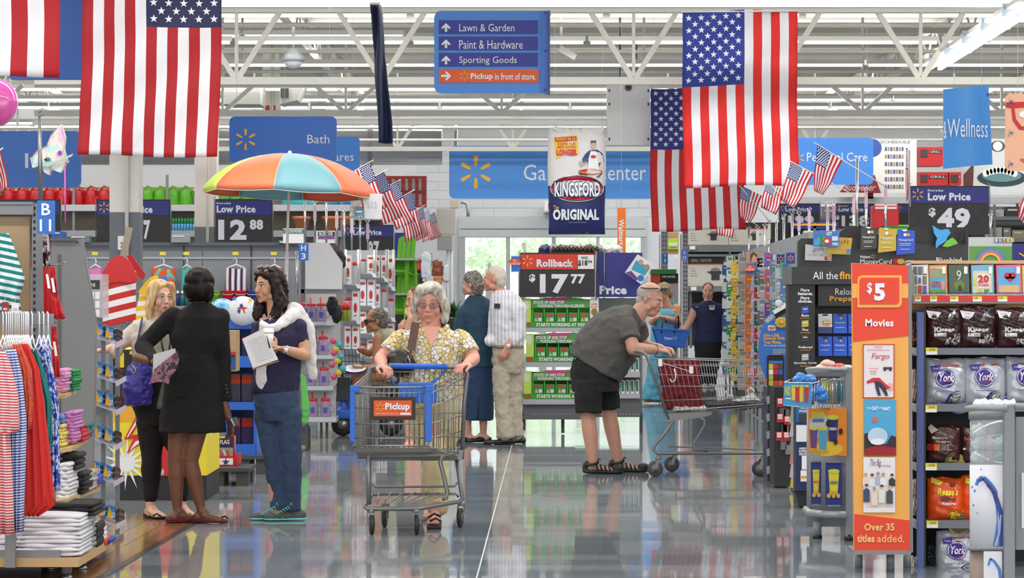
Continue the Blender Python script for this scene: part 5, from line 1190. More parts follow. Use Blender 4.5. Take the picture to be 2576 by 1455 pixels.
B().beam(W(1638,826,dd-.01),W(1737,832,dd-.01),.03,.02,mt((60,124,220),.4)).build('rim',t)
for x in (1668,1700):B().tube([W(x-4,838,dd-.01),W(x,802,dd+.1),W(x+6,796,dd+.15),W(x+8,826,dd+.28)],.012,mt((28,28,32),.5)).build('handle',t)
b=B().text('Walmart',1671,848,1692,855,dd,SW,.03).spark(1699,851,5,dd,SW);b.build('lettering',t)
d=44.5;P=fig(d);t=person('store employee in a navy polo with a name tag, walking towards us',Vector((P(1780,0).x,d,0)))
hM=headM(-4,0,2);hc=P(1781,734);sk=skinmat((214,164,142))
bl=Blob();head(bl,hc,hM,1.12,True,jaw=1.1);bl.cap(P(1781,745),P(1781,765),.06,.075);bl.loft([(P(1782,850),.18,.13),(P(1782,785),.17,.1)]);limb(bl,P(1748,778),P(1734,812,-.1),P(1718,838,-.12),.075,.06,.042);hand(bl,P(1718,838,-.12),(-.3,0,-1),(1,0,0),.4,1);limb(bl,P(1818,778),P(1834,815),P(1846,850,-.05),.075,.06,.042);hand(bl,P(1846,850,-.05),(.2,-.2,-1),(-1,0,0),.4,-1)
bl.done('body',sk,t,.011,2);face(t,hc,hM,1.12,True,(80,90,90),(110,80,60),(200,120,110))
hairblob(t,hc,hM,hairmat((96,62,44),(128,88,64),.5),[('e',0,.03,.05,.082,.098,.084),('e',0,.09,-.02,.035,.03,.07)],1.12,.011,(.006,.03))
bl=Blob();bl.loft([(P(1782,862),.24,.18),(P(1782,825),.215,.17),(P(1781,785),.205,.15),(P(1781,764),.15,.1),(P(1781,757),.08,.08)]);bl.ell(P(1752,778),.09);bl.ell(P(1811,778),.09);bl.cap(P(1750,778),P(1741,800,.02),.09,.088,ends=False);bl.cap(P(1813,778),P(1825,802),.09,.088,ends=False);bl.done('polo_shirt',mt((30,36,78),.8,bump=.2,bscale=25),t,.012,3,(.02,.08))
bl=Blob();bl.loft([(P(1780,900),.2,.16),(P(1781,860),.22,.17)]);limb(bl,P(1768,890),P(1768,935,-.1),P(1772,968,-.1),.12,.09,.07);limb(bl,P(1796,890),P(1792,935,.1),P(1790,966,.1),.12,.09,.07);bl.done('trousers',mt((26,24,28),.8),t,.012,3,(.02,.08))
for ax in (1772,1790):shoe(t,P(ax,968,-.1 if ax<1780 else .1),(0,-1,0),mt((210,210,214)),mt((230,230,230)),.27,.05,h=.08)
b=B().pb(1784,768,1799,776,d-.22,.02,mt((150,180,226),.4)).pb(1785,776,1797,780,d-.22,.02,mt((240,226,60),.5)).text('Hi',1788,769,1796,774,d-.222,mt((40,60,140)));b.build('name_tag',t)
B().ell(P(1753,773,-.2),(.03,.006,.014),mt((130,120,110))).build('emblem',t)
d=43;P=fig(d);t=person('shopper in a purple tee half hidden by the right aisle shelves',Vector((P(1862,0).x,d,0)))
sk=skinmat((190,128,100));hM=headM(60,0,0);hc=P(1868,722);bl=Blob();head(bl,hc,hM,1.0,False);bl.cap(P(1866,735),P(1864,760),.055,.07);limb(bl,P(1848,775),P(1842,812),P(1848,840,-.1),.06,.05,.035);hand(bl,P(1848,840,-.1),(.6,-.3,-.5),(0,0,-1),.5,1);bl.loft([(P(1864,860),.15,.1),(P(1862,790),.15,.1)])
bl.done('body',sk,t,.012,2);face(t,hc,hM);hairblob(t,hc,hM,hairmat((60,44,34),(84,62,48)),[('e',0,.03,.045,.084,.098,.086)],1,.012,None)
bl=Blob();bl.loft([(P(1865,870),.2,.15),(P(1863,790),.19,.14),(P(1864,755),.12,.09)]);bl.cap(P(1852,768),P(1845,796),.085,.08,ends=False);bl.done('tee_shirt',mt((82,66,96),.8),t,.012,3)
bl=Blob();bl.loft([(P(1865,900),.18,.14),(P(1865,865),.19,.14)]);limb(bl,P(1856,890),P(1856,940),P(1856,975),.1,.08,.06);limb(bl,P(1876,890),P(1876,940),P(1876,975),.1,.08,.06);bl.done('trousers',mt((50,54,70),.8),t,.012,2)
for ax in (1856,1876):simple_shoe(t,P(ax,980),(.6,-.5,0))
# ================================================================ left side of the shop
def garment(name,lab,cat,rows,d,mat,thick=.06,folds=5,amp=.02,grp=None,par=None,top=None):
    """hanging cloth: rows (y, x_left, x_right) in pixels, with standing folds"""
    b=B();NU=18;NV=(len(rows)-1)*4;vs=[];ph=random.uniform(0,6)
    for s_ in (0,1):
        for j in range(NV+1):
            q=j/4;i0=min(int(q),len(rows)-2);f=q-i0
            y,xl,xr=[rows[i0][k]*(1-f)+rows[i0+1][k]*f for k in range(3)]
            for i in range(NU+1):
                u=i/NU;v=j/NV;bul=thick*.5*max(0,1-abs(2*u-1)**3)**.5*(.35+.65*min(1,v*2))
                p=W(xl+(xr-xl)*u,y+1.5*sin(u*folds*6+ph),d)
                p.y+=(-1 if s_==0 else 1)*(bul+.003)+amp*(.3+.7*v)*sin(u*folds*2*pi+ph+v*2) ;vs.append(p)
    S=(NU+1)*(NV+1);fs=[]
    for j in range(NV):
        for i in range(NU):
            q=j*(NU+1)+i;fs+=[(q,q+NU+1,q+NU+2,q+1),(S+q,S+q+1,S+q+NU+2,S+q+NU+1)]
    for i in range(NU):q=NV*(NU+1)+i;fs+=[(i,i+1,S+i+1,S+i),(q,S+q,S+q+1,q+1)]
    for j in range(NV):q=j*(NU+1);fs.append((q,S+q,S+q+NU+1,q+NU+1));q+=NU;fs.append((q,q+NU+1,S+q+NU+1,S+q))
    b.add(vs,fs,mat,True)
    if par:return b.build(name,par)
    xm=(rows[0][1]+rows[0][2])/2
    t=thing(name,lab,cat,W(xm,rows[-1][0],d),grp);b.build('cloth',t);return t
def folded(lab,a,b_,c,e,d,depth,col,grp=None,name='folded_shirt',cat='clothes',sk=0):
    """one folded piece: a soft slab with a rounded fold in front"""
    p=W(a,e,d);q=W(c,b_,d);h=q.z-p.z;b=B();n=7;prof=[]
    for k in range(n):th=-pi/2+pi*k/(n-1);prof.append((-cos(th)*h*.5,h/2+sin(th)*h/2))
    prof+=[(depth,h),(depth,0)]
    m_=len(prof);NX=6;vs=[];ph=random.uniform(0,6)
    for i in range(NX+1):
        u=i/NX;x=p.x+(q.x-p.x)*u;sg=.1*h*sin(u*5+ph);tap=(.55 if i in (0,NX) else 1)
        vs+=[(x,d+yy+.006*sin(u*9+ph) ,p.z+(zz-h/2)*tap+h/2+sg) for yy,zz in prof]
    fs=[(i*m_+k,i*m_+(k+1) % m_,(i+1)*m_+(k+1) % m_,(i+1)*m_+k) for i in range(NX) for k in range(m_)]
    fs+=[tuple(range(m_-1,-1,-1)),tuple(NX*m_+k for k in range(m_))]
    b.add(vs,fs,mt(col,.85,bump=.25,bscale=30),True)
    return tag(b.build(name),lab,cat,grp)
GR=mt((132,134,138),.45,.1);GRD=mt((96,98,102),.5,.1);WD=mt((200,168,120),.55)
# ---- clothing gondola at the far left
d=15.6
t=thing('clothing_gondola','grey slotted gondola with a tan back panel at the far left','shelf unit',Vector((W(40,0,d).x,d,0)))
B().pb(-120,545,74,1290,d,.03,mt((176,150,118),.7)).build('back_panel',t)
B().pb(-120,512,84,540,d-.05,.08,GR).pb(-120,508,80,514,d-.06,.1,GR).build('top_rail',t)
up=B().pb(80,512,108,1290,d-.03,.06,GR);up.build('slotted_upright',t)
b=B()
for k in range(44):b.pb(84,520+k*17,89,528+k*17,d-.033,.004,BLACK)
b.build('slots',t)
B().box(W(-120,0,d).x,W(108,0,d).x,d-.05,d+.3,0,.36,GRD).build('base_deck',t)
t=thing('sign_pole','tall thin hooked metal pole above the B 11 marker','pole',W(100,512,d));B().tube([W(103,512,d),W(99,290,d)],[.014,.009],STEEL,8).tube([W(99,285,d),W(104,275,d),W(110,272,d)],.004,STEEL,5).tube([W(99,292,d),W(110,288,d),W(113,282,d)],.004,STEEL,5).build('pole_body',t)
def marker(lab,a,b_,c,e,d,l1,l2):
    t=thing('aisle_marker',lab,'sign',W((a+c)/2,e,d));B().rrect(a,b_,c,e,2,d,.01,BLUE).build('plate',t);w=c-a;h=e-b_
    b=B().text(l1,a+w*(.25 if len(l1)==1 else .12),b_+h*.08,a+w*(.75 if len(l1)==1 else .88),b_+h*.44,d,SW,.02)
    if l2:b.text(l2,a+w*(.28 if len(l2)==1 else .15),b_+h*.56,a+w*(.72 if len(l2)==1 else .8),b_+h*.92,d,SW,.02)
    b.build('lettering',t);return t
marker('blue aisle marker B 11 at the left',93,505,138,589,15.4,'B','11');marker('blue aisle marker H 3 above the jar shelves',751,613,776,656,28.5,'H','3')
marker('blue aisle marker Y 9 by the stacked grill boxes',1666,638,1680,663,45.6,'Y','9');marker('blue aisle marker G 33 on the perforated post',1715,628,1729,656,44,'G','33');marker('blue aisle marker Y left of the garden doors',1072,638,1087,662,52,'Y','')
TS=patmat('stripe',[(20,122,122),(224,232,234)],8.5,.8,(0,R(78),0),.5)
t=garment('hanging_shirt','teal and white striped shirt hanging on the tan panel','shirt',[(588,-30,22),(640,-40,42),(700,-50,62),(708,-50,62),(750,-50,48),(800,-50,54)],d-.2,TS,.1,3,.02)
for k,(x,c_,lb) in enumerate(((13,(150,40,44),'dark red hang tag below the teal striped shirt'),(38,(232,230,228),'white hang tag below the teal striped shirt'))):
    t=thing('hang_tag',lb,'tag',W(x,790,d-.3));B().rrect(x-9,760+3*k,x+9,792,4,d-.3,.003,mt(c_)).build('card',t);B().tube([W(x,745,d-.29),W(x,762,d-.3)],.001,WHITE,4).build('string',t);B().pb(x-5,775,x+5,781,d-.302,.002,mt((200,190,190))).build('print',t)
FL=patmat('blotch',[(30,22,30),(60,20,30),(200,190,190),(40,30,40)],22,.8,width=.5);BD=patmat('cells',[(200,30,36),(190,24,34),(172,20,30),(206,60,60)],30,.7,(0,0,0),.05)
garment('scarf','dark floral scarf hanging below the B 11 marker','scarf',[(590,108,122),(640,108,126),(672,110,128)],d-.1,FL,.03,2)
garment('bandana','long red bandana with white print on an upper peg','bandana',[(672,126,138),(740,128,146),(803,134,165)],d-.22,BD,.02,2,.01);garment('bandana','plain red bandana behind the printed one','bandana',[(674,108,124),(760,110,130),(812,112,136)],d-.12,mt((188,22,30),.7),.02,2,.01)
garment('bandana','red printed bandana bunch on the lower peg','bandana',[(822,128,142),(880,130,148),(950,134,152)],d-.18,BD,.03,2,.01)
for y,x0 in ((670,112),(815,130)):tag(B().tube([W(108,y+2,d),W(150,y-4,d-.3),W(165,y-10,d-.42)],.004,CHROME,6).build('display_hook'),'chrome peg holding the %s red bandanas' % ('upper' if y==670 else 'lower'),'hook')
for k,(x,y) in enumerate(((115,690),(128,700),(133,860))):tag(B().poly([(x,y),(x+6,y),(x+12,y+36),(x+5,y+36)],d-.25,.003,WHITE).build('price_tag'),'narrow white price tag on the %s' % ['plain red bandana','long printed bandana','lower bandana bunch'][k],'tag')
# ---- hanging rail with garments
dg=14.9
t=thing('garment_rail','grey rail with white plastic hangers across the lower left','rail',W(0,820,dg));B().pb(-160,790,134,818,dg,.03,GR).build('bar',t,.003);B().pb(12,1300,38,1430,dg,.04,GR).build('post',t,.003)
GM=[('red and white striped dress at the front of the rail',[(885,-30,14),(930,-40,30),(1000,-40,46),(1085,-40,48),(1092,-40,26),(1345,-40,37)],14.62,patmat('stripe',[(206,60,74),(234,222,224)],22,.8,(0,R(86),0),.5),14),
      ('blue and white striped dress beside the red striped one',[(880,10,40),(950,14,56),(1060,22,66),(1078,20,66),(1100,20,66),(1338,30,58)],14.72,patmat('stripe',[(60,84,170),(226,230,240)],22,.8,(0,R(94),0),.5),40),
      ('orange patterned blouse sleeve hanging behind the striped dresses',[(868,30,54),(930,40,80),(1010,54,84),(1080,58,80)],14.8,patmat('blotch',[(196,70,50),(214,92,62),(196,60,44),(180,110,70)],26,.8,width=.4),54),
      ('plain long red dress hanging on the rail',[(866,48,72),(930,56,100),(1010,58,112),(1150,56,128),(1272,56,139),(1298,60,100)],14.86,mt((206,44,40),.85,bump=.2,bscale=20),60),
      ('teal dress hanging behind the plain red dress',[(866,72,88),(930,74,112),(1010,100,130),(1090,100,132),(1150,100,124)],14.96,mt((20,116,116),.85,bump=.2,bscale=20),78),
      ('blue floral dress at the right end of the rail',[(858,92,112),(920,96,132),(1020,112,147),(1100,118,148),(1235,118,151)],15.08,patmat('blotch',[(24,48,150),(40,72,180),(200,210,236),(30,54,160)],26,.8,width=.45),98),
      ('second blue floral dress tucked behind the first',[(856,104,122),(900,106,130),(1000,118,142),(1180,124,146)],15.2,patmat('blotch',[(24,48,150),(60,92,190),(190,200,230),(30,54,160)],30,.8,width=.45),110)]
for lb,rows,dd,m_,hx in GM:garment('hanging_dress',lb,'dress',rows,dd,m_,.09,4,.018)
hx0=None;HW=mt((232,232,238),.4)
for k in range(18):
    x=(-6,6,14,20,25,30,36,41,46,52,57,62,66,70,79,97,108,119)[k];dd=dg-.03+.002*k;lb='white plastic clothes hanger hooked over the grey garment rail'
    if hx0 is None:
        t=thing('clothes_hanger',lb,'hanger',W(x,800,dd),'white hangers on the garment rail')
        B().tube([W(x-2,812,dd+.06),W(x-2,790,dd+.05),W(x,785,dd),W(x+2,790,dd-.03),W(x+2,845,dd-.03)],.0035,HW,6).build('hook',t)
        B().tube([W(x+2,843,dd-.03),W(x-6,870,dd-.03),W(x-14,885,dd-.03)],.004,HW,6).tube([W(x+2,843,dd-.03),W(x+8,870,dd-.03),W(x+14,880,dd-.03)],.004,HW,6).build('shoulder_bar',t);hx0=t
    else:dup(hx0,W(x,800,dd))
# ---- end panel and slanted shelves with folded clothes
d=17.0
t=thing('shelf_end_panel','tall grey metal end panel behind the clothes, widening to the bottom','panel',Vector((W(190,0,d).x,d,0)))
B().poly([(128,603),(206,603),(222,690),(240,800),(241,930),(228,1290),(140,1290),(128,800)],d,.05,GR).build('side_plate',t,.005);B().pb(126,598,190,606,d-.04,.2,GRD).build('top_cap',t);B().pb(146,640,152,1290,d-.01,.02,GRD).build('channel',t);B().disc(194,610,2,2,d-.01,.01,BLACK).build('screw',t)
tb=thing('display_table','wood-edged display table with stepped shelves of folded clothes','table',Vector((W(120,0,15.2).x,15.2,0)))
B().prism([W(-120,1406,14.95),W(198,1406,14.95),W(282,1356,16.6),W(-120,1356,16.6)],(0,0,-.045),WD).build('tabletop',tb)
for pl_,nm in (([(140,1260,15.4),(170,1256,15.4),(250,1226,16.7),(140,1226,16.7)],'shelf'),([(148,1130,15.6),(180,1126,15.6),(220,1104,16.6),(148,1104,16.6)],'shelf'),([(146,994,15.8),(165,992,15.8),(191,980,16.6),(146,980,16.6)],'shelf')):
    B().prism([W(*q) for q in pl_],(0,0,-.022),WD).build(nm,tb)
for x,y,dd in ((168,1430,15.1),(206,1400,15.6),(130,1430,15.6)):q=W(x,y,dd);B().tube([(q.x,dd,.03),(q.x,dd,q.z+.05)],.028,GR,12).lathe((q.x,dd,0),[(.03,0),(.03,.012),(.012,.03)],STEEL,14).build('leg',tb)
B().box(W(-120,0,15).x,W(150,0,15).x,15.0,15.05,.1,.16,GR).build('stretcher',tb)
def stack(a,c,y0,y1,n,d,cols,lab,grp,depth=.28,jitx=3):
    h=(y1-y0)/n
    for k in range(n):
        j=random.uniform(-jitx,jitx);cc=cols[k % len(cols)]
        folded(lab,a+j,y1-(k+1)*h-.6,c+j,y1-k*h,d,depth,jit(cc,6),grp)
stack(42,205,1296,1400,10,15.05,[(226,224,232)],'white folded tee shirt in the big stack on the display table','white shirts on the display table',.4)
stack(-60,38,1350,1402,5,15.1,[(224,222,230)],'white folded tee shirt at the left end of the display table','white shirts, left end of the table',.4)
stack(196,224,1300,1396,8,15.5,[(150,152,154)],'grey folded shirt right of the big white stack','grey shirts on the display table');stack(224,250,1322,1390,6,16,[(232,230,236)],'white folded shirt at the right end of the display table','small white stack, table end')
stack(228,246,1320,1380,3,15.8,[(34,32,34)],'black folded shirt on the display table corner','black shirts, table corner');folded('orange folded shirt on the table end',250,1352,266,1372,16.2,.2,(214,90,50));folded('blue folded shirt on the table end',262,1356,279,1368,16.3,.2,(60,80,180))
stack(110,232,1268,1300,3,15.3,[(30,28,30)],'black folded trousers draped over the white stack','black trousers on the white stack',.4,8)
stack(144,176,1166,1256,9,15.6,[(222,220,226)],'white folded shirt on the lowest slanted shelf','white shirts, lowest slanted shelf');stack(150,196,1142,1186,3,15.75,[(36,34,36)],'black folded trousers on the lowest slanted shelf','black trousers, lowest slanted shelf')
stack(176,192,1212,1250,4,15.8,[(196,194,196)],'light grey folded shirt on the lowest slanted shelf','light grey shirts, lowest slanted shelf');stack(192,214,1190,1246,5,15.9,[(38,36,38)],'black folded shirt on the lowest slanted shelf','black shirts, lowest slanted shelf');stack(204,226,1188,1236,5,16.1,[(186,182,176)],'beige folded shirt on the lowest slanted shelf','beige shirts, lowest slanted shelf')
folded('orange folded shirt on the lowest slanted shelf',228,1210,240,1232,16.4,.2,(214,90,60));folded('blue folded shirt on the lowest slanted shelf',232,1198,248,1224,16.5,.2,(60,80,180))
stack(160,190,1036,1114,9,15.9,[(206,132,196)],'pink folded shirt on the middle slanted shelf','pink shirts, middle slanted shelf');stack(144,163,1044,1068,2,15.85,[(110,140,210)],'light blue folded shirt on the middle slanted shelf','light blue shirts, middle slanted shelf');stack(142,160,1070,1124,6,15.75,[(226,210,110)],'yellow folded shirt on the middle slanted shelf','yellow shirts, middle slanted shelf')
stack(190,208,1070,1112,4,16.1,[(196,52,60)],'red folded shirt on the middle slanted shelf','red shirts, middle slanted shelf');stack(203,216,1068,1106,4,16.25,[(30,120,120)],'teal folded shirt on the middle slanted shelf','teal shirts, middle slanted shelf')
stack(142,165,930,986,7,16,[(222,150,200)],'pink folded shirt on the top slanted shelf','pink shirts, top slanted shelf');stack(164,187,932,984,7,16.2,[(24,140,70)],'green folded shirt on the top slanted shelf','green shirts, top slanted shelf')
# ---- reading glasses rack
d=17.4
rk=thing('glasses_rack','grey rack of boxed sunglasses left of the blond woman','rack',Vector((W(275,0,d).x,d+.2,0)))
for x in (252,288):B().box(W(x,0,d).x-.012,W(x,0,d).x+.012,d+.12,d+.15,0,W(0,820,d).z,GR).build('upright',rk)
B().box(W(240,0,d).x,W(300,0,d).x,d-.1,d+.2,0,.03,GR).build('base',rk)
CL=mt((206,206,224),.15,alpha=.55);PB=mt((40,120,196),.4);PY=mt((232,176,40),.4)
px_=thing('sunglasses_pack','x','package',W(262,845,d),'boxed sunglasses on the rack')
pk=B().poly([(248,812),(268,818),(268,851),(247,843)],d,.012,PB);pk.build('card',px_);B().poly([(247,842),(254,814),(262,848)],d-.003,.002,PY).build('triangle_print',px_)
B().text('Studio',259,824,267,844,d,WHITE,.01).build('lettering',px_)
b=B()
for k in range(5):
    for s_ in (0,1):b.lathe(W(273+k*3,828+k*1.5,d+.03+k*.02)+Vector((0,0,-.035*s_)),[(.02,0),(.022,.006),(.014,.008)],[mt((28,26,28),.1,coat=1),mt((90,30,34),.1,coat=1)][k % 2],12,(1,-.5,0))
b.build('sunglasses',px_)
ft=True;rn=['top','second','third','fourth','fifth','lowest']
for r_,(x0,y0) in enumerate(((262,835),(262,932),(262,1005),(260,1093),(257,1184),(262,1292))):
    for k in range(2 if r_<5 else 3):
        if r_==5:x=x0-26+k*24;y=y0-12+k*7
        else:x=x0-10+k*27;y=y0-2+k*8
        lb='blue and yellow carded sunglasses, %s row of the rack, %s pack' % (rn[r_],['left','right' if r_<5 else 'middle','right'][k])
        if ft:px_['label']=lb;px_.location=W(x,y+10,d);ft=False
        else:dup(px_,W(x,y+10,d-.01*k),lb)
    tr=thing('tray','clear plastic tray on the %s row of the sunglasses rack' % rn[r_],'tray',W(x0+14,y0+30,d),'clear trays of the sunglasses rack')
    B().prism([W(x0-24,y0+12,d-.05),W(x0+30,y0+30,d-.05),W(x0+42,y0+24,d+.1),W(x0-20,y0+8,d+.1)],(0,0,-.008),CL).build('tray_floor',tr)
    lb_=B().poly([(x0+28,y0+28),(x0+54,y0+14),(x0+56,y0+26),(x0+30,y0+42)],d-.06,.004,mt((206,200,222),.4));lb_.build('label_strip',tr)
# ---- rocket display
d=20.7
t=thing('cardboard_display','cardboard bin with a yellow and red burst print and striped rockets on top','display',Vector((W(400,0,d).x,d+.4,0)))
B().pb(296,1197,520,1262,d,.9,mt((34,34,36),.6)).build('black_base',t);BP=mt((236,214,40),.5);BRD=mt((204,34,36),.5)
pn_=B().pb(284,880,520,1198,d,.9,BP).build('printed_bin',t)
b=B();b.poly([(284,880),(520,880),(520,1022),(284,1022)],d-.004,.003,mt((30,24,28),.5))
for k in range(14):b.pb(286+k*5.2,1024,288.5+k*5.2,1062,d-.003,.002,mt((240,160,50),.5))
for k in range(14):
    a=R(10+k*25.7);b.poly([(318+70*cos(a),1165-70*sin(a)),(318+18*cos(a+.25),1165-18*sin(a+.25)),(318+18*cos(a-.25),1165-18*sin(a-.25))],d-.004,.002,WHITE)
b.disc(318,1168,20,20,d-.006,.002,WHITE)
b.poly([(352,1030),(352,1062),(330,1096),(352,1092),(352,1118),(318,1142),(336,1104),(312,1106)],d-.008,.002,BRD).poly([(352,1040),(352,1054),(322,1100),(318,1102)],d-.011,.002,WHITE).poly([(340,1112),(352,1106),(352,1114),(326,1134)],d-.011,.002,WHITE)
b.poly([(400,1075),(440,1075),(470,1130),(440,1198),(392,1198),(392,1140)],d-.008,.002,BRD).text('WAH',392,1180,412,1196,d-.01,WHITE,.04)
b.poly([(302,888),(312,888),(312,925),(302,925)],d-.007,.002,BP).poly([(326,884),(358,884),(358,892),(346,892),(346,925),(336,925),(336,892),(326,892)],d-.007,.002,BP)
b.build('burst_print',pn_)
def rocket(lab,cx,ytop,yb,w,d,cap,s1,s2,tilt):
    t=thing('cardboard_rocket',lab,'display',W(cx,yb,d));b=B();r=w/2*d/F;z0=W(0,yb,d).z;z1=W(0,ytop+(yb-ytop)*.28,d).z;n=8
    for k in range(n):
        a=z0+(z1-z0)*k/n;c_=z0+(z1-z0)*(k+1)/n;q=W(cx,yb,d)
        m_=18;vs=[];
        for zz in (a,c_):
            for j in range(m_):an=2*pi*j/m_;vs.append((q.x+r*cos(an),q.y+r*.55*sin(an),zz+.03*cos(an)))
        b.add(vs,[(j,(j+1) % m_,m_+(j+1) % m_,m_+j) for j in range(m_)],(s1,s2)[k % 2],True)
    b.build('striped_body',t)
    yc=ytop+(yb-ytop)*.32
    B().poly([(cx+w*.58*(u if abs(u)<1 else u),yc+6-(yc+6-ytop)*(1-abs(u)**2.2)) for u in [k/10 for k in range(-10,11)]]+[(cx+w*.3,yc+14),(cx,yc+10),(cx-w*.3,yc+14)],d-r*.6,.012,cap).build('nose_cone',t)
    return t
t1=rocket('big cardboard rocket with red nose and red and white bands',300,644,815,84,d-.1,mt((196,32,34),.5),mt((196,32,34),.5),WHITE,0)
B().poly([(318,644),(330,640),(366,690),(360,705),(340,690)],d+.15,.02,mt((176,26,30),.5)).build('fin',t1);B().beam(W(308,655,d),W(326,572,d),.05,.012,mt((150,138,122),.7),(0,1,0)).build('cardboard_strip',t1)
t2=rocket('tilted cardboard rocket with yellow top and yellow and white bands',362,690,830,64,d+.25,mt((238,196,40),.5),mt((238,196,40),.5),WHITE,0);B().poly([(363,690),(383,682),(398,698),(380,712)],d-.02,.02,BLUE).build('tip',t2);t2.rotation_euler=(0,R(14),0)
t=thing('power_outlet','white box with an outlet on the grey part of the nearest left column','outlet',W(304,612,dc2-.04));B().pb(296,594,315,629,dc2-.05,.05,WHITE).build('box',t,.004);B().disc(306,612,3,3,dc2-.06,.01,GREY).disc(306,621,3,3,dc2-.06,.01,GREY).build('socket',t)
t=thing('acrylic_case','clear case of white and black small goods left of the big rocket','display case',W(236,800,19.8));B().pb(224,690,258,800,19.8,.3,mt((200,206,214),.2,alpha=.5)).build('case',t);B().pb(226,705,250,728,19.78,.02,mt((50,50,54))).text('ng',226,713,240,722,19.78,WHITE).build('header_card',t)
for k in range(6):B().pb(226+(k % 2)*13,735+(k // 2)*22,237+(k % 2)*13,753+(k // 2)*22,19.78,.02,WHITE).build('pack',t)
# ---- grey wall gondola with towels behind the talking women
d=35.6
t=thing('wall_gondola','long grey slotted gondola behind the women, with towels on pegs','shelf unit',Vector((W(480,0,d).x,d,0)))
bp_=B()
for x0,x1 in ((200,318),(320,508),(510,632),(634,768)):B().pb(x0,616,x1,990,d,.04,mt((140,144,152),.5)).build('back_panel',t)
B().pb(200,610,768,618,d-.1,.16,GRD).pb(200,647,768,652,d-.02,.03,mt((176,180,186),.4)).build('top_rail',t)
for x in (320,462,632):B().pb(x-2,616,x+2,990,d-.012,.012,DGREY).build('slotted_upright',t)
B().pb(200,985,768,1080,d-.45,.5,GRD).pb(200,770,768,778,d-.4,.42,GR).build('base_deck',t)
def towel(lab,x,m_,w=52,y0=676,y1=735,tagy=None):
    t=thing('towel',lab,'towel',W(x,y1,d-.25));
    garment('cloth','','',[(y0,x-w/2,x+w/2),((y0+y1)/2,x-w/2-1,x+w/2+1),(y1,x-w/2-2,x+w/2+2)],d-.25,m_,.12,1,.004,par=t)
    B().tube([W(x-w*.42,y0-1,d-.25),W(x,y0-10,d-.25),W(x+w*.42,y0-1,d-.25)],.012,WHITE,6).tube([W(x,y0-8,d-.25),W(x+2,y0-20,d-.25),W(x-3,y0-28,d-.25),W(x-8,y0-22,d-.25)],.009,WHITE,6).build('hanger',t)
    B().pb(x-9,y0-42,x+6,y0-34,d-.3,.01,mt((240,222,70),.5)).build('price_label',t);return t
towel('folded towel with vertical red, white and navy stripes',594,patmat('stripe',[(34,34,84),(230,230,236),(196,40,50),(240,240,244)],4.4,.85,(0,0,0),.34));towel('orange and turquoise patterned towel above the woman in black',411,patmat('cells',[(90,196,190),(228,92,40),(228,92,40),(120,200,196)],5,.85,(0,0,.7),.09),58)
towel('teal towel at the right edge of the patterned one',470,mt((70,180,176),.8),26);towel('pink towel behind the dark haired woman',690,mt((206,44,110),.8),40);towel('pink and white striped towel left of the big rocket',240,mt((226,120,190),.8),34)
for k,(x,c_,lb) in enumerate(((540,(110,180,50),'lime green bucket on the towel gondola'),(575,(206,30,40),'red bucket left of the second red one'),(606,(206,30,40),'red bucket right of the first red one'),(636,(44,60,150),'dark blue bucket by the dark haired woman'))):
    q=W(x,762,d-.3);t=thing('bucket',lb,'bucket',q);B().lathe(q,[(.07,0),(.085,.14),(.09,.145),(.086,.15)],mt(c_,.35),18).build('pail',t);B().tube([q+Vector((-.085,0,.14)),q+Vector((-.05,-.08,.1)),q+Vector((.05,-.08,.1)),q+Vector((.085,0,.14))],.004,WHITE,5).build('handle',t)
for k,(x,c_) in enumerate(((447,(40,60,110)),(459,(40,110,130)),(471,(30,120,110)),(492,(30,40,90)))):
    q=W(x,770,d-.3);t=thing('water_bottle',['navy','steel blue','teal','dark navy'][k]+' water bottle with a silver top behind the women','bottle',q);B().lathe(q,[(.028,0),(.03,.12),(.022,.14)],mt(c_,.3),14).build('bottle_body',t);B().lathe(q+Vector((0,0,.14)),[(.026,0),(.028,.03),(.014,.055),(.01,.06)],CHROME,14).build('cap',t)
# ---- blue tower of flags and beach balls, pallets
def pallet(lab,cx,y0,yb,d,w=.62):
    z=W(0,y0,d).z;x=W(cx,0,d).x;t=thing('pallet',lab,'pallet',Vector((x,d+.25,0)));m_=mt((72,72,74),.6)
    for k in range(5):B().box(x-w/2,x+w/2,d+k*.11,d+k*.11+.09,z-.03,z,m_).build('deck_board',t)
    for sx in (-1,0,1):
        for sy in (0,1):B().box(x+sx*w*.38-.05,x+sx*w*.38+.05,d+.03+sy*.36,d+.13+sy*.36,0,z-.03,m_).build('foot',t)
    return t
pallet('dark plastic pallet under the red and white flag carton',545,1178,1225,22.2,.52);pallet('dark plastic pallet under the blue flag tower',612,1147,1194,23.6,.4);pallet('dark pallet behind the jeans of the dark haired woman',735,1070,1115,27,.24)
d=23.7
t=thing('display_tower','blue cardboard tower with shelves of packed flags','display',Vector((W(603,0,d).x,d,W(0,1147,d).z)))
for y0,y1 in ((798,828),(896,925),(1012,1032),(1118,1150)):B().pb(568,y0,642,y1,d-.02,.02,CB).build('shelf_front',t);B().pb(568,y1-6,642,y1,d,.34,CB).build('shelf',t)
B().pb(565,798,571,1150,d,.35,CB).pb(638,798,646,1150,d,.35,CB).build('side_wall',t);B().pb(568,798,642,1150,d+.35,.02,CB).build('back_wall',t)
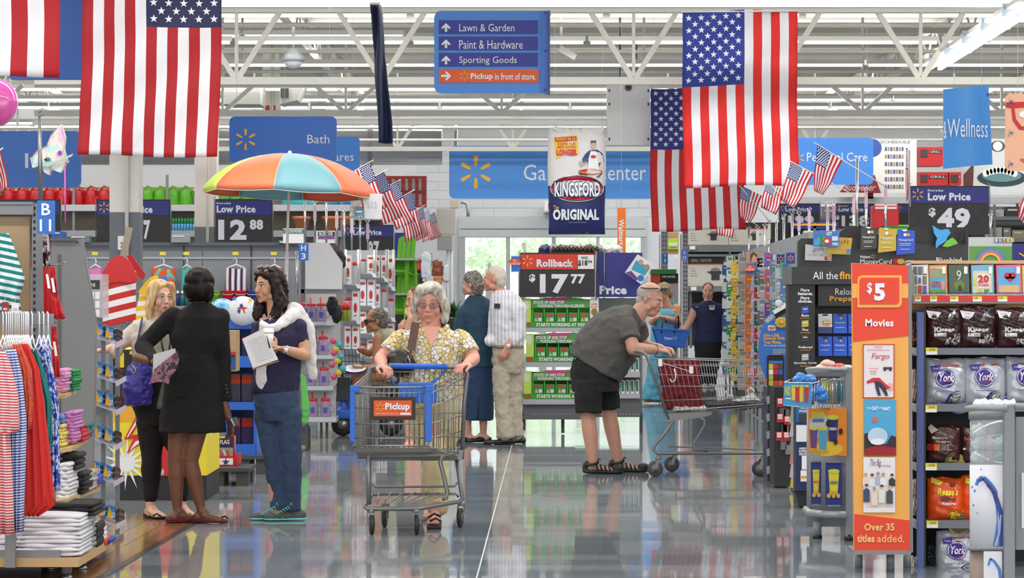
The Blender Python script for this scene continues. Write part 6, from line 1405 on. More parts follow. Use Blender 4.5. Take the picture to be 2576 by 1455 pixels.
for r_,(y0,y1) in enumerate(((846,896),(940,1012),(1050,1118))):
    for k in range(2):
        x0=576+k*31;tt=thing('packed_flag','clear-packed folded flag in the blue tower, %s shelf, %s' % (['top','middle','bottom'][r_],['left','right'][k]),'package',W(x0+14,y1,d+.1),'packed flags in the blue tower');B().pb(x0,y0,x0+29,y1,d+.1,.1,mt((50,54,92),.12)).build('wrapper',tt,.004);B().pb(x0+1,y0+4,x0+28,y0+(y1-y0)*.35,d+.097,.004,mt((170,40,46),.2)).build('red_band',tt)
t=thing('beach_ball','blue globe-patterned beach ball on the blue tower','ball',W(559,800,d));GLB=patmat('blotch',[(40,110,190),(90,170,220),(150,200,230),(40,100,180)],7,.12,width=.5)
q=W(560,790,d+.1);B().ell(q,.13,GLB,24).build('ball_skin',t)
t=thing('beach_ball','white beach ball with starfish print on the blue tower','ball',W(610,800,d));q=W(611,783,d-.05);B().ell(q,.125,mt((226,228,236),.12),24).build('ball_skin',t)
b=B().star(609,778,15,q.y-.12,mt((206,70,50))).star(590,752,8,q.y-.1,mt((60,150,220))).star(630,756,9,q.y-.1,mt((240,210,60))).disc(607,770,4,5,q.y-.126,.002,mt((40,70,160))).disc(601,783,4,5,q.y-.126,.002,mt((40,70,160)));b.build('star_print',t)
t=thing('carton','tall printed carton with red rim behind the woman in black','box',W(580,935,22.9));B().pb(555,832,594,935,22.9,.3,mt((172,146,108),.7)).build('carton_body',t);b=B().pb(556,890,592,928,22.88,.02,mt((36,80,150),.5)).pb(556,886,592,894,22.86,.03,RED).text('AG',568,878,577,884,22.9,WHITE,.02).text('gs',562,904,572,915,22.88,WHITE,.03).text('rnets',566,918,578,923,22.88,WHITE);b.build('print',t)
t=thing('flag_carton','red and white carton marked made in USA holding flag packs','box',W(545,1178,22.4));dd=22.4
B().pb(480,1148,586,1178,dd,.4,mt((200,34,40),.5)).pb(480,1154,586,1170,dd-.006,.006,WHITE).build('carton_body',t);b=B().text('MADE IN USA',470,1159,549,1168,dd-.006,mt((30,40,90)),.04).star(568,1163,10,dd-.006,mt((36,60,140)));b.build('lettering',t);B().poly([(586,1148),(597,1142),(597,1172),(586,1178)],dd+.02,.35,mt((190,34,40))).build('carton_side',t)
for k,(x0,x1) in enumerate(((480,520),(524,590))):
    tt=thing('packed_flag',['flag pack left of the main one in the red and white carton','large flag pack reading U.S. flag in the red and white carton'][k],'package',W((x0+x1)/2,1150,dd+.06));B().pb(x0,1096,x1,1152,dd+.06,.1,mt((160,36,44),.15)).build('wrapper',tt,.004)
    b=B().pb(x0+4,1099,x1-4,1126,dd+.055,.004,mt((40,44,90),.2)).pb(x0+4,1127,x1-4,1150,dd+.055,.004,mt((150,148,148),.2))
    if k:b.text('U.S.FLAG',537,1107,577,1118,dd+.052,WHITE,.02).pb(536,1098,566,1103,dd+.05,.003,mt((220,210,90)))
    for j in range(4):b.beam(W(x0+20+j*9,1132,dd+.05),W(x0+26+j*9,1150,dd+.05),.008,.003,(WHITE,RED)[j % 2],(0,1,0))
    b.build('print',tt)
# ---- beach umbrella
d=27.0
t=thing('beach_umbrella','large lime, orange and blue beach umbrella on a pale pole','umbrella',Vector((W(722,0,d).x,d,0)))
ap=W(729,387,d);cx=W(727,478,d);r=219*d/F;UC=[mt(c_,.45) for c_ in ((244,128,84),(122,176,188),(242,118,74),(206,230,90),(236,100,62),(122,176,188),(242,118,74),(206,230,90))]
for k in range(8):
    a0=R(-5+45*k-90-45);b=B();NU,NV=6,10;vs=[]
    for j in range(NV+2):
        v=min(j,NV)/NV
        for i in range(NU+1):
            a=a0+R(45)*i/NU;sag=1-.05*sin(pi*i/NU)*v**2;rr_=r*sin(v*pi/2*.7)/sin(pi/2*.7)*sag
            z=ap.z-(ap.z-cx.z)*(1-cos(v*pi/2*.7))/(1-cos(pi/2*.7))-(.045+.015*sin(pi*i/NU) if j>NV else 0)
            vs.append((cx.x+rr_*cos(a)+(z-cx.z)*.02,d+rr_*sin(a),z-.03*cos(a)*v-.02*sin(a)*v))
    b.add(vs,[(j*(NU+1)+i,j*(NU+1)+i+1,(j+1)*(NU+1)+i+1,(j+1)*(NU+1)+i) for j in range(NV+1) for i in range(NU)],UC[k],True)
    o=b.build('panel',t);o.modifiers.new('thick','SOLIDIFY').thickness=.002
    B().tube([vs[j*(NU+1)] for j in range(NV+2)],.0035,mt((236,230,226)),5).tube([vs[(NV+1)*(NU+1)+i] for i in range(NU+1)],.0035,mt((236,230,226)),5).build('seam',t)
PO=mt((232,214,210),.35)
B().tube([ap+Vector((0,0,.0)),W(726,500,d),W(722,635,d)],.013,PO,12).tube([W(722,635,d),W(718,800,d),Vector((W(716,0,d).x,d,.02))],.017,mt((206,200,200),.3),12).build('pole',t);B().ell(ap+Vector((0,0,.01)),.02,WHITE,12).build('finial',t);B().lathe((W(716,0,d).x,d,0),[(.2,0),(.2,.05),(.03,.09)],GREY,20).build('base',t)
b=B()
for k in range(8):a=R(-5+45*k);b.tube([W(726,470,d),Vector((cx.x+r*.95*cos(a),d+r*.95*sin(a),cx.z+.01))],.003,STEEL,5)
b.build('rib_frame',t)
t=tag(B().poly([(912,486),(962,488),(960,552),(918,550)],26.8,.002,mt((222,222,228),.6)).text('S12',924,508,948,524,26.8,mt((190,190,196))).build('paper_sheet'),'white paper price sheet hanging from the right rim of the umbrella','paper')
# ================================================================ middle and back of the shop
def pole(lab,x,y0,y1,d,w=.016,tagc=None,top=True,grp=None):
    t=thing('sign_pole',lab,'pole',W(x,y1,d),grp);B().tube([W(x,y0,d),W(x,y1,d)],w,CHROME,8).build('pole_body',t)
    if top:B().tube([W(x-6,y0-6,d),W(x-1,y0+2,d),W(x+1,y0+2,d),W(x+6,y0-6,d)],.006,CHROME,5).tube([W(x,y0+1,d),W(x+1,y0-8,d-.02)],.005,CHROME,5).build('fork',t)
    if tagc:B().pb(x-4,y0+4,x+4,y0+42,d-.03,.01,mt(tagc,.5)).build('label_holder',t)
    return t
# jar shelves
d=29.3
t=thing('end_shelf','small grey shelf unit holding jars with red lids','shelf unit',Vector((W(800,0,d).x,d+.3,0)))
for k,(y0,y1,x0,x1) in enumerate(((810,820,748,836),(894,905,765,838),(972,984,765,838),(1050,1064,770,846))):B().pb(x0,y0,x1,y1,d,.45,mt((176,178,184),.4)).pb(x0,y0,x1,y1-2,d-.012,.012,mt((200,202,208),.3)).build('shelf',t)
B().pb(756,660,764,1100,d+.3,.1,GR).pb(764,740,845,1060,d+.42,.03,mt((206,206,206),.5)).build('back_frame',t)
for x in (808,822,760):B().pb(x-3,1062,x+3,1102,d+.1,.04,DGREY).build('leg',t)
B().pb(822,806,836,819,d-.03,.005,WHITE).build('price_card',t)
j0=thing('mason_jar','x','jar',Vector((0,d+.1,1)),'drinking jars with red lids');J=Vector((0,d+.1,1));JM=mt((176,150,196),.08,alpha=.55,coat=1)
B().lathe(J,[(.05,0),(.056,.01),(.056,.13),(.046,.155),(.044,.165)],JM,18).build('glass',j0);B().lathe(J+Vector((0,0,.162)),[(.046,0),(.048,.004),(.048,.024),(.04,.03)],mt((214,40,44),.35),18).build('lid',j0)
B().tube([J+Vector((0,0,.05)),J+Vector((-.01,0,.25))],.008,mt((220,60,66),.35),8).build('straw',j0);B().tube([J+Vector((.05,0,.12)),J+Vector((.085,0,.11)),J+Vector((.085,0,.05)),J+Vector((.05,0,.04))],.007,JM,8).build('handle',j0)
B().box(-.02,.02,d+.04,d+.045,1.04,1.1,mt((70,80,170),.5)).tube([Vector((-.02,d+.044,1.07)),Vector((.02,d+.044,1.1))],.003,RED,5).build('print',j0)
ft=True
for r_,(yb,xs_) in enumerate(((810,(757,782,807)),(894,(785,812)),(972,(780,814)),(1050,(786,818)))):
    for k,x in enumerate(xs_):
        L='clear drinking jar with red lid and straw, %s shelf, %s' % (['top','second','third','bottom'][r_],('left','middle','right')[k] if r_==0 else ('left','right')[k]);q=W(x,yb,d+.02);q=Vector((q.x,d+.1,q.z))
        if ft:j0.location=q;j0['label']=L;ft=False
        else:dup(j0,q,L)
t=thing('panel_shelf','pale grey cut-corner side panel right of the H 3 marker','panel',W(810,728,28.8));B().poly([(768,612),(826,612),(862,662),(859,727),(768,727)],28.8,.04,mt((206,206,208),.45)).build('side_plate',t,.004);B().pb(752,728,866,738,28.85,.3,GR).pb(757,656,766,760,28.85,.1,GRD).build('frame',t)
t=thing('panel_shelf','second pale cut-corner panel behind the jars','panel',W(820,860,29.9));B().poly([(775,748),(822,742),(856,795),(856,870),(775,870)],29.9,.04,mt((198,198,200),.45)).build('side_plate',t)
for k,(x,y) in enumerate(((842,640),(856,655),(836,770),(848,790))):
    bl=Blob();q=W(x,y,29.2);bl.ell(q,(.06,.08,.1));tag(bl.done('hat',mt((30,26,32) if k else (60,30,70),.7),None,.012,1,(.03,.05)),['dark purple and black cap','black cap','black cap','black cap'][k]+' hanging by the '+['upper panel, left one','upper panel, right one','lower panel, left one','lower panel, right one'][k],'hat')
for k in range(4):
    tt=B().poly([(756+k,935+k*18),(768+k,948+k*18),(779-k,1020+k*18),(776-k,1032+k*16),(762-k,1030+k*16)],28.2+k*.06,.02,mt((100,200,90),.4));tag(tt.build('kickboard'),'bright green board, %s from the top, by the dark haired woman' % ['first','second','third','fourth'][k],'board','green boards')
for k in range(10):
    q=W((838,852,846,840,856,850,835,862,852,840)[k],858+k*10,28.9);tag(B().ell(q,.035,mt([(206,80,130),(70,170,180),(220,190,60)][k % 3],.3),12).build('toy_ball'),'small bright toy ball in a net right of the jars','toy','toy balls in a net')
# product bays along the left of the aisle
PC=[(236,236,238),(228,230,234),(240,240,236),(200,40,44),(60,120,190),(226,226,222),(190,60,60),(120,110,170),(230,160,60)]
def box_item(nm,lab,a,b_,c,e,d,col,grp,depth=.16,deco=(196,50,50)):
    t=thing(nm,lab,'package',W((a+c)/2,e,d),grp);B().pb(a,b_,c,e,d,depth,mt(col,.4)).build('carton_body',t)
    w,h=c-a,e-b_;b=B().pb(a+w*.15,b_+h*.12,c-w*.15,b_+h*.22,d-.003,.003,mt(deco,.5)).disc((a+c)/2,b_+h*.6,w*.26,h*.17,d-.003,.003,mt(deco,.5),12).pb(a+w*.2,b_+h*.84,c-w*.3,b_+h*.88,d-.003,.003,GREY);b.build('print',t);return t
def canister(lab,x,yb,h,d,r,grp,lid=(206,36,40)):
    q=W(x,yb,d+r);hh=h*d/F;t=thing('canister',lab,'jar',q,grp);B().lathe(q,[(r*.9,0),(r,.01),(r,hh*.8),(r*.9,hh*.86)],mt((206,206,210),.1,alpha=.6,coat=1),14).build('glass',t);B().lathe(q+Vector((0,0,hh*.85)),[(r*.95,0),(r*1.05,.01),(r*1.05,hh*.12),(r*.8,hh*.15)],mt(lid,.35),14).build('lid',t);return t
bays=[(864,906,31.5,(716,806,880)),(900,946,33.5,(688,770,840,900)),(940,976,36.5,(700,775,850,905)),(970,994,39.5,(722,800,870))]
for i,(x0,x1,d,ys) in enumerate(bays):
    bn=['nearest','second','third','farthest'][i]
    t=thing('product_shelf','%s white and grey product shelf on the left of the aisle' % bn,'shelf unit',Vector((W((x0+x1)/2,0,d).x,d+.2,0)))
    B().pb(x0,630,x1,1010,d+.4,.04,mt((180,182,188),.5)).build('back_panel',t);B().pb(x0,940,x1,1000,d,.4,GRD).build('base_deck',t)
    for y in ys:B().prism([W(x0,y,d),W(x1,y+4,d-.05),W(x1,y+4,d+.4),W(x0,y,d+.4)],(0,0,-.05),mt((120,122,128),.35)).build('shelf',t);B().poly([(x1-12,y-2),(x1-2,y),(x1+2,y+11),(x1-8,y+9)],d-.1,.004,WHITE).build('label',t)
    for x in (x0+6,x1-5):B().tube([W(x,628,d-.02),W(x,ys[0],d-.02)],.012,mt((236,240,230),.1,.6),8).build('shiny_post',t)
    yp=636
    for r_,y in enumerate(ys):
        h=min(y-yp-6,80);n=2 if x1-x0>30 else 1;w=(x1-x0-4)/n
        for k in range(n):
            a=x0+2+k*w;rn=['top','second','third','fourth'][r_];sd=['left','right'][k] if n>1 else 'only'
            if (i+r_+k) % 3==1:canister('clear canister with a red lid, %s shelf of the %s bay, %s' % (rn,bn,sd),a+w/2,y-1,h*.75,d+.05,w*.42*d/F,'canisters on the left bays')
            else:box_item('product_box','white boxed kitchen item, %s shelf of the %s bay, %s' % (rn,bn,sd),a+1,y-h,a+w-2,y-1,d+.02,PC[(i+r_*2+k) % 3],'boxed goods on the left bays')
        yp=y+8
t=thing('sauce_bottle','red and green sauce bottles','bottle',W(866,808,31));
for k,x in enumerate((861,869,877)):
    q=W(x,808,31.2);tt=t if k==0 else thing('sauce_bottle','x','bottle',q);tt.location=q;tt['label']='%s red-topped sauce bottle, left of the nearest product bay' % ['left','middle','right'][k]
    B().lathe(q,[(.018,0),(.019,.14),(.008,.18),(.008,.2)],mt((150,170,60),.3),12).build('bottle_body',tt);B().lathe(q+Vector((0,0,.12)),[(.0195,0),(.0195,.05),(.009,.07),(.009,.09)],mt((206,40,44),.35),12).build('cap',tt)
for k,(x,y0,y1,d) in enumerate(((767,492,616,29.5),(792,512,616,30.2),(821,512,616,31),(847,532,620,32),(866,534,640,33),(885,545,640,34),(906,548,640,35),(925,560,650,36),(747,640,770,29))):
    pole('chrome forked sign pole above the left shelves, %s from the left' % ['second','third','fourth','fifth','sixth','seventh','eighth','ninth','first'][k],x,y0,y1,d,.013,(206,190,196) if k % 2 else None)
# high shelf of watering cans
d=49.0
t=thing('riser_shelf','long grey shelf of watering cans high on the left','shelf unit',Vector((W(440,0,d).x,d+.3,0)))
B().pb(-60,515,880,531,d,.6,mt((190,192,198),.4)).build('top_shelf',t);B().pb(-60,580,880,596,d,.6,mt((150,152,158),.4)).build('lower_shelf',t);B().pb(-60,480,880,800,d+.62,.04,mt((150,140,126),.6)).build('back_panel',t)
for x in (-20,185,420,650,860):B().pb(x-3,440,x+3,880,d+.05,.06,GR).build('upright',t)
B().pb(-60,471,880,476,d+.5,.06,mt((176,150,110),.6)).build('rear_beam',t)
wc=thing('watering_can','x','watering can',Vector((0,d+.3,3)),'watering cans on the high shelf');Q=Vector((0,d+.3,3));cans={}
def can(col):
    t=thing('watering_can','x','watering can',Q,'watering cans on the high shelf');m_=mt(col,.3)
    B().lathe(Q,[(.12,0),(.13,.02),(.1,.24),(.09,.27)],m_,16).build('can_body',t);B().tube([Q+Vector((-.08,-.02,.25)),Q+Vector((0,-.03,.33)),Q+Vector((.11,-.02,.28)),Q+Vector((.13,-.02,.1))],.016,m_,8).build('handle',t);B().tube([Q+Vector((-.1,-.02,.08)),Q+Vector((-.2,-.04,.28))],[.025,.014],m_,8).build('spout',t);return t
bpy.data.objects.remove(wc)
for nm,col,xs_ in (('red',(196,26,34),(12,48,82,118,152,188,222,256)),('green',(90,176,40),(366,398,430,462,560,590,620,652)),('turquoise',(60,186,190),(722,748,774)),('bright blue',(40,140,200),(836,862))):
    pr=can(col)
    for k,x in enumerate(xs_):
        L='%s watering can on the high shelf' % nm;q=W(x,515,d);q=Vector((q.x,d+.3 ,q.z))
        if k==0:pr.location=q;pr['label']=L
        else:dup(pr,q,L)
        (pr if k==0 else pr)['group']=nm+' watering cans on the high shelf'
    for o_ in list(COL.objects):
        if o_.name.startswith('watering_can') and o_.get('label')=='%s watering can on the high shelf' % nm:o_['group']=nm+' watering cans on the high shelf'
for k in range(9):
    x=432+k*7.5;q=W(x,582,d-.1);q=Vector((q.x,d+.1,q.z));t=thing('spray_bottle','green and blue garden bottle on the lower high shelf','bottle',q,'garden bottles');B().lathe(q,[(.022,0),(.024,.12),(.012,.15)],mt((90,170,220),.3),10).build('bottle_body',t);B().lathe(q+Vector((0,0,.13)),[(.02,0),(.02,.09),(.012,.1)],mt((30,150,80),.4),10).build('label_band',t)
for k,x in enumerate((757,832,860)):q=W(x,580,d);q=Vector((q.x,d+.2,q.z));t=thing('clay_pot',['large terracotta pot left of the chrome poles','large terracotta pot between the chrome poles','smaller terracotta pot at the shelf end'][k],'pot',q);B().lathe(q,[(.1,0),(.15,.2),(.17,.2),(.17,.25),(.15,.25)],mt((206,130,90),.7),20).build('pot_body',t)
t=thing('appliance_box','white boxed appliance with teal band by the umbrella pole','box',W(740,612,34));B().pb(712,575,765,612,34,.3,WHITE).pb(712,577,765,587,33.99,.01,mt((60,110,110))).build('carton_body',t);B().text('COOKWARE',716,578,760,586,33.99,WHITE,.02).build('lettering',t)
t=thing('appliance_box','box with a black and purple band right of the umbrella pole','box',W(818,612,34));B().pb(790,582,842,612,34,.3,mt((220,216,222))).pb(800,584,842,594,33.99,.01,BLACK).pb(800,596,842,601,33.99,.01,mt((130,60,140))).build('carton_body',t);B().text('BLENDER',803,585,838,593,33.98,WHITE,.02).build('lettering',t)
price_sign('large price sign reading 12 88 behind the pinkish column',541,501,685,613,36,'12','88',True,541,(549,620),(628,662),hx=(545,643),small='Everyday',spark=False)
price_sign('price sign ending in 97 behind the nearest left column',243,502,428,613,36,'97',None,True,542,(344,378),None,hx=(290,384),dx=None)
price_sign('price sign with 97 behind the chrome poles',862,566,990,660,45,'97',None,True,596,(925,954),None,hx=(889,960))
t=thing('sign_board','plain dark blue board right of the middle price sign','sign',W(1018,655,47));B().pb(993,586,1043,655,47,.03,PN).build('board',t)
price_sign('price sign at the far left behind the B 11 marker',-40,502,152,600,37,'97',None,True,540,(-20,30),None,hx=(-30,60),snow=False)
# items along the top of the towel gondola
for k,(x0,x1,y0,c_,lb) in enumerate(((175,225,592,(120,122,130),'grey box on top of the gondola left of the first column'),(128,162,582,(40,90,170),'blue box below the B 11 marker'),(430,475,590,(150,156,160),'grey box on the gondola right of the first price sign'),(700,752,605,(30,140,120),'teal rolled mat on top of the gondola'))):
    t=thing('box',lb,'box',W((x0+x1)/2,612,35.4));B().pb(x0,y0,x1,611,35.45,.2,mt(c_,.5)).build('carton_body',t,.01);B().pb(x0+4,y0+3,x1-12,y0+6,35.44,.01,WHITE).build('print',t)
# red rack on the wall
t=thing('wall_rack','red rack with grey tool packs on the wall, behind the left flags','rack',W(1023,522,60));B().pb(965,443,1073,522,60,.1,mt((196,60,52),.5)).build('backing',t)
for k in range(10):x=985+(k % 5)*17;y=450+(k // 5)*38;B().pb(x,y,x+8,y+30,59.95,.05,mt((170,166,164),.4)).build('tool_pack',t)
# lime chairs, planters and stock by the doors
LG=mt((112,196,22),.4)
def chair(lab,x,yb,d):
    c=W(x,yb,d);t=thing('garden_chair',lab,'chair',c)
    for k in range(4):B().prism([c+Vector((-.2+k*.105,.2,.3)),c+Vector((-.11+k*.105,.2,.3)),c+Vector((-.11+k*.11-.005,.34,.86+.05*sin((k+.5)*.78))),c+Vector((-.2+k*.11-.01,.34,.82+.06*sin((k+.5)*.78)))],(0,.02,0),LG).build('back_slat',t)
    B().prism([c+Vector((-.22,-.25,.34)),c+Vector((.24,-.25,.34)),c+Vector((.22,.25,.28)),c+Vector((-.2,.25,.28))],(0,0,-.03),LG).build('seat',t)
    for s_ in (-1,1):B().box(c.x+.27*s_-.045,c.x+.27*s_+.045,c.y-.3,c.y+.3,c.z+.5,c.z+.525,LG).build('armrest',t);B().prism([c+Vector((.27*s_,-.28,0)),c+Vector((.27*s_,-.18,0)),c+Vector((.27*s_,-.16,.5)),c+Vector((.27*s_,-.28,.5))],(.03,0,0),LG).prism([c+Vector((.27*s_,.2,0)),c+Vector((.27*s_,.28,0)),c+Vector((.27*s_,.2,.5)),c+Vector((.27*s_,.1,.5))],(.03,0,0),LG).build('leg',t)
    t.rotation_euler=(0,0,R(-25));t.scale=(.72,.72,.98);return t
chair('lime green slatted garden chair on the upper shelf',1006,734,44);chair('lime green slatted garden chair on the lower shelf',1003,832,44)
t=thing('stock_rack','grey stock rack carrying the lime chairs','rack',Vector((W(1010,0,44.5).x,44.5,0)))
for y in (736,834,648):B().pb(978,y+2,1048,y+7,43.6,1.1,mt((176,178,176),.4)).build('shelf',t)
for x in (980,1030):B().pb(x-2,645,x+2,960,44.6,.05,GR).build('upright',t)
B().pb(978,650,1048,960,44.95,.05,mt((60,62,60),.6)).build('back_panel',t)
STK=[(1048,668,22,30,(196,40,44)),(1052,700,20,30,(40,36,40)),(1072,670,26,60,(214,222,232)),(1082,720,22,50,(206,214,226)),(1100,676,24,40,(140,70,40)),(1102,712,20,40,(196,130,90)),(1030,650,20,12,(236,236,236)),(1055,730,26,40,(50,70,50)),(1040,700,14,44,(34,40,34)),(1122,690,16,40,(220,220,226))]
for k,(x,y,w,h,c_) in enumerate(STK):
    bl=Blob();q=W(x,y,50);bl.box(q,w*.0035,.1,h*.0035,Matrix.Identity(3));bl.ell(q+Vector((0,0,h*.0025)),(w*.0034,.1,h*.0018))
    tag(bl.done('wrapped_goods',mt(c_,.25),None,.02,2,(.04,.08)),'wrapped %s seasonal goods stacked between the lime chairs and wall, %s' % (['red','black','pale blue','pale','brown','tan','white','dark green','dark','white'][k],['upper left','below the red pack','beside the red pack','lower one','upper right','lower right','on the chair shelf','at the bottom','by the lime chairs','far right'][k]),'package')
for k,(x,yb,n,s) in enumerate(((1142,800,34,.45),(1170,790,26,.3),(1114,790,26,.3))):
    q=W(x,yb,50);t=thing('potted_plant',['leafy green plant just left of the denim couple','smaller leafy plant behind the curly haired woman','leafy plant behind the cart woman\'s hair'][k],'plant',q);B().lathe(q-Vector((0,0,.28)),[(.1,0),(.14,.25),(.15,.28)],mt((60,60,62),.6),14).build('pot',t);b=B()
    for j in range(n):
        a=random.uniform(0,6.28);e=random.uniform(.3,1.2);L=s*random.uniform(.6,1);dr=Vector((cos(a)*cos(e),sin(a)*cos(e),sin(e)));m0=q+dr*L*.55;e0=q+dr*L+Vector((0,0,-.12*L));w_=dr.cross(Vector((0,0,1))).normalized()*.035
        b.add([q,m0-w_,e0,m0+w_],[(0,1,2,3)],mt([(40,90,40),(60,120,50),(30,70,36)][j % 3],.5))
    b.build('foliage',t,kind='stuff')
# ---- rollback display of boxed medicine
d=30.3
t=thing('end_display','grey end display of green medicine trays under the rollback sign','shelf unit',Vector((W(1465,0,d).x,d+.3,0)))
SLV=mt((170,172,180),.35,.3)
for y0,y1 in ((825,836),(912,924),(1005,1018)):B().pb(1315,y0,1502,y1,d-.25,.6,SLV).build('shelf',t)
for y0,y1 in ((936,950),(991,1003),(880,890)):B().pb(1500,y0,1610,y1,d-.05,.5,SLV).build('shelf',t)
bd=B().pb(1317,1018,1500,1056,d-.2,.5,GRD).pb(1500,1003,1612,1050,d,.4,GRD);bd.build('base_deck',t)
b=B()
for k in range(34):b.disc(1340+k*8+(60 if k>12 else 0),1043,1,1,d-.203 if k<13 else d-.005,.002,WHITE,6)
b.build('perforations',t)
B().pb(1314,750,1318,1090,d+.3,.05,GR).pb(1610,742,1616,1092,d+.3,.05,GR).pb(1500,750,1610,1005,d+.42,.03,mt((120,130,128),.5)).build('frame',t)
for x,yb in ((1318,1084),(1416,1090),(1545,1068),(1613,1092)):B().pb(x-4,1040,x+4,yb,d-.1 if x<1500 else d+.1,.05,DGREY).build('leg',t)
GN=mt((70,150,60),.5);GL_=mt((186,214,90),.5);DGN=mt((24,110,40),.5);MAG=mt((190,70,120),.5)
def med_tray(x0,y0,y1,x1,lab,n):
    t=thing('display_tray',lab,'tray',W((x0+x1)/2,y1,d-.2));dd=d-.24;xl=x0+22;xr=x1-22 if x1>1502 else x1
    B().pb(x0,y0+4,x1,y1,dd+.22,.02,GN).build('back_card',t);b=B().pb(x0,y0+2,xl-2,y1,dd,.02,GL_).disc(x0+8,y0+18,8,12,dd-.003,.002,mt((206,216,190),.5));b.build('side_card',t)
    b=B().poly([(xl,y0+8),(x0+60,y0),(x0+120,y0-1),(xr,y0+5),(xr,y0+26),(xl,y0+26)],dd-.002,.01,GN);b.poly([(x0+55,y0),(x0+120,y0),(x0+100,y0+12),(x0+60,y0+10)],dd-.006,.003,MAG);hd=b.build('header_card',t)
    B().text('STOCK UP AND STOP',x0+26,y0+8,x0+103,y0+16,dd-.008,WHITE,.03,0).text('MUDDLING THROUGH ALLERGIES',x0+36,y0+17,x0+154,y0+25,dd-.008,WHITE,.03).build('lettering',hd)
    fl_=B().pb(x0,y1-14,x1,y1,dd-.01,.02,mt((60,150,50),.5)).build('front_lip',t);B().text('STARTS WORKING AT HOUR 1',x0+33,y1-12,x0+172,y1-3,dd-.012,WHITE,.04).build('lettering',fl_)
    B().disc(x0+10,y1-8,8,5,dd-.015,.004,mt((196,60,40),.5)).build('logo',t)
    for k in range(6):x=xl+2+k*29;B().pb(x-1,y0+26,x+1,y1-12,dd+.02,.18,mt((90,200,80),.4)).build('divider',t)
    if x1>1502:B().rrect(x1-22,y0,x1,y1-18,6,dd-.004,.01,mt((226,228,220),.5),(1,1,0,0)).disc(x1-11,y0+36,8,9,dd-.008,.004,mt((200,80,60))).disc(x1-11,y0+37,5,6,dd-.01,.003,GN).text('ONE',x1-19,y0+14,x1-4,y0+19,dd-.004,mt((196,60,50)),.01).text('DOSE',x1-20,y0+21,x1-3,y0+26,dd-.004,mt((196,60,50)),.01).build('side_flag',t)
    for k in range(n):
        x=xl+4+k*29.2;bb=thing('medicine_pack','green medicine pack in the %s tray, slot %s from the left' % (lab.split()[0],['first','second','third','fourth','fifth'][k]),'package',W(x+12,y1-13,dd+.05),'medicine packs in the trays')
        B().pb(x,y1-38,x+24,y1-13,dd+.04,.1,mt((40,150,60),.3)).build('pack_body',bb,.003);B().disc(x+11,y1-32,9,4,dd+.035,.004,mt((200,60,40),.4)).pb(x+12,y1-25,x+21,y1-16,dd+.035,.004,mt((210,220,226),.4)).poly([(x+2,y1-16),(x+6,y1-26),(x+11,y1-16)],dd+.035,.004,GL_).build('print',bb)
med_tray(1316,749,825,1506,'top green medicine display tray with printed header',5);med_tray(1323,838,912,1502,'middle green medicine display tray with printed header',5);med_tray(1317,932,1005,1502,'bottom green medicine display tray with printed header',5)
for r_,(yb,n) in enumerate(((936,5),(991,7))):
    for k in range(n):
        x=1608-k*12;tt=thing('boxed_item','green and white box on the right side shelf, %s row' % ['upper','lower'][r_],'package',W(x,yb,d+.1),'%s row of green and white boxes' % ['upper','lower'][r_]);B().pb(x-10,yb-34,x,yb,d+.06,.2,WHITE).build('carton_body',tt);B().poly([(x-9,yb-32),(x-3,yb-32),(x-2,yb-6),(x-8,yb-6)],d+.055,.004,mt((30,120,90),.5)).build('print',tt)
pt=price_sign('rollback price sign at 17 77 over the medicine display',1308,636,1497,748,d-.3,'17','77',True,678,(1358,1430),(1436,1472),head='Rollback',hcol=mt((214,58,38),.5),dx=(1331,1347),small=None,hx=(1350,1442),y0=690)
B().pb(1454,642,1494,677,d-.32,.006,WHITE).text('WAS:',1462,645,1480,653,d-.32,BLACK,.01).text('$18',1454,655,1478,671,d-.32,BLACK,.03).text('94',1479,655,1489,663,d-.32,BLACK,.02).build('was_card',pt)
t=thing('sign_board','dark blue board with the word price right of the rollback sign','sign',W(1557,748,d-.1));B().pb(1499,636,1616,748,d-.1,.03,PN).build('board',t);B().text('Low',1452,692,1498,712,d-.05,PW,.05).text('Price',1508,719,1577,741,d-.1,PW,.05).build('lettering',t)
B().tube([W(1503,755,d-.15),W(1503,634,d-.15),W(1520,632,d-.15),W(1520,755,d-.15)],.006,STEEL,6).build('wire_frame',t)
t=thing('flyer','tilted flyer with family photo pinned to the blue board','flyer',W(1608,715,d-.3));B().poly([(1604,640),(1646,666),(1613,716),(1572,686)],d-.3,.004,mt((226,228,230),.5)).build('paper',t)
b=B().poly([(1600,655),(1636,674),(1622,694),(1588,678)],d-.303,.002,mt((60,160,196))).disc(1612,660,6,7,d-.306,.002,mt((200,150,120))).disc(1628,672,6,7,d-.306,.002,mt((190,130,100))).disc(1612,700,8,8,d-.306,.002,BLUE).poly([(1574,686),(1588,682),(1606,702),(1600,706)],d-.305,.002,mt((110,60,130)));b.build('print',t)
t=thing('ad_sign','small orange and blue advertised sign left of the rollback sign','sign',W(1294,686,d-.35));b=B().rrect(1286,645,1309,684,2,d-.34,.006,BLUE).disc(1295,660,16,9,d-.35,.006,ORG);b.build('plate',t);B().text('AS',1290,653,1299,659,d-.352,WHITE).text('ADVERTISED',1281,661,1309,667,d-.352,WHITE,.01).build('lettering',t)
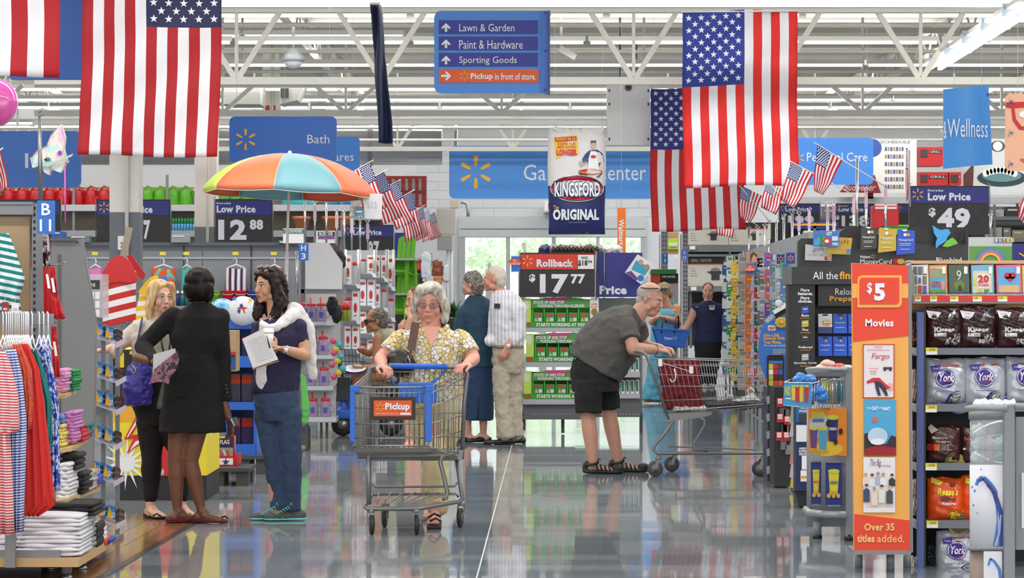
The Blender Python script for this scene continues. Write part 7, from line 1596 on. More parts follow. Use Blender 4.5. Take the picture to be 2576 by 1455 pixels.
for k in range(9):
    x=1372+k*22;q=W(x,637,d+.1);bl=Blob();bl.ell(q+Vector((0,0,.035)),(.075,.12,.05));o=bl.done('charcoal_bag',[KN,mt((150,146,140),.2),mt((60,60,58),.2),mt((120,118,110),.2),mt((170,168,160),.2),mt((80,78,74),.2),mt((150,150,140),.2),KW,KW][k],None,.012,1,(.05,.03));tag(o,'%s bag lying on top of the end display, %s from the left' % (['navy','crumpled grey','dark crumpled','grey','pale grey','dark','light','white','white'][k],['first','second','third','fourth','fifth','sixth','seventh','eighth','ninth'][k]),'bag')
for k in range(12):q=W(1392+k*10,628,d-.05);tag(B().ell(q,(.022,.022,.04),mt((70,60,50),.1,.3),10).build('bottle_neck'),'small dark bottle cap among the bags on the end display','bottle','bottles on the end display')
# ---- stock racks and grill boxes right of the doors
d=49
for k,(x0,x1,y1,dd,lb) in enumerate(((1663,1680,960,46,'perforated grey rack post behind the blue Y 9 marker'),(1717,1731,985,44.4,'perforated grey rack post behind the blue G 33 marker'))):
    t=thing('rack_post',lb,'post',Vector((W(x0,0,dd).x,dd,0)));q0=W(x0,560,dd);q1=W(x1,0,dd);B().box(q0.x,q1.x,dd,dd+.08,0,q0.z,mt((150,154,160),.4,.3)).build('post_body',t);b=B()
    for j in range(34):
        for i in (0,1):b.disc(x0+(x1-x0)*(.3+.4*i),585+j*11,1.6,2.6,dd-.004,.003,mt((60,60,64)),6)
    b.build('holes',t);B().tube([W(x0-4,590,dd),W(x0-4,960,dd)],.008,mt((110,84,66),.5),5).build('cable',t)
t=thing('pallet_rack','grey pallet rack full of grill boxes behind the employee','rack',Vector((W(1830,0,d).x,d,0)))
for y0,y1 in ((616,634),(720,734),(640,646)):B().pb(1728,y0,2060,y1,d-.1,1.2,mt((110,114,118),.5)).build('beam',t)
B().pb(1728,560,2060,870,d+1.3,.05,mt((44,44,46),.7)).build('back_panel',t)
for x in (1738,1740+80,2050):B().pb(x-3,560,x+3,876,d+1.0,.06,mt((120,122,126),.5)).build('upright',t)
for x,y in ((1742,624),(1745,727),(1700,646)):B().pb(x-7,y-5,x+7,y+4,d-.14,.01,WHITE).build('price_card',t)
CBX=mt((196,194,184),.6);BKG=mt((50,50,54),.5)
def grill_box(lab,x0,y0,x1,y1,gx,gs,band=False):
    t=thing('grill_box',lab,'box',W((x0+x1)/2,y1,d));B().pb(x0,y0,x1,y1,d,.7,CBX).build('carton_body',t);b=B();gy=(y0+y1)/2-2
    b.disc(gx,gy-10*gs,13*gs,7*gs,d-.004,.003,mt((120,120,124))).pb(gx-15*gs,gy-8*gs,gx+15*gs,gy+0*gs,d-.006,.003,BKG).pb(gx-22*gs,gy-7*gs,gx+22*gs,gy-4*gs,d-.008,.003,BKG).pb(gx-11*gs,gy,gx+11*gs,gy+16*gs,d-.006,.003,BKG)
    for j in range(4):b.pb(x0+6,y0+12+j*6,x0+18+j*2,y0+13+j*6,d-.004,.002,GREY)
    if band:b.pb(x0,y0-0,x1,y0+2,d-.006,.003,mt((206,110,60)))
    b.build('print',t);return t
grill_box('grill box on the top rack level, behind the small stub flags',1730,575,1832,616,1795,.7);grill_box('grill box on the top rack level, right of the stub flags',1833,575,1935,616,1900,.7,True)
grill_box('big grill box right behind the employee, picturing a grey grill',1731,664,1862,720,1800,.95,True);t=thing('grill_box','dark lidded carton lying on the employee\'s grill box','box',W(1790,664,d));B().pb(1731,646,1862,663,d,.7,mt((50,48,46),.5)).build('carton_body',t);B().text('GRILL CENTER',1738,652,1790,659,d,WHITE).build('lettering',t)
t=thing('wood_crate','light wooden crate with a lime price label','crate',W(1691,640,47));
for k in range(4):B().pb(1677,585+k*14,1707,597+k*14,47,.4,mt((190,156,110),.7)).build('plank',t)
B().pb(1680,601,1706,627,46.98,.02,mt((190,226,70),.5)).build('label',t);B().pb(1683,612,1703,620,46.97,.01,WHITE).build('barcode',t)
t=thing('mower_box','green, black and red carton above the blonde basket shopper','box',W(1672,800,45.2));B().pb(1640,690,1706,900,45.2,.5,mt((176,174,172),.6)).build('carton_body',t);B().pb(1638,678,1702,690,45.1,.5,mt((40,130,60),.5)).pb(1660,688,1706,712,45.17,.03,BLACK).pb(1637,684,1661,712,45.15,.04,mt((206,70,50),.5)).text('MOWER',1666,693,1700,700,45.16,WHITE,.02).build('print',t)
# ---- far right: posters, red boxes, signs
d=55
t=thing('schedule_poster','tall white schedule poster with rows of small cans, upper right','poster',W(2250,485,d));B().pb(2197,352,2306,486,d,.02,mt((214,212,208),.6)).pb(2175,352,2197,500,d,.02,mt((90,40,40),.6)).build('panel',t)
b=B().text('SCHEDULE',2215,354,2290,361,d,mt((90,90,110)),.01).disc(2196,372,22,22,d-.01,.01,mt((50,80,150),.5))
for r_ in range(6):
    for k in range(7):b.pb(2226+k*7,370+r_*19,2231+k*7,380+r_*19,d-.005,.003,mt([(70,90,140),(150,140,110)][(r_+k) % 2],.5))
b.build('print',t)
t=thing('beer_banner','dark red banner with white script lettering at right','banner',W(2165,486,d));B().poly([(2112,484),(2130,462),(2200,440),(2216,486)],d-.1,.02,mt((120,30,34),.6)).build('panel',t);B().text('Budweiser',2123,463,2200,480,d-.1,mt((200,190,186)),0,6).build('lettering',t)
for k,(x0,y0,x1,y1) in enumerate(((2312,370,2372,418),(2312,433,2385,466),(2388,433,2418,466),(2380,372,2420,400))):
    t=thing('red_grill_box',['upper red grill carton left of the wellness sign','lower red grill carton left of the wellness sign','red grill carton just below the wellness sign','red grill carton partly behind the wellness sign'][k],'box',W((x0+x1)/2,y1,d));B().pb(x0,y0,x1,y1,d,.5,mt((176,34,38),.5)).build('carton_body',t);B().pb(x0+4,y0+6,x0+22,y0+26,d-.01,.01,mt((60,50,50))).pb(x0+26,y0+8,x1-4,y0+16,d-.01,.01,mt((40,34,34))).text('GRILL',x0+28,y0+9,x1-6,y0+15,d-.01,mt((200,190,190)),.01).build('print',t)
t=thing('rack_beam','long grey beam under the posters at right','beam',W(2300,500,d));B().pb(2000,496,2700,512,d,.3,mt((170,174,178),.4)).build('beam_body',t)
for x in (2080,2310,2560):B().pb(x-3,496,x+3,855,d+.1,.08,GR).build('upright',t)
t=thing('mural','wall mural of a baseball and heaped plate, right of the red cartons','poster',W(2480,480,d+.5));B().pb(2420,350,2680,490,d+.5,.02,mt((200,204,206),.6)).build('panel',t)
b=B().disc(2510,368,12,12,d+.49,.005,WHITE).disc(2510,368,18,14,d+.496,.003,mt((70,60,60))).disc(2520,448,62,22,d+.496,.003,mt((40,60,66))).disc(2520,442,50,16,d+.49,.003,mt((90,130,136)))
for k in range(9):b.disc(2480+k*9,436-8*sin(k*.4),8,9,d+.485,.003,mt((226,226,222)))
b.poly([(2424,440),(2450,410),(2448,470),(2424,485)],d+.49,.004,mt((90,50,50)));b.build('print',t)
price_sign('far price sign reading 199, left of the 138 sign',1960,512,2062,575,53,'199',None,True,536,(1982,2048),None,hx=(1976,2036),dx=(1965,1974));price_sign('far price sign reading 138, right of the 199 sign',2098,512,2200,575,53,'138',None,True,536,(2117,2186),None,hx=(2110,2172),dx=(2101,2112))
t=price_sign('far price sign cut off by the 49 dollar sign',2258,512,2330,575,53,'9',None,True,536,(2300,2320),None,hx=(2286,2340))
price_sign('big price sign reading 49 dollars at right',2289,468,2488,590,30.5,'49',None,True,511,(2358,2441),None,hx=(2334,2442),dx=(2336,2354),y0=523)
for k,(x0,y0,x1,y1,c_,lb) in enumerate(((2196,518,2262,575,(206,30,34),'bright red machine between the far price signs'),(1990,560,2110,578,(44,48,140),'dark blue strip board under the far price signs'),(2020,580,2100,620,(220,204,180),'lit beige case behind the right aisle poles'),(2215,566,2290,590,(150,226,60),'lime and green round tub top behind the money cards'))):
    t=thing(['machine','strip_board','lit_case','tub'][k],lb,['machine','sign','case','tub'][k],W((x0+x1)/2,y1,50));B().pb(x0,y0,x1,y1,50,.4,mt(c_,.4)).build('casing',t,.02);B().pb(x0+6,y0+3,x1-6,y0+8,49.98,.02,[WHITE,YEL,WHITE,mt((30,140,70))][k]).build('print',t)
for k,(x,y0,y1,d_,c_) in enumerate(((1884,577,700,42,None),(1906,575,700,48.5,(206,200,206)),(1924,570,690,40,None),(1935,560,690,43,(226,226,214)),(1953,562,700,37,None),(1972,545,700,36,None),(1993,540,700,35,None),(2010,540,700,40,(206,170,190)),(2036,530,700,33,(206,170,190)),(2082,515,700,31,(206,170,190)),(2098,512,700,30.6,(206,170,190)),(2148,495,700,33,(206,170,190)),(2179,480,640,28.6,(206,170,190)),(2228,470,620,29,(206,160,180)),(2156,400,640,30,None),(2492,545,600,30,None))):
    pole('chrome sign pole above the right aisle, %s from left' % ['first','second','third','fourth','fifth','sixth','seventh','eighth','ninth','tenth','eleventh','thirteenth','fourteenth','last','tall twelfth','short one right of the 49 sign'][k],x,y0,y1,d_,.016,c_)
# ================================================================ right side of the shop
BK=mt((30,29,31),.45);BK2=mt((46,45,47),.4);GOLD=mt((206,170,60),.35);TXO=mt((226,160,50),.5)
# hanging goods along the right aisle: strips of packs on hooks, one below another
COLS=[(1826,42.5,(226,228,234),(60,90,180),655,18),(1836,41,(210,216,206),(60,160,70),645,16),(1848,40,(232,196,50),(210,150,40),656,18),(1857,38.5,(40,120,100),(220,190,60),740,16),(1869,37,(196,190,178),(176,168,156),645,24),(1886,35.5,(236,126,40),(226,110,40),688,24),(1897,34.5,(196,180,214),(180,164,200),695,20),(1905,33.8,(24,100,66),(200,40,44),655,16),(1918,33,(176,176,180),(120,110,120),650,24),(1934,31.5,(214,106,104),(130,80,180),636,20),(1948,30.5,(110,150,150),(186,190,196),655,22),(1960,29.2,(170,176,186),(200,206,214),640,18),(1976,28,(70,110,170),(60,160,120),660,24),(1990,27.2,(120,130,150),(190,196,200),700,16)]
clr=['white and blue','white and green','yellow','dark teal','beige','orange','pale lilac','dark green and red','silver grey','coral and violet','grey-green','pale grey','blue','slate']
t=thing('aisle_gondola','long grey gondola behind the hanging goods on the right aisle','shelf unit',Vector((W(1960,0,35).x,35,0)))
gp=[(1838,45),(1856,42),(1880,38.5),(1906,35.5),(1935,32.5),(1968,30),(2004,27.6)]
for (xa,da),(xb,db) in zip(gp,gp[1:]):
    a_,b_2=W(xa,0,da+.3),W(xb,0,db+.3)
    B().prism([(a_.x+.12,a_.y,0),(b_2.x+.12,b_2.y,0),(b_2.x+.12,b_2.y,2.1),(a_.x+.12,a_.y,2.1)],(.06,.02,0),mt((150,154,160),.5)).build('back_panel',t)
for n_,(x,d,c1_,c2_2,y0,w) in enumerate(COLS):
    st=thing('hook_strip','metal strip with hooks behind the %s hanging packs' % clr[n_],'rack',Vector((W(x,0,d).x,d+.12,0)),'hook strips on the right aisle')
    B().tube([W(x,y0-14,d+.12),(W(x,0,d+.12).x,d+.12,.02)],.012,STEEL,6).build('strip',st)
    sp_=34 if n_ % 3 else 42;yb=727.5+F*(EYE-.2)/d;k=0;y=y0
    while y+sp_<min(yb,1010):
        tt=thing('hanging_pack','%s hanging pack on the right aisle, level %s from the top' % (clr[n_],['first','second','third','fourth','fifth','sixth','seventh','eighth','ninth','tenth','eleventh'][min(k,10)]),'package',W(x,y,d),clr[n_]+' hanging packs')
        h=sp_*(.82 if n_ % 2 else .9);cc=c1_ if (k+n_) % 3 else c2_2
        b=B()
        if n_ in (4,8):b.rrect(x-w/2,y,x+w/2,y+h,4,d,.05,mt(jit(cc,8),.3))
        elif n_ in (6,3):b.poly([(x-w/2+6,y),(x+w/2,y),(x+w/2-6,y+h),(x-w/2,y+h)],d,.04,mt(jit(cc,8),.25))
        elif n_ in (2,0):b.poly([(x-w/4,y),(x+w/4,y),(x+w/4,y+h*.25),(x+w/2,y+h*.35),(x+w/2,y+h),(x-w/2,y+h),(x-w/2,y+h*.35),(x-w/4,y+h*.25)],d,.05,mt(jit(cc,8),.3))
        else:b.pb(x-w/2,y,x+w/2,y+h,d,.05,mt(jit(cc,14),.3))
        b.build('pack_body',tt)
        B().pb(x-w*.3,y+h*.12,x+w*.3,y+h*.34,d-.004,.004,mt(jit(c2_2 if cc==c1_ else c1_,30),.4)).pb(x-w*.25,y+h*.5,x+w*.2,y+h*.56,d-.004,.004,WHITE).build('print',tt)
        B().tube([W(x,y+1,d+.1),W(x,y-1,d-.03)],.003,CHROME,5).poly([(x+2,y-3),(x+7,y-2),(x+8,y+3),(x+3,y+2)],d-.06,.003,mt((190,196,206))).build('hook',tt)
        k+=1;y+=sp_
# small header cards at the top of the strips
for k,(x0,y0,x1,y1,d_,c_,sp) in enumerate(((1879,635,1912,662,33.5,(186,140,120),0),(1904,650,1918,672,33,(36,60,140),1),(1922,650,1934,672,32,(36,60,140),1),(1954,640,1974,664,28.9,(36,50,130),1),(1978,636,2000,664,27.5,(36,50,130),1))):
    t=thing('header_card',['small portrait card on top of the beige strip','small blue star card beside the portrait card','small blue star card above the silver packs','small blue star card above the pale grey packs','small blue star card nearest the black display'][k],'card',W((x0+x1)/2,y1,d_));B().pb(x0,y0,x1,y1,d_,.01,mt(c_,.5)).build('card_body',t);b=B()
    if sp:b.spark((x0+x1)/2,(y0+y1)/2,8,d_,YEL)
    else:b.disc(1896,650,7,10,d_-.004,.003,mt((206,160,136))).poly([(1888,662),(1887,640),(1896,634),(1905,641),(1903,648),(1896,640),(1891,650)],d_-.008,.003,mt((90,64,50)))
    b.build('print',t)
t=thing('ad_sign','small orange and blue advertised sign on the right aisle','sign',W(1892,690,32));B().pb(1876,664,1904,690,32.9,.01,BLUE).disc(1887,675,14,8,32.88,.01,ORG).build('plate',t);B().text('ADVERTISED',1876,676,1898,681,32.87,WHITE,.01).text('AS',1883,670,1890,675,32.87,WHITE).build('lettering',t)
# ---------------- blue kiosk sign with a phone
d=22.6
t=thing('kiosk_sign','rounded blue sign with a gold bow and a phone picture, gift by phone','sign',W(1945,975,d))
pts=[(1984 ,768)]+[(1984-76*sin(R(a)),878-112*cos(R(a))) for a in range(18,160,12)]+[(1984,980)]
B().poly(pts,d,.02,mt((54,110,190),.45)).build('panel',t)
b=B().text('Give a Gift',1921,840,1960,848,d,YEL,.03).text('Instantly With',1921,848,1974,857,d,YEL,.03).text('Your Phone.',1921,857,1966,866,d,YEL,.03).text('(No wrapping required!)',1922,867,1976,873,d,SW)
b.rrect(1932,819,1951,832,2,d-.004,.003,mt((232,222,206))).text('NEW',1934,822,1949,830,d-.005,mt((190,60,50)),.03)
for k in range(4):b.pb(1944,879+k*4,1978-(k==3)*14,880.5+k*4,d-.004,.002,mt((200,190,170)))
b.build('lettering',t)
b=B()
for k in range(9):a=k*2*pi/9;b.ell(W(1966+11*sin(a),812+9*cos(a),d-.02),(.022,.012,.018),GOLD,8)
b.ell(W(1966,812,d-.03),(.024,.014,.02),GOLD,8);b.build('bow',t)
ph=B().rrect(1930,894,1972,984,5,d-.02,.015,mt((34,34,38),.3));ph.build('phone_picture',t)
b=B().pb(1934,908,1969,915,d-.023,.003,BLUE)
for r_ in range(4):
    for k in range(3):b.pb(1934+k*12,916+r_*14,1945+k*12,929+r_*14,d-.023,.003,mt([(196,190,60),(170,60,50),(90,70,60),(220,220,224),(190,44,44),(60,90,170),(180,170,50),(50,46,46),(60,40,40),(190,180,60),(200,70,50),(210,90,60)][r_*3+k],.4))
b.build('screen_tiles',t)
t=thing('razor_prop','grey and white angled display arm above the blue kiosk sign','display',W(1960,790,22.4));B().beam(W(1927,810,22.4),W(1952,790,22.4),.03,.03,mt((170,172,176),.4),(0,1,0)).beam(W(1948,794,22.4),W(1984,772,22.4),.06,.05,BK,(0,1,0)).beam(W(1946,787,22.36),W(1984,765,22.36),.03,.02,WHITE,(0,1,0)).build('arm',t);q=W(1959,764,22.3);B().lathe(q,[(.03,0),(.03,.01),(.018,.014)],mt((206,206,212),.3),16,(0,-1,0)).build('knob',t)
# black racks below
t=thing('magazine_rack','narrow black rack with magazines and red price cards, below the blue kiosk sign','rack',Vector((W(1965,0,22.5).x,22.6,0)))
B().pb(1931,975,1944,1212,22.5,.4,mt((40,42,70),.4)).build('side_panel',t);B().pb(1948,975,1990,1224,22.0,.4,BK).build('body_panel',t)
for k in range(5):B().prism([W(1928,1000+k*44,22.45),W(1942,994+k*44,22.45),W(1945,1012+k*44,22.45),W(1930,1018+k*44,22.45)],(0,.02,0),mt((170,170,174),.3)).build('wire_pocket',t)
for k,(x,y) in enumerate(((1963,1013),(1963,1052),(1981,1058),(1961,1098),(1979,1098))):
    tt=thing('price_card','small red and white price card on the black rack, %s' % ['topmost','middle left','middle right','lower left','lower right'][k],'card',W(x,y+12,21.9));B().pb(x-9,y-11,x+8,y+11,21.95,.006,RED).build('card_body',tt);B().pb(x-6,y-9,x+5,y+3,21.945,.004,WHITE).text('5.97',x-4,y-6,x+4,y,21.943,BLACK).build('print',tt)
for k in range(6):
    x,y=(1970,1978,1972,1980,1974,1984)[k],(1036,1078,1118,1040,1078,1130)[k];tag(B().pb(x-8,y-10,x+6,y+14,21.96,.03,mt([(90,90,96),(150,110,50),(110,110,116),(100,96,100),(60,60,70),(120,120,122)][k],.3)).build('small_pack'),'small grey or brown pack on the black rack','package','small packs on the black rack')
for k in range(6):
    y=1020+k*34;tag(B().poly([(1992,y),(2004,y-4),(1998,y+44),(1986,y+46)],21.2+.05*k,.01,mt([(170,180,170),(200,200,206),(150,150,160),(190,130,130),(190,190,190),(200,180,90)][k],.4)).build('booklet'),'slanted booklet on the edge of the black rack, %s' % ['first from top','second from top','third from top','fourth from top','fifth from top','lowest, yellowish'][k],'booklet')
# ---------------- black financial display
d=20.4
t=thing('card_display','large black display stand selling prepaid cards','display',Vector((W(2160,0,d).x,d+.3,0)))
B().rrect(2008,600,2436,700,10,d+.2,.1,BK2,(1,1,0,0)).disc(2145,614,42,46,d+.25,.05,BK).build('upper_header',t)
B().pb(1980,672,2460,716,d-.02,.3,BK2).pb(1978,672,1992,716,d-.03,.3,GRD).build('main_header',t)
B().pb(1992,716,2460,1005,d+.25,.05,BK).build('back_panel',t);sc_=B().pb(2000,716,2050,1270,d,.12,mt((36,35,37),.5));sc_.build('left_column',t);B().pb(1983,716,2000,1010,d,.2,BK).build('side_tower',t)
B().pb(2058,718,2460,770,d+.05,.1,BK2).build('sub_header',t)
b=B().text('All the',2045,684,2108,703,d-.03,SW).text('finance',2112,683,2190,703,d-.03,TXO,.03)
b.text('More',2014,726,2036,734,d,SW,.03).text('features.',2007,735,2045,743,d,SW,.03).text('More',2014,746,2036,754,d,SW,.03).text('choices.',2008,754,2043,762,d,SW,.03)
b.text('Reload',2101,726,2156,742,d+.04,SW).text('Prepaid',2087,745,2160,762,d+.04,TXO,.03)
for y,s1,s2 in ((795,'Basic','Just the basics'),(831,'Plus','Extra online features'),(875,'Preferred','Our most full featured'),(915,'Specialty Cards','Need one from the crowd')):b.text(s1,2026-len(s1)*1.9,y-4,2026+len(s1)*1.9,y+2,d,SW,.02).text(s2,2013,y+4,2039,y+8,d,TXO,0)
b.text('Walmart',2163,643,2189,650,d+.19,SW,.03).spark(2195,646,6,d+.19,YEL).text('MoneyCard',2164,652,2243,668,d+.19,SW,0).text('Bluebird',2355,648,2419,662,d+.19,SW,.02)
b.disc(2255,658,9,7,d+.19,.003,RED).disc(2266,658,9,7,d+.187,.003,TXO).text('VISA',2277,655,2300,663,d+.19,SW,.02).build('lettering',t)
b=B()
for k,(y,c_) in enumerate(((781,(50,80,190)),(816,(190,170,60)),(852,(50,54,50)),(900,(170,170,160)))):b.poly([(2017,y-8),(2034,y-10),(2034,y+6),(2017,y+8)],d-.004,.004,mt(c_,.4)).pb(2020,y-4,2031,y-2,d-.007,.003,WHITE)
b.build('card_pictures',t)
t2=thing('serve_panel','blue and white printed floor panel left of the cookie unit','panel',W(2018,1235,d-.5));dd=d-.5
B().pb(2002,1023,2040,1235,dd,.1,mt((28,40,84),.5)).build('board',t2);b=B().pb(2003,1023,2040,1062,dd-.004,.003,mt((30,100,160),.5)).pb(2003,1070,2040,1112,dd-.004,.003,mt((226,228,232))).pb(2010,1042,2034,1060,dd-.008,.003,mt((50,54,60))).text('OPEN',2014,1024,2030,1030,dd-.006,SW,.02).text('SMART',2010,1032,2034,1038,dd-.006,SW,.02)
b.text('AMERICAN',2010,1126,2038,1132,dd,SW,.03).text('EXPRESS',2010,1133,2036,1139,dd,SW,.03).text('SERVE',2010,1140,2029,1146,dd,SW,.03).pb(2017,1147,2033,1182,dd-.004,.003,WHITE).pb(2014,1184,2036,1212,dd-.004,.003,WHITE).pb(2013,1198,2036,1204,dd-.007,.003,TXO);b.build('print',t2)
B().poly([(1996,1235),(2044,1235),(2040,1285),(2010,1272),(2004,1250)],dd+.05,.3,BK).build('foot',t2)
def gift_card(lab,pts,d,col,cat='card',extra=None,nm='gift_card',grp=None):
    t=thing(nm,lab,cat,W(sum(p[0] for p in pts)/len(pts),max(p[1] for p in pts),d),grp);B().poly(pts,d,.006,mt(col,.35)).build('card_body',t);b=B();x0=min(p[0] for p in pts);x1=max(p[0] for p in pts);y0=min(p[1] for p in pts);y1=max(p[1] for p in pts);extra(b,x0,y0,x1,y1,d);b.build('print',t);return t
def ex_blue(b,x0,y0,x1,y1,d):
    b.pb(x0+12,y0+18,x0+30,y1-6,d-.004,.003,mt((60,180,90))).pb(x0+19,y0+14,x0+23,y1-6,d-.007,.003,mt((30,120,60))).pb(x0+3,y0+22,x0+16,y1-4,d-.006,.003,mt((60,150,220))).disc(x0+35,y0+27,11,9,d-.006,.003,mt((200,50,50))).disc(x0+35,y0+27,5,4,d-.009,.003,WHITE).text('GIFT',x0+34,y0+4,x0+48,y0+13,d,SW,.02).text('VISA',x0+48,y1-12,x1-3,y1-4,d-.003,SW,.03).pb(x0+48,y0+15,x1-4,y0+26,d-.004,.003,mt((200,210,226)))
gift_card('silver card with a script gift print leaning on the black header',[(2026,615),(2093,621),(2092,657),(2025,655)],d+.1,(186,186,190),extra=lambda b,x0,y0,x1,y1,d:b.text('gift',x0+18,y0+6,x0+48,y0+20,d,mt((90,90,96)),-.01,4).text('5154 4201 2345',x0+6,y0+24,x0+46,y0+28,d,mt((120,120,124))).disc(x1-14,y1-7,5,5,d-.004,.003,RED).disc(x1-8,y1-7,5,5,d-.006,.003,TXO))
gift_card('gold gift card behind the blue one',[(2080,596),(2144,599),(2139,641),(2077,639)],d+.05,(196,156,50),extra=lambda b,x0,y0,x1,y1,d:b.text('gift',x0+22,y0+6,x1-8,y0+22,d,mt((120,90,30)),-.01,4).pb(x1-14,y1-14,x1-4,y1-4,d-.004,.003,mt((60,140,200))))
gift_card('blue gift card with a present print above the black header',[(2046,580),(2112,582),(2110,622),(2045,620)],d,(50,110,180),extra=ex_blue)
for nm,x0,y0,x1,y1,c_ in (('black',2166,570,2206,630,(50,50,50)),('gold',2211,573,2255,636,(196,164,50)),('royal blue',2257,577,2302,642,(40,80,190))):
    gift_card('%s prepaid card pack standing on the black header' % nm,[(x0+1,y0),(x1,y0+4),(x1-1,y1-5),(x0-2,y1)],d+.05,c_,'package',nm='card_pack',extra=lambda b,a,y0,c,y1,d:b.text('MoneyCard',a+6,y0+24,c-6,y0+31,d,SW,.01).disc(a+22,y0+14,4,4,d-.004,.003,WHITE).disc(a+30,y0+14,4,4,d-.006,.003,TXO).pb(a+8,y0+36,c-10,y0+37,d-.004,.002,SW).pb(a+8,y0+40,c-12,y0+41,d-.004,.002,SW).pb(a+10,y0+50,c-14,y0+51,d-.004,.002,SW).poly([(a+14,y0+1),(a+28,y0+2),(a+24,y0+5),(a+18,y0+5)],d-.004,.003,WHITE))
t=thing('bird_sign','black panel with a blue bird and green leaf logo','sign',W(2360,600,d+.15));B().poly([(2284,572),(2436,572),(2436,610),(2284,610)],d+.19,.03,BK).build('panel',t)
b=B().poly([(2346,567),(2356,574),(2366,579),(2376,577),(2386,577),(2392,586),(2384,596),(2380,606),(2370,614),(2362,618),(2355,626),(2354,612),(2358,600),(2350,588)],d+.1,.01,mt((60,160,220),.4)).poly([(2370,620),(2382,606),(2396,598),(2404,604),(2410,613),(2396,618),(2384,622)],d+.1,.01,mt((110,190,60),.4));b.build('logo',t)
B().poly([(2418,574),(2422,600),(2416,612)],d+.12,.02,BK).poly([(2430,572),(2436,612),(2428,612)],d+.12,.02,BK).build('spike',t)
for k in range(8):
    r_,c_=divmod(k,4);x=2058+c_*37.5;y=790+r_*57
    blue_=not (r_==0 and c_==0);gift_card('hanging prepaid card on the black display, %s row, %s from the left' % (['upper','lower'][r_],['first, white','second','third','fourth'][c_] if r_==0 else ['first','second','third','fourth'][c_]),[(x,y),(x+35,y),(x+36,y+49),(x+1,y+49)],d+.1,(40,90,200) if blue_ else (226,226,226),'package',grp='hanging prepaid cards',extra=(lambda b,x0,y0,x1,y1,d:b.text('MoneyCard',x0+6,y0+20,x1-6,y0+25,d,SW,.01).disc((x0+x1)/2+2,y0+11,3,3,d-.004,.003,TXO).rrect(x0+11,y0+1,x1-11,y0+5,2,d-.004,.003,BK).pb(x0+6,y0+34,x1-8,y0+35,d-.004,.002,SW)) if blue_ else (lambda b,x0,y0,x1,y1,d:b.text('$25',x0+14,y0+14,x1-3,y0+24,d-.005,WHITE,.04).disc(x0+22,y0+22,12,9,d-.002,.003,TXO).pb(x0,y1-16,x1,y1,d-.003,.003,mt((60,66,120))).rrect(x0+11,y0+1,x1-11,y0+5,2,d-.004,.003,BK)))
t=thing('bag_pile','soft pink and red sweets packs in the top basket of the cookie unit','package',W(2090,920,17.8))
for k,(x,y,c_) in enumerate(((2082,918,(226,170,160)),(2110,926,(206,60,60)),(2130,930,(220,222,226)),(2070,928,(220,206,120)))):bl=Blob();bl.ell(W(x,y,17.9),(.05,.06,.03));bl.done('soft_pack',mt(c_,.35),t,.007,1,(.02,.03))
t=thing('toy_box','boxed pool toy with a rainbow print behind the movie shelf','box',W(2493,660,24));B().pb(2438,597,2546,700,24,.3,mt((214,218,216),.5)).build('carton_body',t)
b=B().pb(2438,620,2546,660,23.99,.01,mt((110,170,90)))
for k,c_ in enumerate(((70,160,210),(230,110,170),(240,210,70))):
    b.prism([W(2492+(38-k*6)*cos(R(a)),662-(38-k*6)*sin(R(a)),23.98-k*.002) for a in range(0,181,15)]+[W(2492+(32-k*6)*cos(R(a)),662-(32-k*6)*sin(R(a)),23.98-k*.002) for a in range(180,-1,-15)],(0,.003,0),mt(c_))
for k,c_ in enumerate(((170,120,190),(90,180,190),(220,110,90),(160,190,70),(226,190,60))):b.pb(2502+k*10,600,2511+k*10,610,23.985,.01,mt(c_)).text('INTEX'[k],2504+k*10,601,2509+k*10,609,23.985,WHITE,.02)
b.build('print',t)
t=thing('sign_board','dark blue sign corner with a yellow mark at the right edge','sign',W(2570,660,23));B().pb(2548,613,2640,665,23,.02,PN).build('board',t);B().poly([(2562,638),(2566,636),(2576,642),(2576,647)],22.99,.005,YEL).build('mark',t)
# ---------------- grey rounded cookie unit
d=17.4;UG=mt((140,144,150),.45,.1)
def arcpanel(b,x0,x1,y0,y1,d,bow,mat,th=.02,n=10):
    vs=[]
    for i in range(n+1):
        u=i/n;yo=-bow*sin(pi*u*.5+pi*.5*(0))*1.0
        dd=d+bow*(1-u)**2
        for y in (y0,y1):
            q=W(x0+(x1-x0)*u,y,dd);vs+=[q,q+Vector((0,th,0))]
    fs=[]
    for i in range(n):a=i*4;e=a+4;fs+=[(a,a+2,e+2,e),(a+1,e+1,e+3,a+3),(a,e,e+1,a+1),(a+2,a+3,e+3,e+2)]
    fs+=[(0,1,3,2),(n*4,n*4+2,n*4+3,n*4+1)]
    b.add(vs,fs,mat,True);return b
t=thing('cookie_unit','grey rounded shop fixture with cookie pictures, left of the orange movie panel','shelf unit',Vector((W(2090,0,d).x,d+.2,0)))
arcpanel(B(),2030,2140,1022,1326,d,.3,UG).build('curved_body',t);B().pb(2128,925,2147,1376,d-.02,.3,UG).build('corner_post',t,.004)
arcpanel(B(),2032,2140,926,948,d-.02,.3,UG,.04).build('top_rim',t);B().tube([W(2030,930,d+.2),W(2060,927,d+.06),W(2130,930,d-.04)],.013,mt((170,172,176),.3,.3),8).build('top_bead',t);B().prism([W(2034,1022,d+.3),W(2128,1024,d),W(2128,1018,d+.6),W(2050,1018,d+.7)],(0,0,-.02),UG).build('basket_floor',t)
b=B()
for k in range(9):x=2036+k*11.5;u=(x-2030)/110;b.tube([W(x,948,d+.3*(1-u)**2),W(x,1022,d+.3*(1-u)**2)],.0025,CHROME,5)
b.build('wire_bars',t)
B().tube([W(2027,1282,d+.25),W(2036,1290,d+.1),W(2080,1295,d-.03),W(2128,1296,d-.07)],.022,mt((160,162,166),.35,.2),12).build('bumper',t)
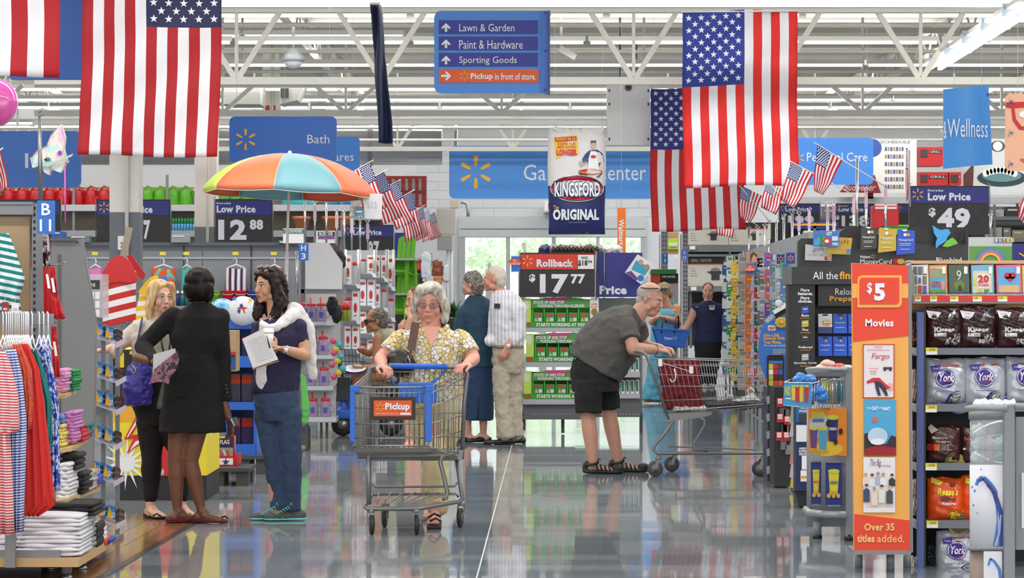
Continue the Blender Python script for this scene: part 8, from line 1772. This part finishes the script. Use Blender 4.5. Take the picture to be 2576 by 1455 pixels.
q=W(2056,1340,d+.15);B().tube([(q.x,q.y,.02),(q.x,q.y,W(0,1326,d+.15).z+.03)],.026,UG,12).lathe((q.x,q.y,0),[(.03,0),(.03,.02)],BK,12).build('leg',t);q=W(2136,1370,d);B().lathe((q.x,q.y,0),[(.03,0),(.03,.02),(.02,.04)],BK,12).build('leg',t)
# picture panels (flat prints)
OY=mt((206,206,40),.4);OB=mt((34,50,130),.4)
pp=thing('cookie_poster','orange poster with cookie cups on the grey rounded unit','poster',W(2082,1148,d-.05));dd=d-.06
B().poly([(2033,1026),(2130,1028),(2130,1148),(2034,1140)],dd,.006,mt((232,140,40),.45)).build('board',pp)
def cup(b,cx,y0,y1,w,lidc,body,word=None,wc_=SW,tilt=0):
    b.poly([(cx-w*.5,y0),(cx+w*.5,y0+tilt),(cx+w*.36,y1+tilt),(cx-w*.36,y1)],dd-.004,.003,mt(body,.4));b.disc(cx,y0+tilt/2,w*.54,w*.2,dd-.008,.003,mt(lidc,.4),14).disc(cx,y0+w*.1+tilt/2,w*.52,w*.16,dd-.006,.003,mt((206,210,160),.4),14)
    if word:b.text(word,cx-w*.38,(y0+y1)/2-w*.12,cx+w*.38,(y0+y1)/2+w*.16,dd-.01,wc_,.04)
b=B().disc(2080,1130,40,18,dd-.002,.002,mt((226,190,50),.5)).disc(2062,1070,26,30,dd-.002,.002,mt((190,200,200),.5))
cup(b,2095,1048,1110,27,(206,206,50),(34,46,110),'OREO',SW,4);cup(b,2070,1078,1132,24,(206,206,50),(80,160,196),None);cup(b,2047,1078,1128,20,(206,206,50),(100,70,130),None)
b.text('GO PAKS!',2042,1036,2072,1052,dd-.006,OY,.06).pb(2044,1055,2072,1062,dd-.006,.003,mt((90,100,170)))
for cx,cy in ((2115,1086),(2102,1112),(2083,1066)):b.disc(cx,cy,5,8,dd-.012,.004,mt((40,30,30)),14)
for cx,cy in ((2076,1135),(2060,1138),(2050,1132)):b.disc(cx,cy,6,4,dd-.012,.003,mt((196,150,60)),10)
b.build('print',pp)
for k,(x0,x1,y0,y1,c_) in enumerate(((2040,2066,1163,1270,(220,200,60)),(2077,2118,1164,1272,(222,206,50)))):
    pp=thing('cookie_poster',['narrow blue cookie cup poster, lower left on the grey unit','blue cookie cup poster, lower right on the grey unit'][k],'poster',W((x0+x1)/2,y1,d-.04));B().pb(x0,y0,x1,y1,dd+(.06 if k==0 else 0),.006,OB).build('board',pp);b=B();o_dd=dd;dd=dd+(.06 if k==0 else 0)
    cup(b,(x0+x1)/2,y0+22,y1-30,(x1-x0)*.66,(206,210,50),c_,['MINI','OREO'][k],[mt((200,60,60)),mt((40,70,160))][k])
    for j in range(5 if k else 3):b.disc(x0+8+j*6,y1-24-(j % 2)*8,5,6,dd-.012,.003,mt((206,166,70)),10)
    b.build('print',pp);B().pb(x0+4,y0-3,x1-4,y0+1,dd-.012,.01,GREY).pb(x0+4,y1-1,x1-4,y1+3,dd-.012,.01,GREY).build('clip',pp);dd=o_dd
# snack basket in front
t=thing('snack_basket','wire basket with a blue cookie print hanging on the grey rounded unit','basket',W(2010,1022,d-.3));db=d-.35
B().poly([(1972,964),(2043,965),(2041,1026),(1971,1019)],db,.006,mt((70,150,210),.45)).build('front_card',t)
dd=db;b=B()
for k,(x,c_) in enumerate(((1996,(226,190,70)),(2006,(190,50,44)),(2016,(222,190,60)),(2029,(196,44,50)))):cup(b,x,972,1012-(k==0)*4,11,(222,206,80),c_)
b.text('PAKS!',1974,972,1988,996,db-.004,OY,.05).pb(1976,1002,1990,1005,db-.004,.003,WHITE).build('print',t)
b=B()
for k in range(9):u=k/8;b.tube([W(2043+52*u,965-8*u,db+.35*u),W(2041+54*u,1026+4*u,db+.35*u)],.0025,CHROME,5)
b.tube([W(1972,963,db),W(2043,965,db),W(2098,950,db+.35)],.004,CHROME,6).tube([W(1971,1020,db),W(2041,1027,db),W(2096,1030,db+.35)],.004,CHROME,6).tube([W(1972,963,db),W(2000,950,db+.4)],.004,CHROME,6).build('wire_frame',t)
for k,(x,y) in enumerate(((2015,955),(2032,958),(2056,985),(2064,1000))):
    bl=Blob();bl.ell(W(x,y,db+.12),(.05,.05,.035));tag(bl.done('cookie_bag',mt((50,130,210),.25),None,.006,1,(.025,.03)),'blue cookie bag in the wire basket, %s' % ['top left','top right','behind the side wires, upper','behind the side wires, lower'][k],'package')
for k,(x,c_) in enumerate(((2098,(196,190,196)),(2118,(70,170,200)),(2080,(190,200,80)))):q=W(x,1010,d+.2);tt=thing('snack_cup',['silver snack tube lying in the grey unit','turquoise snack cup in the grey unit','lime snack cup in the grey unit'][k],'cup',q);B().lathe(q,[(.028,0),(.036,.13),(.038,.135)],mt(c_,.3),14).build('cup_body',tt);B().lathe(q+Vector((0,0,.13)),[(.038,0),(.038,.01)],WHITE,14).build('lid',tt)
# ---------------- orange movie panel
d=15.4;OR1=mt((226,66,40),.5);OR2=mt((236,168,80),.5)
t=thing('movie_standee','tall orange panel advertising five dollar movies with three posters','panel',Vector((W(2217,0,d).x,d+.1,0)))
B().poly([(2143,662),(2284,668),(2289,1393),(2149,1386)],d,.04,OR2).poly([(2284,668),(2293,662),(2297,1390),(2289,1393)],d+.01,.15,GR).build('board',t)
b=B().poly([(2144,663),(2284,668),(2286,845),(2146,860)],d-.004,.003,OR1).poly([(2149,1294),(2289,1310),(2289,1393),(2149,1386)],d-.004,.003,OR1).pb(2144,714,2285,750,d-.006,.003,OR2)
b.rrect(2157,693,2269,774,12,d-.009,.003,OR2,(1,0,1,0)).rrect(2162,699,2262,766,9,d-.012,.003,OR1,(1,0,1,0));pb_=b.build('print',t)
b=B().text('5',2199,713,2227,757,d-.012,SW,.05).text('$',2181,711,2194,741,d-.012,SW,.02).text('Movies',2177,803,2248,822,d-.004,SW,.03).text('Over 35',2174,1317,2250,1336,d-.004,mt((240,190,110),.5),.035).text('titles',2156,1346,2200,1365,d-.004,mt((240,190,110),.5),.04).text('added.',2206,1346,2275,1365,d-.004,mt((240,190,110),.5),.01)
b.build('lettering',t)
p1_=B().pb(2171,866,2250,1002,d-.008,.004,mt((226,216,222),.4)).build('poster',t);b=B();rd=mt((196,50,50))
for a_,b2,c_,e_ in ((2171,866,2250,868),(2171,1000,2250,1002),(2171,866,2173,1002),(2248,866,2250,1002)):b.pb(a_,b2,c_,e_,d-.011,.003,rd)
b.text('A FILM BY',2198,872,2220,876,d-.008,rd).text('Joel Coen & Ethan Coen',2182,879,2238,884,d-.008,rd).text('Fargo',2191,889,2235,908,d-.008,rd,.0,5).text('A homespun',2186,925,2210,930,d-.008,rd).text('murder',2188,932,2206,937,d-.008,rd).text('story',2190,939,2204,944,d-.008,rd)
b.pb(2222,924,2244,930,d-.011,.003,mt((70,60,64))).disc(2226,931,3,3,d-.012,.003,BLACK).disc(2240,931,3,3,d-.012,.003,BLACK).poly([(2180,960),(2196,951),(2212,951),(2228,966),(2240,976),(2232,980),(2218,968),(2196,962),(2182,966)],d-.012,.003,rd).poly([(2200,958),(2216,962),(2228,976),(2234,996),(2228,997),(2218,980),(2210,972),(2216,996),(2209,996),(2203,978)],d-.014,.003,mt((50,40,70))).disc(2240,974,9,10,d-.01,.002,mt((226,170,160)))
b.build('print',p1_)
p2_=B().pb(2174,1007,2254,1147,d-.008,.004,mt((70,160,206),.4)).build('poster',t);b=B().text('THE',2181,1025,2189,1030,d-.008,SW,.02).text('CAT',2192,1023,2209,1032,d-.008,SW,.05).text('IN THE',2211,1024,2219,1030,d-.008,SW,.02).text('HAT',2221,1024,2240,1033,d-.008,SW,.05)
b.poly([(2174,1092),(2190,1088),(2200,1118),(2230,1118),(2242,1096),(2254,1100),(2254,1147),(2174,1147)],d-.01,.002,mt((50,30,36))).poly([(2176,1130),(2214,1120),(2254,1128),(2254,1147),(2174,1147)],d-.013,.003,mt((150,24,36))).disc(2208,1098,25,22,d-.016,.003,mt((176,200,222),.2)).disc(2208,1112,18,8,d-.019,.003,mt((226,228,236))).disc(2202,1056,7,7,d-.012,.003,mt((220,100,50)));b.build('print',p2_)
p3_=B().pb(2172,1151,2252,1290,d-.008,.004,mt((228,222,226),.4)).build('poster',t);b=B().text('The Big',2186,1156,2214,1178,d-.008,mt((110,80,130)),0,4).text('Wedding',2210,1170,2240,1176,d-.008,mt((110,80,130)))
for k,(x,y,c_) in enumerate(((2178,1196,(226,206,196)),(2194,1198,(220,220,224)),(2209,1194,(170,176,196)),(2222,1196,(226,226,230)),(2244,1198,(50,50,56)),(2180,1224,(60,70,100)),(2200,1232,(226,206,190)),(2218,1226,(222,216,206)),(2238,1228,(70,74,78)))):
    b.poly([(x-8,y+10),(x,y+4),(x+8,y+10),(x+8,y+40-(k<5)*14),(x-8,y+40-(k<5)*14)],d-.01-k*.001,.002,mt(c_)).disc(x,y,4,5,d-.012-k*.001,.002,mt((206,166,146)),10).disc(x,y-3,4.2,3,d-.013-k*.001,.002,mt([(190,160,120),(60,44,40),(150,146,140),(190,150,100),(60,50,44),(50,40,36),(180,140,90),(50,40,36),(200,170,120)][k]),10)
b.pb(2178,1262,2248,1276,d-.0095,.001,mt((222,206,196)));b.build('print',p3_)
for x,dd_ in ((2240,d+.12),(2282,d+.3),(2160,d+.3)):q=W(x,1400,dd_);B().tube([(q.x,dd_,.0),(q.x,dd_,W(0,1388,dd_).z)],.022,GR,12).build('leg',t)
B().pb(2148,1386,2292,1396,d-.02,.3,GR).build('base_rail',t)
# ---------------- movie shelf and candy shelf
d=15.8
t=thing('candy_gondola','dark gondola of candy bags under a movie rack, right edge','shelf unit',Vector((W(2450,0,d).x,d,0)))
B().poly([(2290,658),(2300,656),(2700,655),(2700,664),(2294,664)],d-.1,.3,mt((206,166,120),.6)).pb(2294,664,2700,780,d+.12,.03,mt((176,140,100),.6)).build('top_board',t)
B().pb(2286,790,2700,1600,d+.28,.03,mt((26,26,30),.6)).build('back_panel',t);B().pb(2309,786,2324,1600,d-.12,.05,mt((70,84,140),.3,.3)).pb(2324,786,2329,1600,d-.12,.3,BK).build('upright',t);B().pb(2286,786,2309,1600,d+.2,.03,BK).build('side_bay',t)
for y0,y1 in ((876,893),(1017,1036),(1166,1184),(1310,1330),(1452,1470)):B().pb(2328,y0,2700,y1,d-.12,.4,mt((112,116,124),.45)).build('shelf',t);B().poly([(2288,y0+2),(2309,y0),(2309,y1+4),(2288,y1-8)],d-.1,.3,mt((150,154,160),.4)).build('side_shelf',t)
rl=B().pb(2300,744,2700,760,d-.22,.01,mt((206,44,44),.45)).build('ticket_rail',t);B().pb(2298,740,2700,764,d-.21,.03,mt((160,162,168),.3)).build('movie_shelf',t)
B().poly([(2290,668),(2300,690),(2302,764),(2292,764)],d-.15,.3,GR).build('rack_side',t)
for k,x in enumerate((2301,2340,2390,2447,2510)):B().pb(x,746,x+(16,17,21,23,24)[k],758,d-.224,.004,mt((226,210,70),.5)).pb(x,754,x+(16,17,21,23,24)[k],759,d-.226,.004,WHITE).text('5.00',x+3,747,x+13,753,d-.226,BLACK).build('price_ticket',t)
for k,(x,y) in enumerate(((2329,875),(2328,1020),(2328,1166),(2331,1311))):B().pb(x,y,x+29,y+18,d-.13,.005,mt((226,214,70),.5)).pb(x+1,y+10,x+28,y+18,d-.133,.004,WHITE).text('10.00',x+9,y+2,x+24,y+8,d-.13,BLACK).build('price_ticket',t)
b=B()
for k in range(8):b.tube([W(2318+k*34,741,d-.19),W(2324+k*34,737,d-.22),W(2342+k*34,737,d-.22),W(2347+k*34,741,d-.19)],.0015,BK,5)
b.build('wire_stops',t)
# dvd cases
def dvd(lab,x0,x1,col,fn,lean=2):
    t=thing('movie_case',lab,'case',W((x0+x1)/2,742,d-.12));B().poly([(x0,667+lean*.3),(x1,666),(x1+lean,741),(x0+lean,741)],d-.12,.014,mt(col,.25)).build('case_body',t);b=B();fn(b,x0+1,668,x1,741);b.rrect(x1-12,671,x1-3,689,1,d-.128,.002,WHITE);b.build('cover_print',t)
dc=d-.122
dvd('movie case with a grid of eight small pictures, leftmost',2294,2335,(206,206,214),lambda b,x0,y0,x1,y1:[b.pb(x0+2+(k % 3)*12,y0+3+(k // 3)*24,x0+12+(k % 3)*12,y0+24+(k // 3)*24,dc,.002,mt([(110,90,80),(90,110,140),(150,110,60),(100,120,70),(216,216,226),(140,120,80),(120,160,90),(190,60,60),(110,90,150)][k])) for k in range(9)] and b.text('8',x0+15,y0+30,x0+22,y0+46,dc-.003,mt((80,70,160)),.04))
dvd('movie case with an orange top and blue picture of animals',2337,2382,(210,130,50),lambda b,x0,y0,x1,y1:b.text('8 MOVIES',x0+4,y0+3,x0+34,y0+9,dc,SW,.03).pb(x0+3,y0+12,x1-3,y0+30,dc,.002,mt((150,160,120))).pb(x0+3,y0+32,x1-3,y1-4,dc,.002,mt((80,170,206))).pb(x0+3,y1-12,x1-3,y1-4,dc-.002,.002,mt((90,160,70))).text('ANIMAL',x0+5,y0+40,x0+28,y0+46,dc-.002,mt((200,50,50)),.03).text('FRIENDS',x0+5,y0+48,x0+30,y0+54,dc-.002,mt((200,50,50)),.03).disc(x1-10,y0+50,5,12,dc-.004,.002,mt((226,140,140))))
dvd('dark green movie case with a pale numeral nine',2386,2437,(60,80,64),lambda b,x0,y0,x1,y1:b.text('9',x0+19,y0+12,x0+31,y0+38,dc,mt((206,220,200)),0).disc(x0+26,y0+50,14,12,dc+.001,.001,mt((110,130,60))).disc(x0+28,y0+58,4,8,dc-.002,.002,mt((60,50,40))))
dvd('movie case with a large red twenty and small yellow pictures',2443,2499,(110,170,200),lambda b,x0,y0,x1,y1:b.pb(x0+4,y0+14,x1-3,y1-4,dc,.002,mt((210,210,180))).rrect(x0+14,y0+22,x0+46,y0+58,6,dc-.002,.002,WHITE).text('20',x0+16,y0+24,x0+44,y0+44,dc-.003,mt((206,50,50)),.05).text('STORIES',x0+16,y0+46,x0+44,y0+53,dc-.003,mt((206,50,50)),.03).pb(x0+5,y0+34,x0+12,y0+50,dc-.002,.002,mt((230,200,60))).pb(x0+16,y0+60,x0+26,y1-5,dc-.002,.002,mt((226,190,70))).pb(x0+32,y0+60,x0+44,y1-5,dc-.002,.002,mt((90,150,90))))
dvd('pink-framed movie case with a red heart',2506,2569,(222,90,140),lambda b,x0,y0,x1,y1:b.pb(x0+4,y0+4,x1-3,y1-4,dc,.002,mt((100,170,220))).disc(x0+28,y0+26,9,8,dc-.003,.002,mt((200,40,60))).disc(x0+40,y0+26,9,8,dc-.003,.002,mt((200,40,60))).poly([(x0+20,y0+29),(x0+48,y0+29),(x0+34,y0+42)],dc-.003,.002,mt((200,40,60))).pb(x0+6,y0+50,x1-5,y1-5,dc-.002,.002,mt((226,180,130))))
dvd('yellow movie case cut by the right edge',2571,2630,(226,190,70),lambda b,x0,y0,x1,y1:b.pb(x0+4,y0+20,x1-4,y0+50,dc,.002,mt((120,170,200))))
# candy bags
BR1=mt((62,30,32),.22,0,0,0,1,.25,30);SV=mt((186,190,198),.25,.25,0,0,1,.25,26);ORB=mt((226,82,26),.25,0,0,0,1,.25,30);SVK=mt((176,174,170),.2,.7);PUR=mt((64,40,140),.4)
dk_=d-.1
def kisses(x):
    def pf(b):
        b.poly([(x+2,781),(x+38,786),(x+32,798),(x+22,804),(x+8,800)],dk_,.001,WHITE).text('Kisses',x+20,823,x+72,836,dk_,WHITE,.06).pb(x+20,838,x+50,847,dk_,.002,WHITE).text('Kisses',x+24,839,x+46,845,dk_-.002,mt((90,60,60)),.01).text('party',x+12,789,x+26,793,dk_-.002,mt((90,60,60))).text('bag',x+14,795,x+24,799,dk_-.002,mt((90,60,60)))
        for (cx,cy) in ((x+62,798),(x+72,790)):b.poly([(cx-10,cy+10),(cx-6,cy),(cx,cy-10),(cx+3,cy),(cx+10,cy+9)],dk_,.003,SVK).poly([(cx,cy-10),(cx+8,cy-14),(cx+2,cy-7)],dk_-.002,.003,mt((110,160,220)))
        for k in range(34):
            a=random.uniform(0,1);c_=random.uniform(0,1);xx=x+50+36*a;yy=866-28*c_*(.4+.6*a)
            b.ell(W(xx,yy,dk_-.004),(.009,.006,.008),SVK,7)
    return pf
for k,x in enumerate((2330,2415,2508)):bag('candy_bag','brown bag of foil-wrapped chocolate drops, %s on the top candy shelf' % ['leftmost','middle','cut by the right edge'][k],'bag',x,771-(k==1)*4+(k==2)*4,x+90,876,dk_,lambda u,v:BR1,kisses(x),.09,'brown candy bags')
def york(x,y0,s=1.0):
    def pf(b):
        b.poly([(x+16,y0+20),(x+42,y0+16),(x+38,y0+34),(x+18,y0+34)],dk_,.001,PUR).pb(x+42,y0+16,x+88,y0+20,dk_,.002,mt((206,70,60))).text('York',x+22,y0+24,x+36,y0+28,dk_-.002,WHITE)
        cx,cy=x+52,y0+50;b.disc(cx,cy,25,24,dk_,.001,PUR).disc(cx,cy,23,22,dk_-.002,.001,WHITE).disc(cx,cy,21,20,dk_-.004,.001,PUR).text('York',cx-19,cy-12,cx+20,cy+9,dk_-.006,WHITE,.02,4).pb(cx-4,cy+6,cx+18,cy+9,dk_-.008,.002,mt((206,50,60)))
        b.disc(x+88,y0+112,34,30,dk_,.001,PUR).disc(x+90,y0+114,31,27,dk_-.002,.001,mt((150,152,160),.2,.4))
        for k in range(16):b.ell(W(x+68+random.uniform(0,24),y0+96+random.uniform(0,16),dk_-.006),(.012,.005,.009),SVK,6)
        b.pb(x+30,y0+82,x+70,y0+84,dk_,.002,mt((120,120,170)))
    return pf
for k,(x,y0,y1) in enumerate(((2326,902,1017),(2425,900,1020),(2530,898,1018),(2355,1336,1452))):bag('candy_bag','silver bag with a purple disc, %s' % ['left on second shelf','middle of second shelf','cut by right edge','bottom shelf'][k],'bag',x,y0,x+104,y1,dk_,lambda u,v:SV,york(x,y0),.12,'silver candy bags',crumple=.004)
def nugget(b):
    b.poly([(2336,1077),(2344,1068),(2362,1083),(2344,1092)],dk_,.001,mt((170,160,156),.2)).text('Miniatures',2346,1098,2384,1106,dk_,mt((190,180,176)),.02).text('Nuggets',2356,1108,2392,1116,dk_,mt((196,150,120)),.02)
    for k,c_ in enumerate(((150,44,36),(216,84,36),(90,92,110),(160,110,90))):b.pb(2334+k*16,1118,2348+k*16,1134,dk_,.004,mt(c_,.3))
    b.disc(2404,1162,26,22,dk_,.001,mt((150,130,60),.3)).pb(2388,1150,2408,1162,dk_-.003,.003,mt((190,176,100),.3))
for k,x in enumerate((2332,2420)):bag('candy_bag',['dark brown assorted chocolate bag on the third shelf, left','dark brown assorted chocolate bag on the third shelf, half hidden'][k],'bag',x,1072,x+84,1164,dk_,lambda u,v:mt((64,30,28),.22,0,0,0,1,.25,30),nugget if k==0 else (lambda b:b.text('Nuggets',2428,1100,2470,1112,dk_,mt((206,80,60)),.02).pb(2424,1128,2500,1133,dk_,.002,mt((200,190,180)))),.09,crumple=.004)
def reese(x):
    def pf(b):
        b.poly([(x+14,1202),(x+42,1214),(x+34,1222),(x+12,1216)],dk_,.001,mt((220,210,50))).text("Reese's",x+26,1228,x+78,1248,dk_,mt((236,206,60)),.05,4).pb(x+34,1252,x+72,1260,dk_,.002,mt((80,50,30))).text('Miniatures',x+36,1264,x+72,1271,dk_,mt((220,206,226)),.04).disc(x+66,1220,8,4,dk_,.002,mt((90,44,30)))
        b.disc(x+84,1312,34,34,dk_,.001,mt((226,200,50))).disc(x+86,1314,30,30,dk_-.002,.001,mt((120,100,50)))
        for k in range(14):b.ell(W(x+62+random.uniform(0,22),1288+random.uniform(0,20),dk_-.006),(.011,.005,.009),GOLD,6)
    return pf
for k,x in enumerate((2332,2418)):bag('candy_bag',['bright orange bag of peanut butter cups on the fourth shelf','second orange bag, half hidden behind the clear cylinder'][k],'bag',x,1202-k*6,x+92,1310,dk_,lambda u,v:ORB,reese(x),.11,'orange candy bags',crumple=.004)
bag('candy_bag','dark grey bag on the bottom shelf left of the silver one','bag',2326,1362,2368,1452,d+.05,lambda u,v:mt((60,62,64),.25),lambda b:b.pb(2334,1400,2350,1402,d+.05,.002,GREY),.1)
for k,(y0,y1,c_) in enumerate(((810,872,(70,34,36)),(930,1012,(196,180,166)),(1084,1160,(150,150,152)),(1206,1298,(206,196,180)),(1400,1450,(190,188,186)))):bag('candy_bag','bag seen edge-on in the side bay, %s level' % ['first','second','third','fourth','fifth'][k],'bag',2291,y0,2310,y1,d+.05,lambda u,v,c_=c_:mt(c_,.35),lambda b,y0=y0:b.pb(2295,y0+40,2305,y0+48,d+.05,.002,mt((206,120,70))),.08)
# ---------------- clear cylinder rack at the lower right corner
d=13.6
t=thing('cylinder_rack','grey rack with clear bin and blue splash panel, lower right corner','rack',Vector((W(2520,0,d).x,d,0)))
B().tube([W(2432,1030,d+.02),W(2450,1026,d-.03),W(2534,1028,d-.06)],.016,mt((150,154,158),.35,.2),10).tube([W(2554,1022,d-.06),W(2660,1026,d-.03)],.016,mt((150,154,158),.35,.2),10).build('top_rim',t)
arcpanel(B(),2438,2536,1034,1056,d,.08,UG).build('upper_band',t)
arcpanel(B(),2440,2536,1056,1170,d,.08,mt((206,216,220),.08,alpha=.35,coat=1),.004).build('clear_bin',t)
arcpanel(B(),2440,2536,1170,1378,d,.08,mt((226,226,234),.5),.01).build('white_panel',t)
arcpanel(B(),2436,2538,1376,1386,d-.01,.08,UG,.03).build('lower_rim',t)
B().pb(2527,1018,2554,1600,d-.05,.06,UG).build('post',t,.005);B().pb(2556,1050,2660,1384,d,.02,UG).build('side_panel',t);B().pb(2570,1190,2660,1330,d-.01,.008,mt((230,230,236))).build('side_card',t)
arcpanel(B(),2440,2530,1386,1600,d+.01,.08,mt((150,130,120),.4),.01).build('lower_panel',t);B().pb(2475,1388,2521,1600,d-.02,.008,mt((232,232,238))).build('lower_card',t)
b=B();SP=[mt((40,60,160),.3),mt((70,120,200),.3),mt((30,36,120),.3),mt((150,190,226),.3)]
def splash(pts,w0,w1,m_,dd):
    n=len(pts)
    for i in range(n-1):
        (xa,ya),(xb,yb)=pts[i],pts[i+1];wa=w0+(w1-w0)*i/(n-1);wb=w0+(w1-w0)*(i+1)/(n-1);L=math.hypot(xb-xa,yb-ya);nx,ny=-(yb-ya)/L,(xb-xa)/L
        b.poly([(xa+nx*wa,ya+ny*wa),(xb+nx*wb,yb+ny*wb),(xb-nx*wb,yb-ny*wb),(xa-nx*wa,ya-ny*wa)],dd,.003,m_)
splash([(2456,1222),(2462,1206),(2474,1202),(2488,1216),(2502,1236),(2512,1270),(2516,1310),(2512,1350),(2508,1376)],4,10,SP[1],d+.006);splash([(2462,1212),(2474,1206),(2490,1224),(2504,1246),(2516,1284),(2522,1320),(2520,1376)],2.5,7,SP[0],d-.001);splash([(2484,1220),(2500,1238),(2510,1262)],4,3,SP[2],d-.006);splash([(2518,1296),(2514,1340),(2504,1374)],2,3,SP[3],d-.006)
for x,y,r_ in ((2468,1182,1.6),(2452,1236,2.5),(2449,1272,2),(2458,1292,1.5),(2446,1226,2)):b.disc(x,y,r_,r_*1.6,d+.03,.003,SP[1],10)
splash([(2486,1424),(2492,1406),(2502,1414),(2514,1432),(2518,1460)],2,4,SP[1],d-.025);b.build('splash_print',t)
for k in range(7):bl=Blob();bl.ell(W(2462+(k % 3)*26,1150-(k // 3)*34,d+.16),(.035,.03,.03));tag(bl.done('plastic_pack',mt([(200,206,210),(206,150,160),(170,200,206)][k % 3],.12),None,.006,1,(.03,.02)),'crumpled clear pack inside the clear bin','package','packs in the clear bin')
for k in range(3):bl=Blob();bl.ell(W(2470+k*34,1018,d+.1),(.05,.05,.022));tag(bl.done('plastic_pack',mt((206,210,214),.12),None,.006,1,(.03,.025)),'clear crumpled pack spilling over the rack rim, %s' % ['left','middle','right'][k],'package')

# ---------------- stock racks along the back wall, right and left
def stock(lab,x0,x1,d,cols):
    t=thing('stock_rack',lab,'rack',Vector((W((x0+x1)/2,0,d).x,d+.4,0)))
    for y in (545,600,660,730,800):B().pb(x0,y,x1,y+9,d,.7,mt((140,144,150),.5)).build('shelf',t)
    B().pb(x0,520,x1,880,d+.75,.04,mt((96,98,102),.6)).build('back_panel',t)
    for k in range(int((x1-x0)/110)+1):B().pb(x0+k*110-3,515,x0+k*110+3,890,d+.02,.06,GR).build('upright',t)
    for r_,(yb,h) in enumerate(((545,24),(600,34),(660,38),(730,46),(800,44))):
        x=x0+6
        while x<x1-20:
            w=random.uniform(16,44);hh=h*random.uniform(.6,1);c_=cols[random.randrange(len(cols))]
            tt=thing('stock_box','stock box on the %s rack, %s level' % (lab.split(',')[0][-10:].replace('the ','').strip(),['top','second','third','fourth','bottom'][r_]),'box',W(x+w/2,yb,d+.1),'boxes on the '+lab.split(',')[0]);B().pb(x,yb-hh,x+w,yb,d+.08,.4,mt(c_,.5)).build('carton_body',tt);B().pb(x+w*.15,yb-hh*.8,x+w*.7,yb-hh*.6,d+.075,.006,WHITE).build('label',tt);x+=w+3
stock('grey stock rack at the back right, behind the price signs',2062,2740,54,[(60,62,66),(176,40,44),(206,204,198),(150,150,152),(60,80,150),(190,170,140)])
stock('grey stock rack at the back left, behind the towel gondola',560,960,55,[(206,204,200),(170,150,130),(90,140,160),(150,150,152),(190,110,80)])

# ================================================================ alike things are told apart by their place
nth_='first second third fourth fifth sixth seventh eighth ninth tenth eleventh twelfth thirteenth fourteenth fifteenth sixteenth seventeenth eighteenth nineteenth twentieth 21st 22nd 23rd 24th 25th 26th'.split()
same={}
for o in COL.objects:
    if o.parent is None and 'category' in o:same.setdefault(o['label'],[]).append(o)
for lb,os_ in same.items():
    if 1<len(os_)<=26 and len(lb.split())<=12:
        at=[]
        for o in os_:
            p=o.location.copy() if o.type=='EMPTY' else sum((v.co for v in o.data.vertices),Vector())/len(o.data.vertices)
            at.append((p.x/p.y,p.z/p.y,o))
        dx=max(a[0] for a in at)-min(a[0] for a in at);dz=max(a[1] for a in at)-min(a[1] for a in at)
        k=0 if dx>dz else 1;at.sort(key=lambda a:a[0] if k==0 else-a[1])
        for n,a in enumerate(at):a[2]['label']='%s, %s from the %s' % (lb,nth_[n],('left','top')[k])
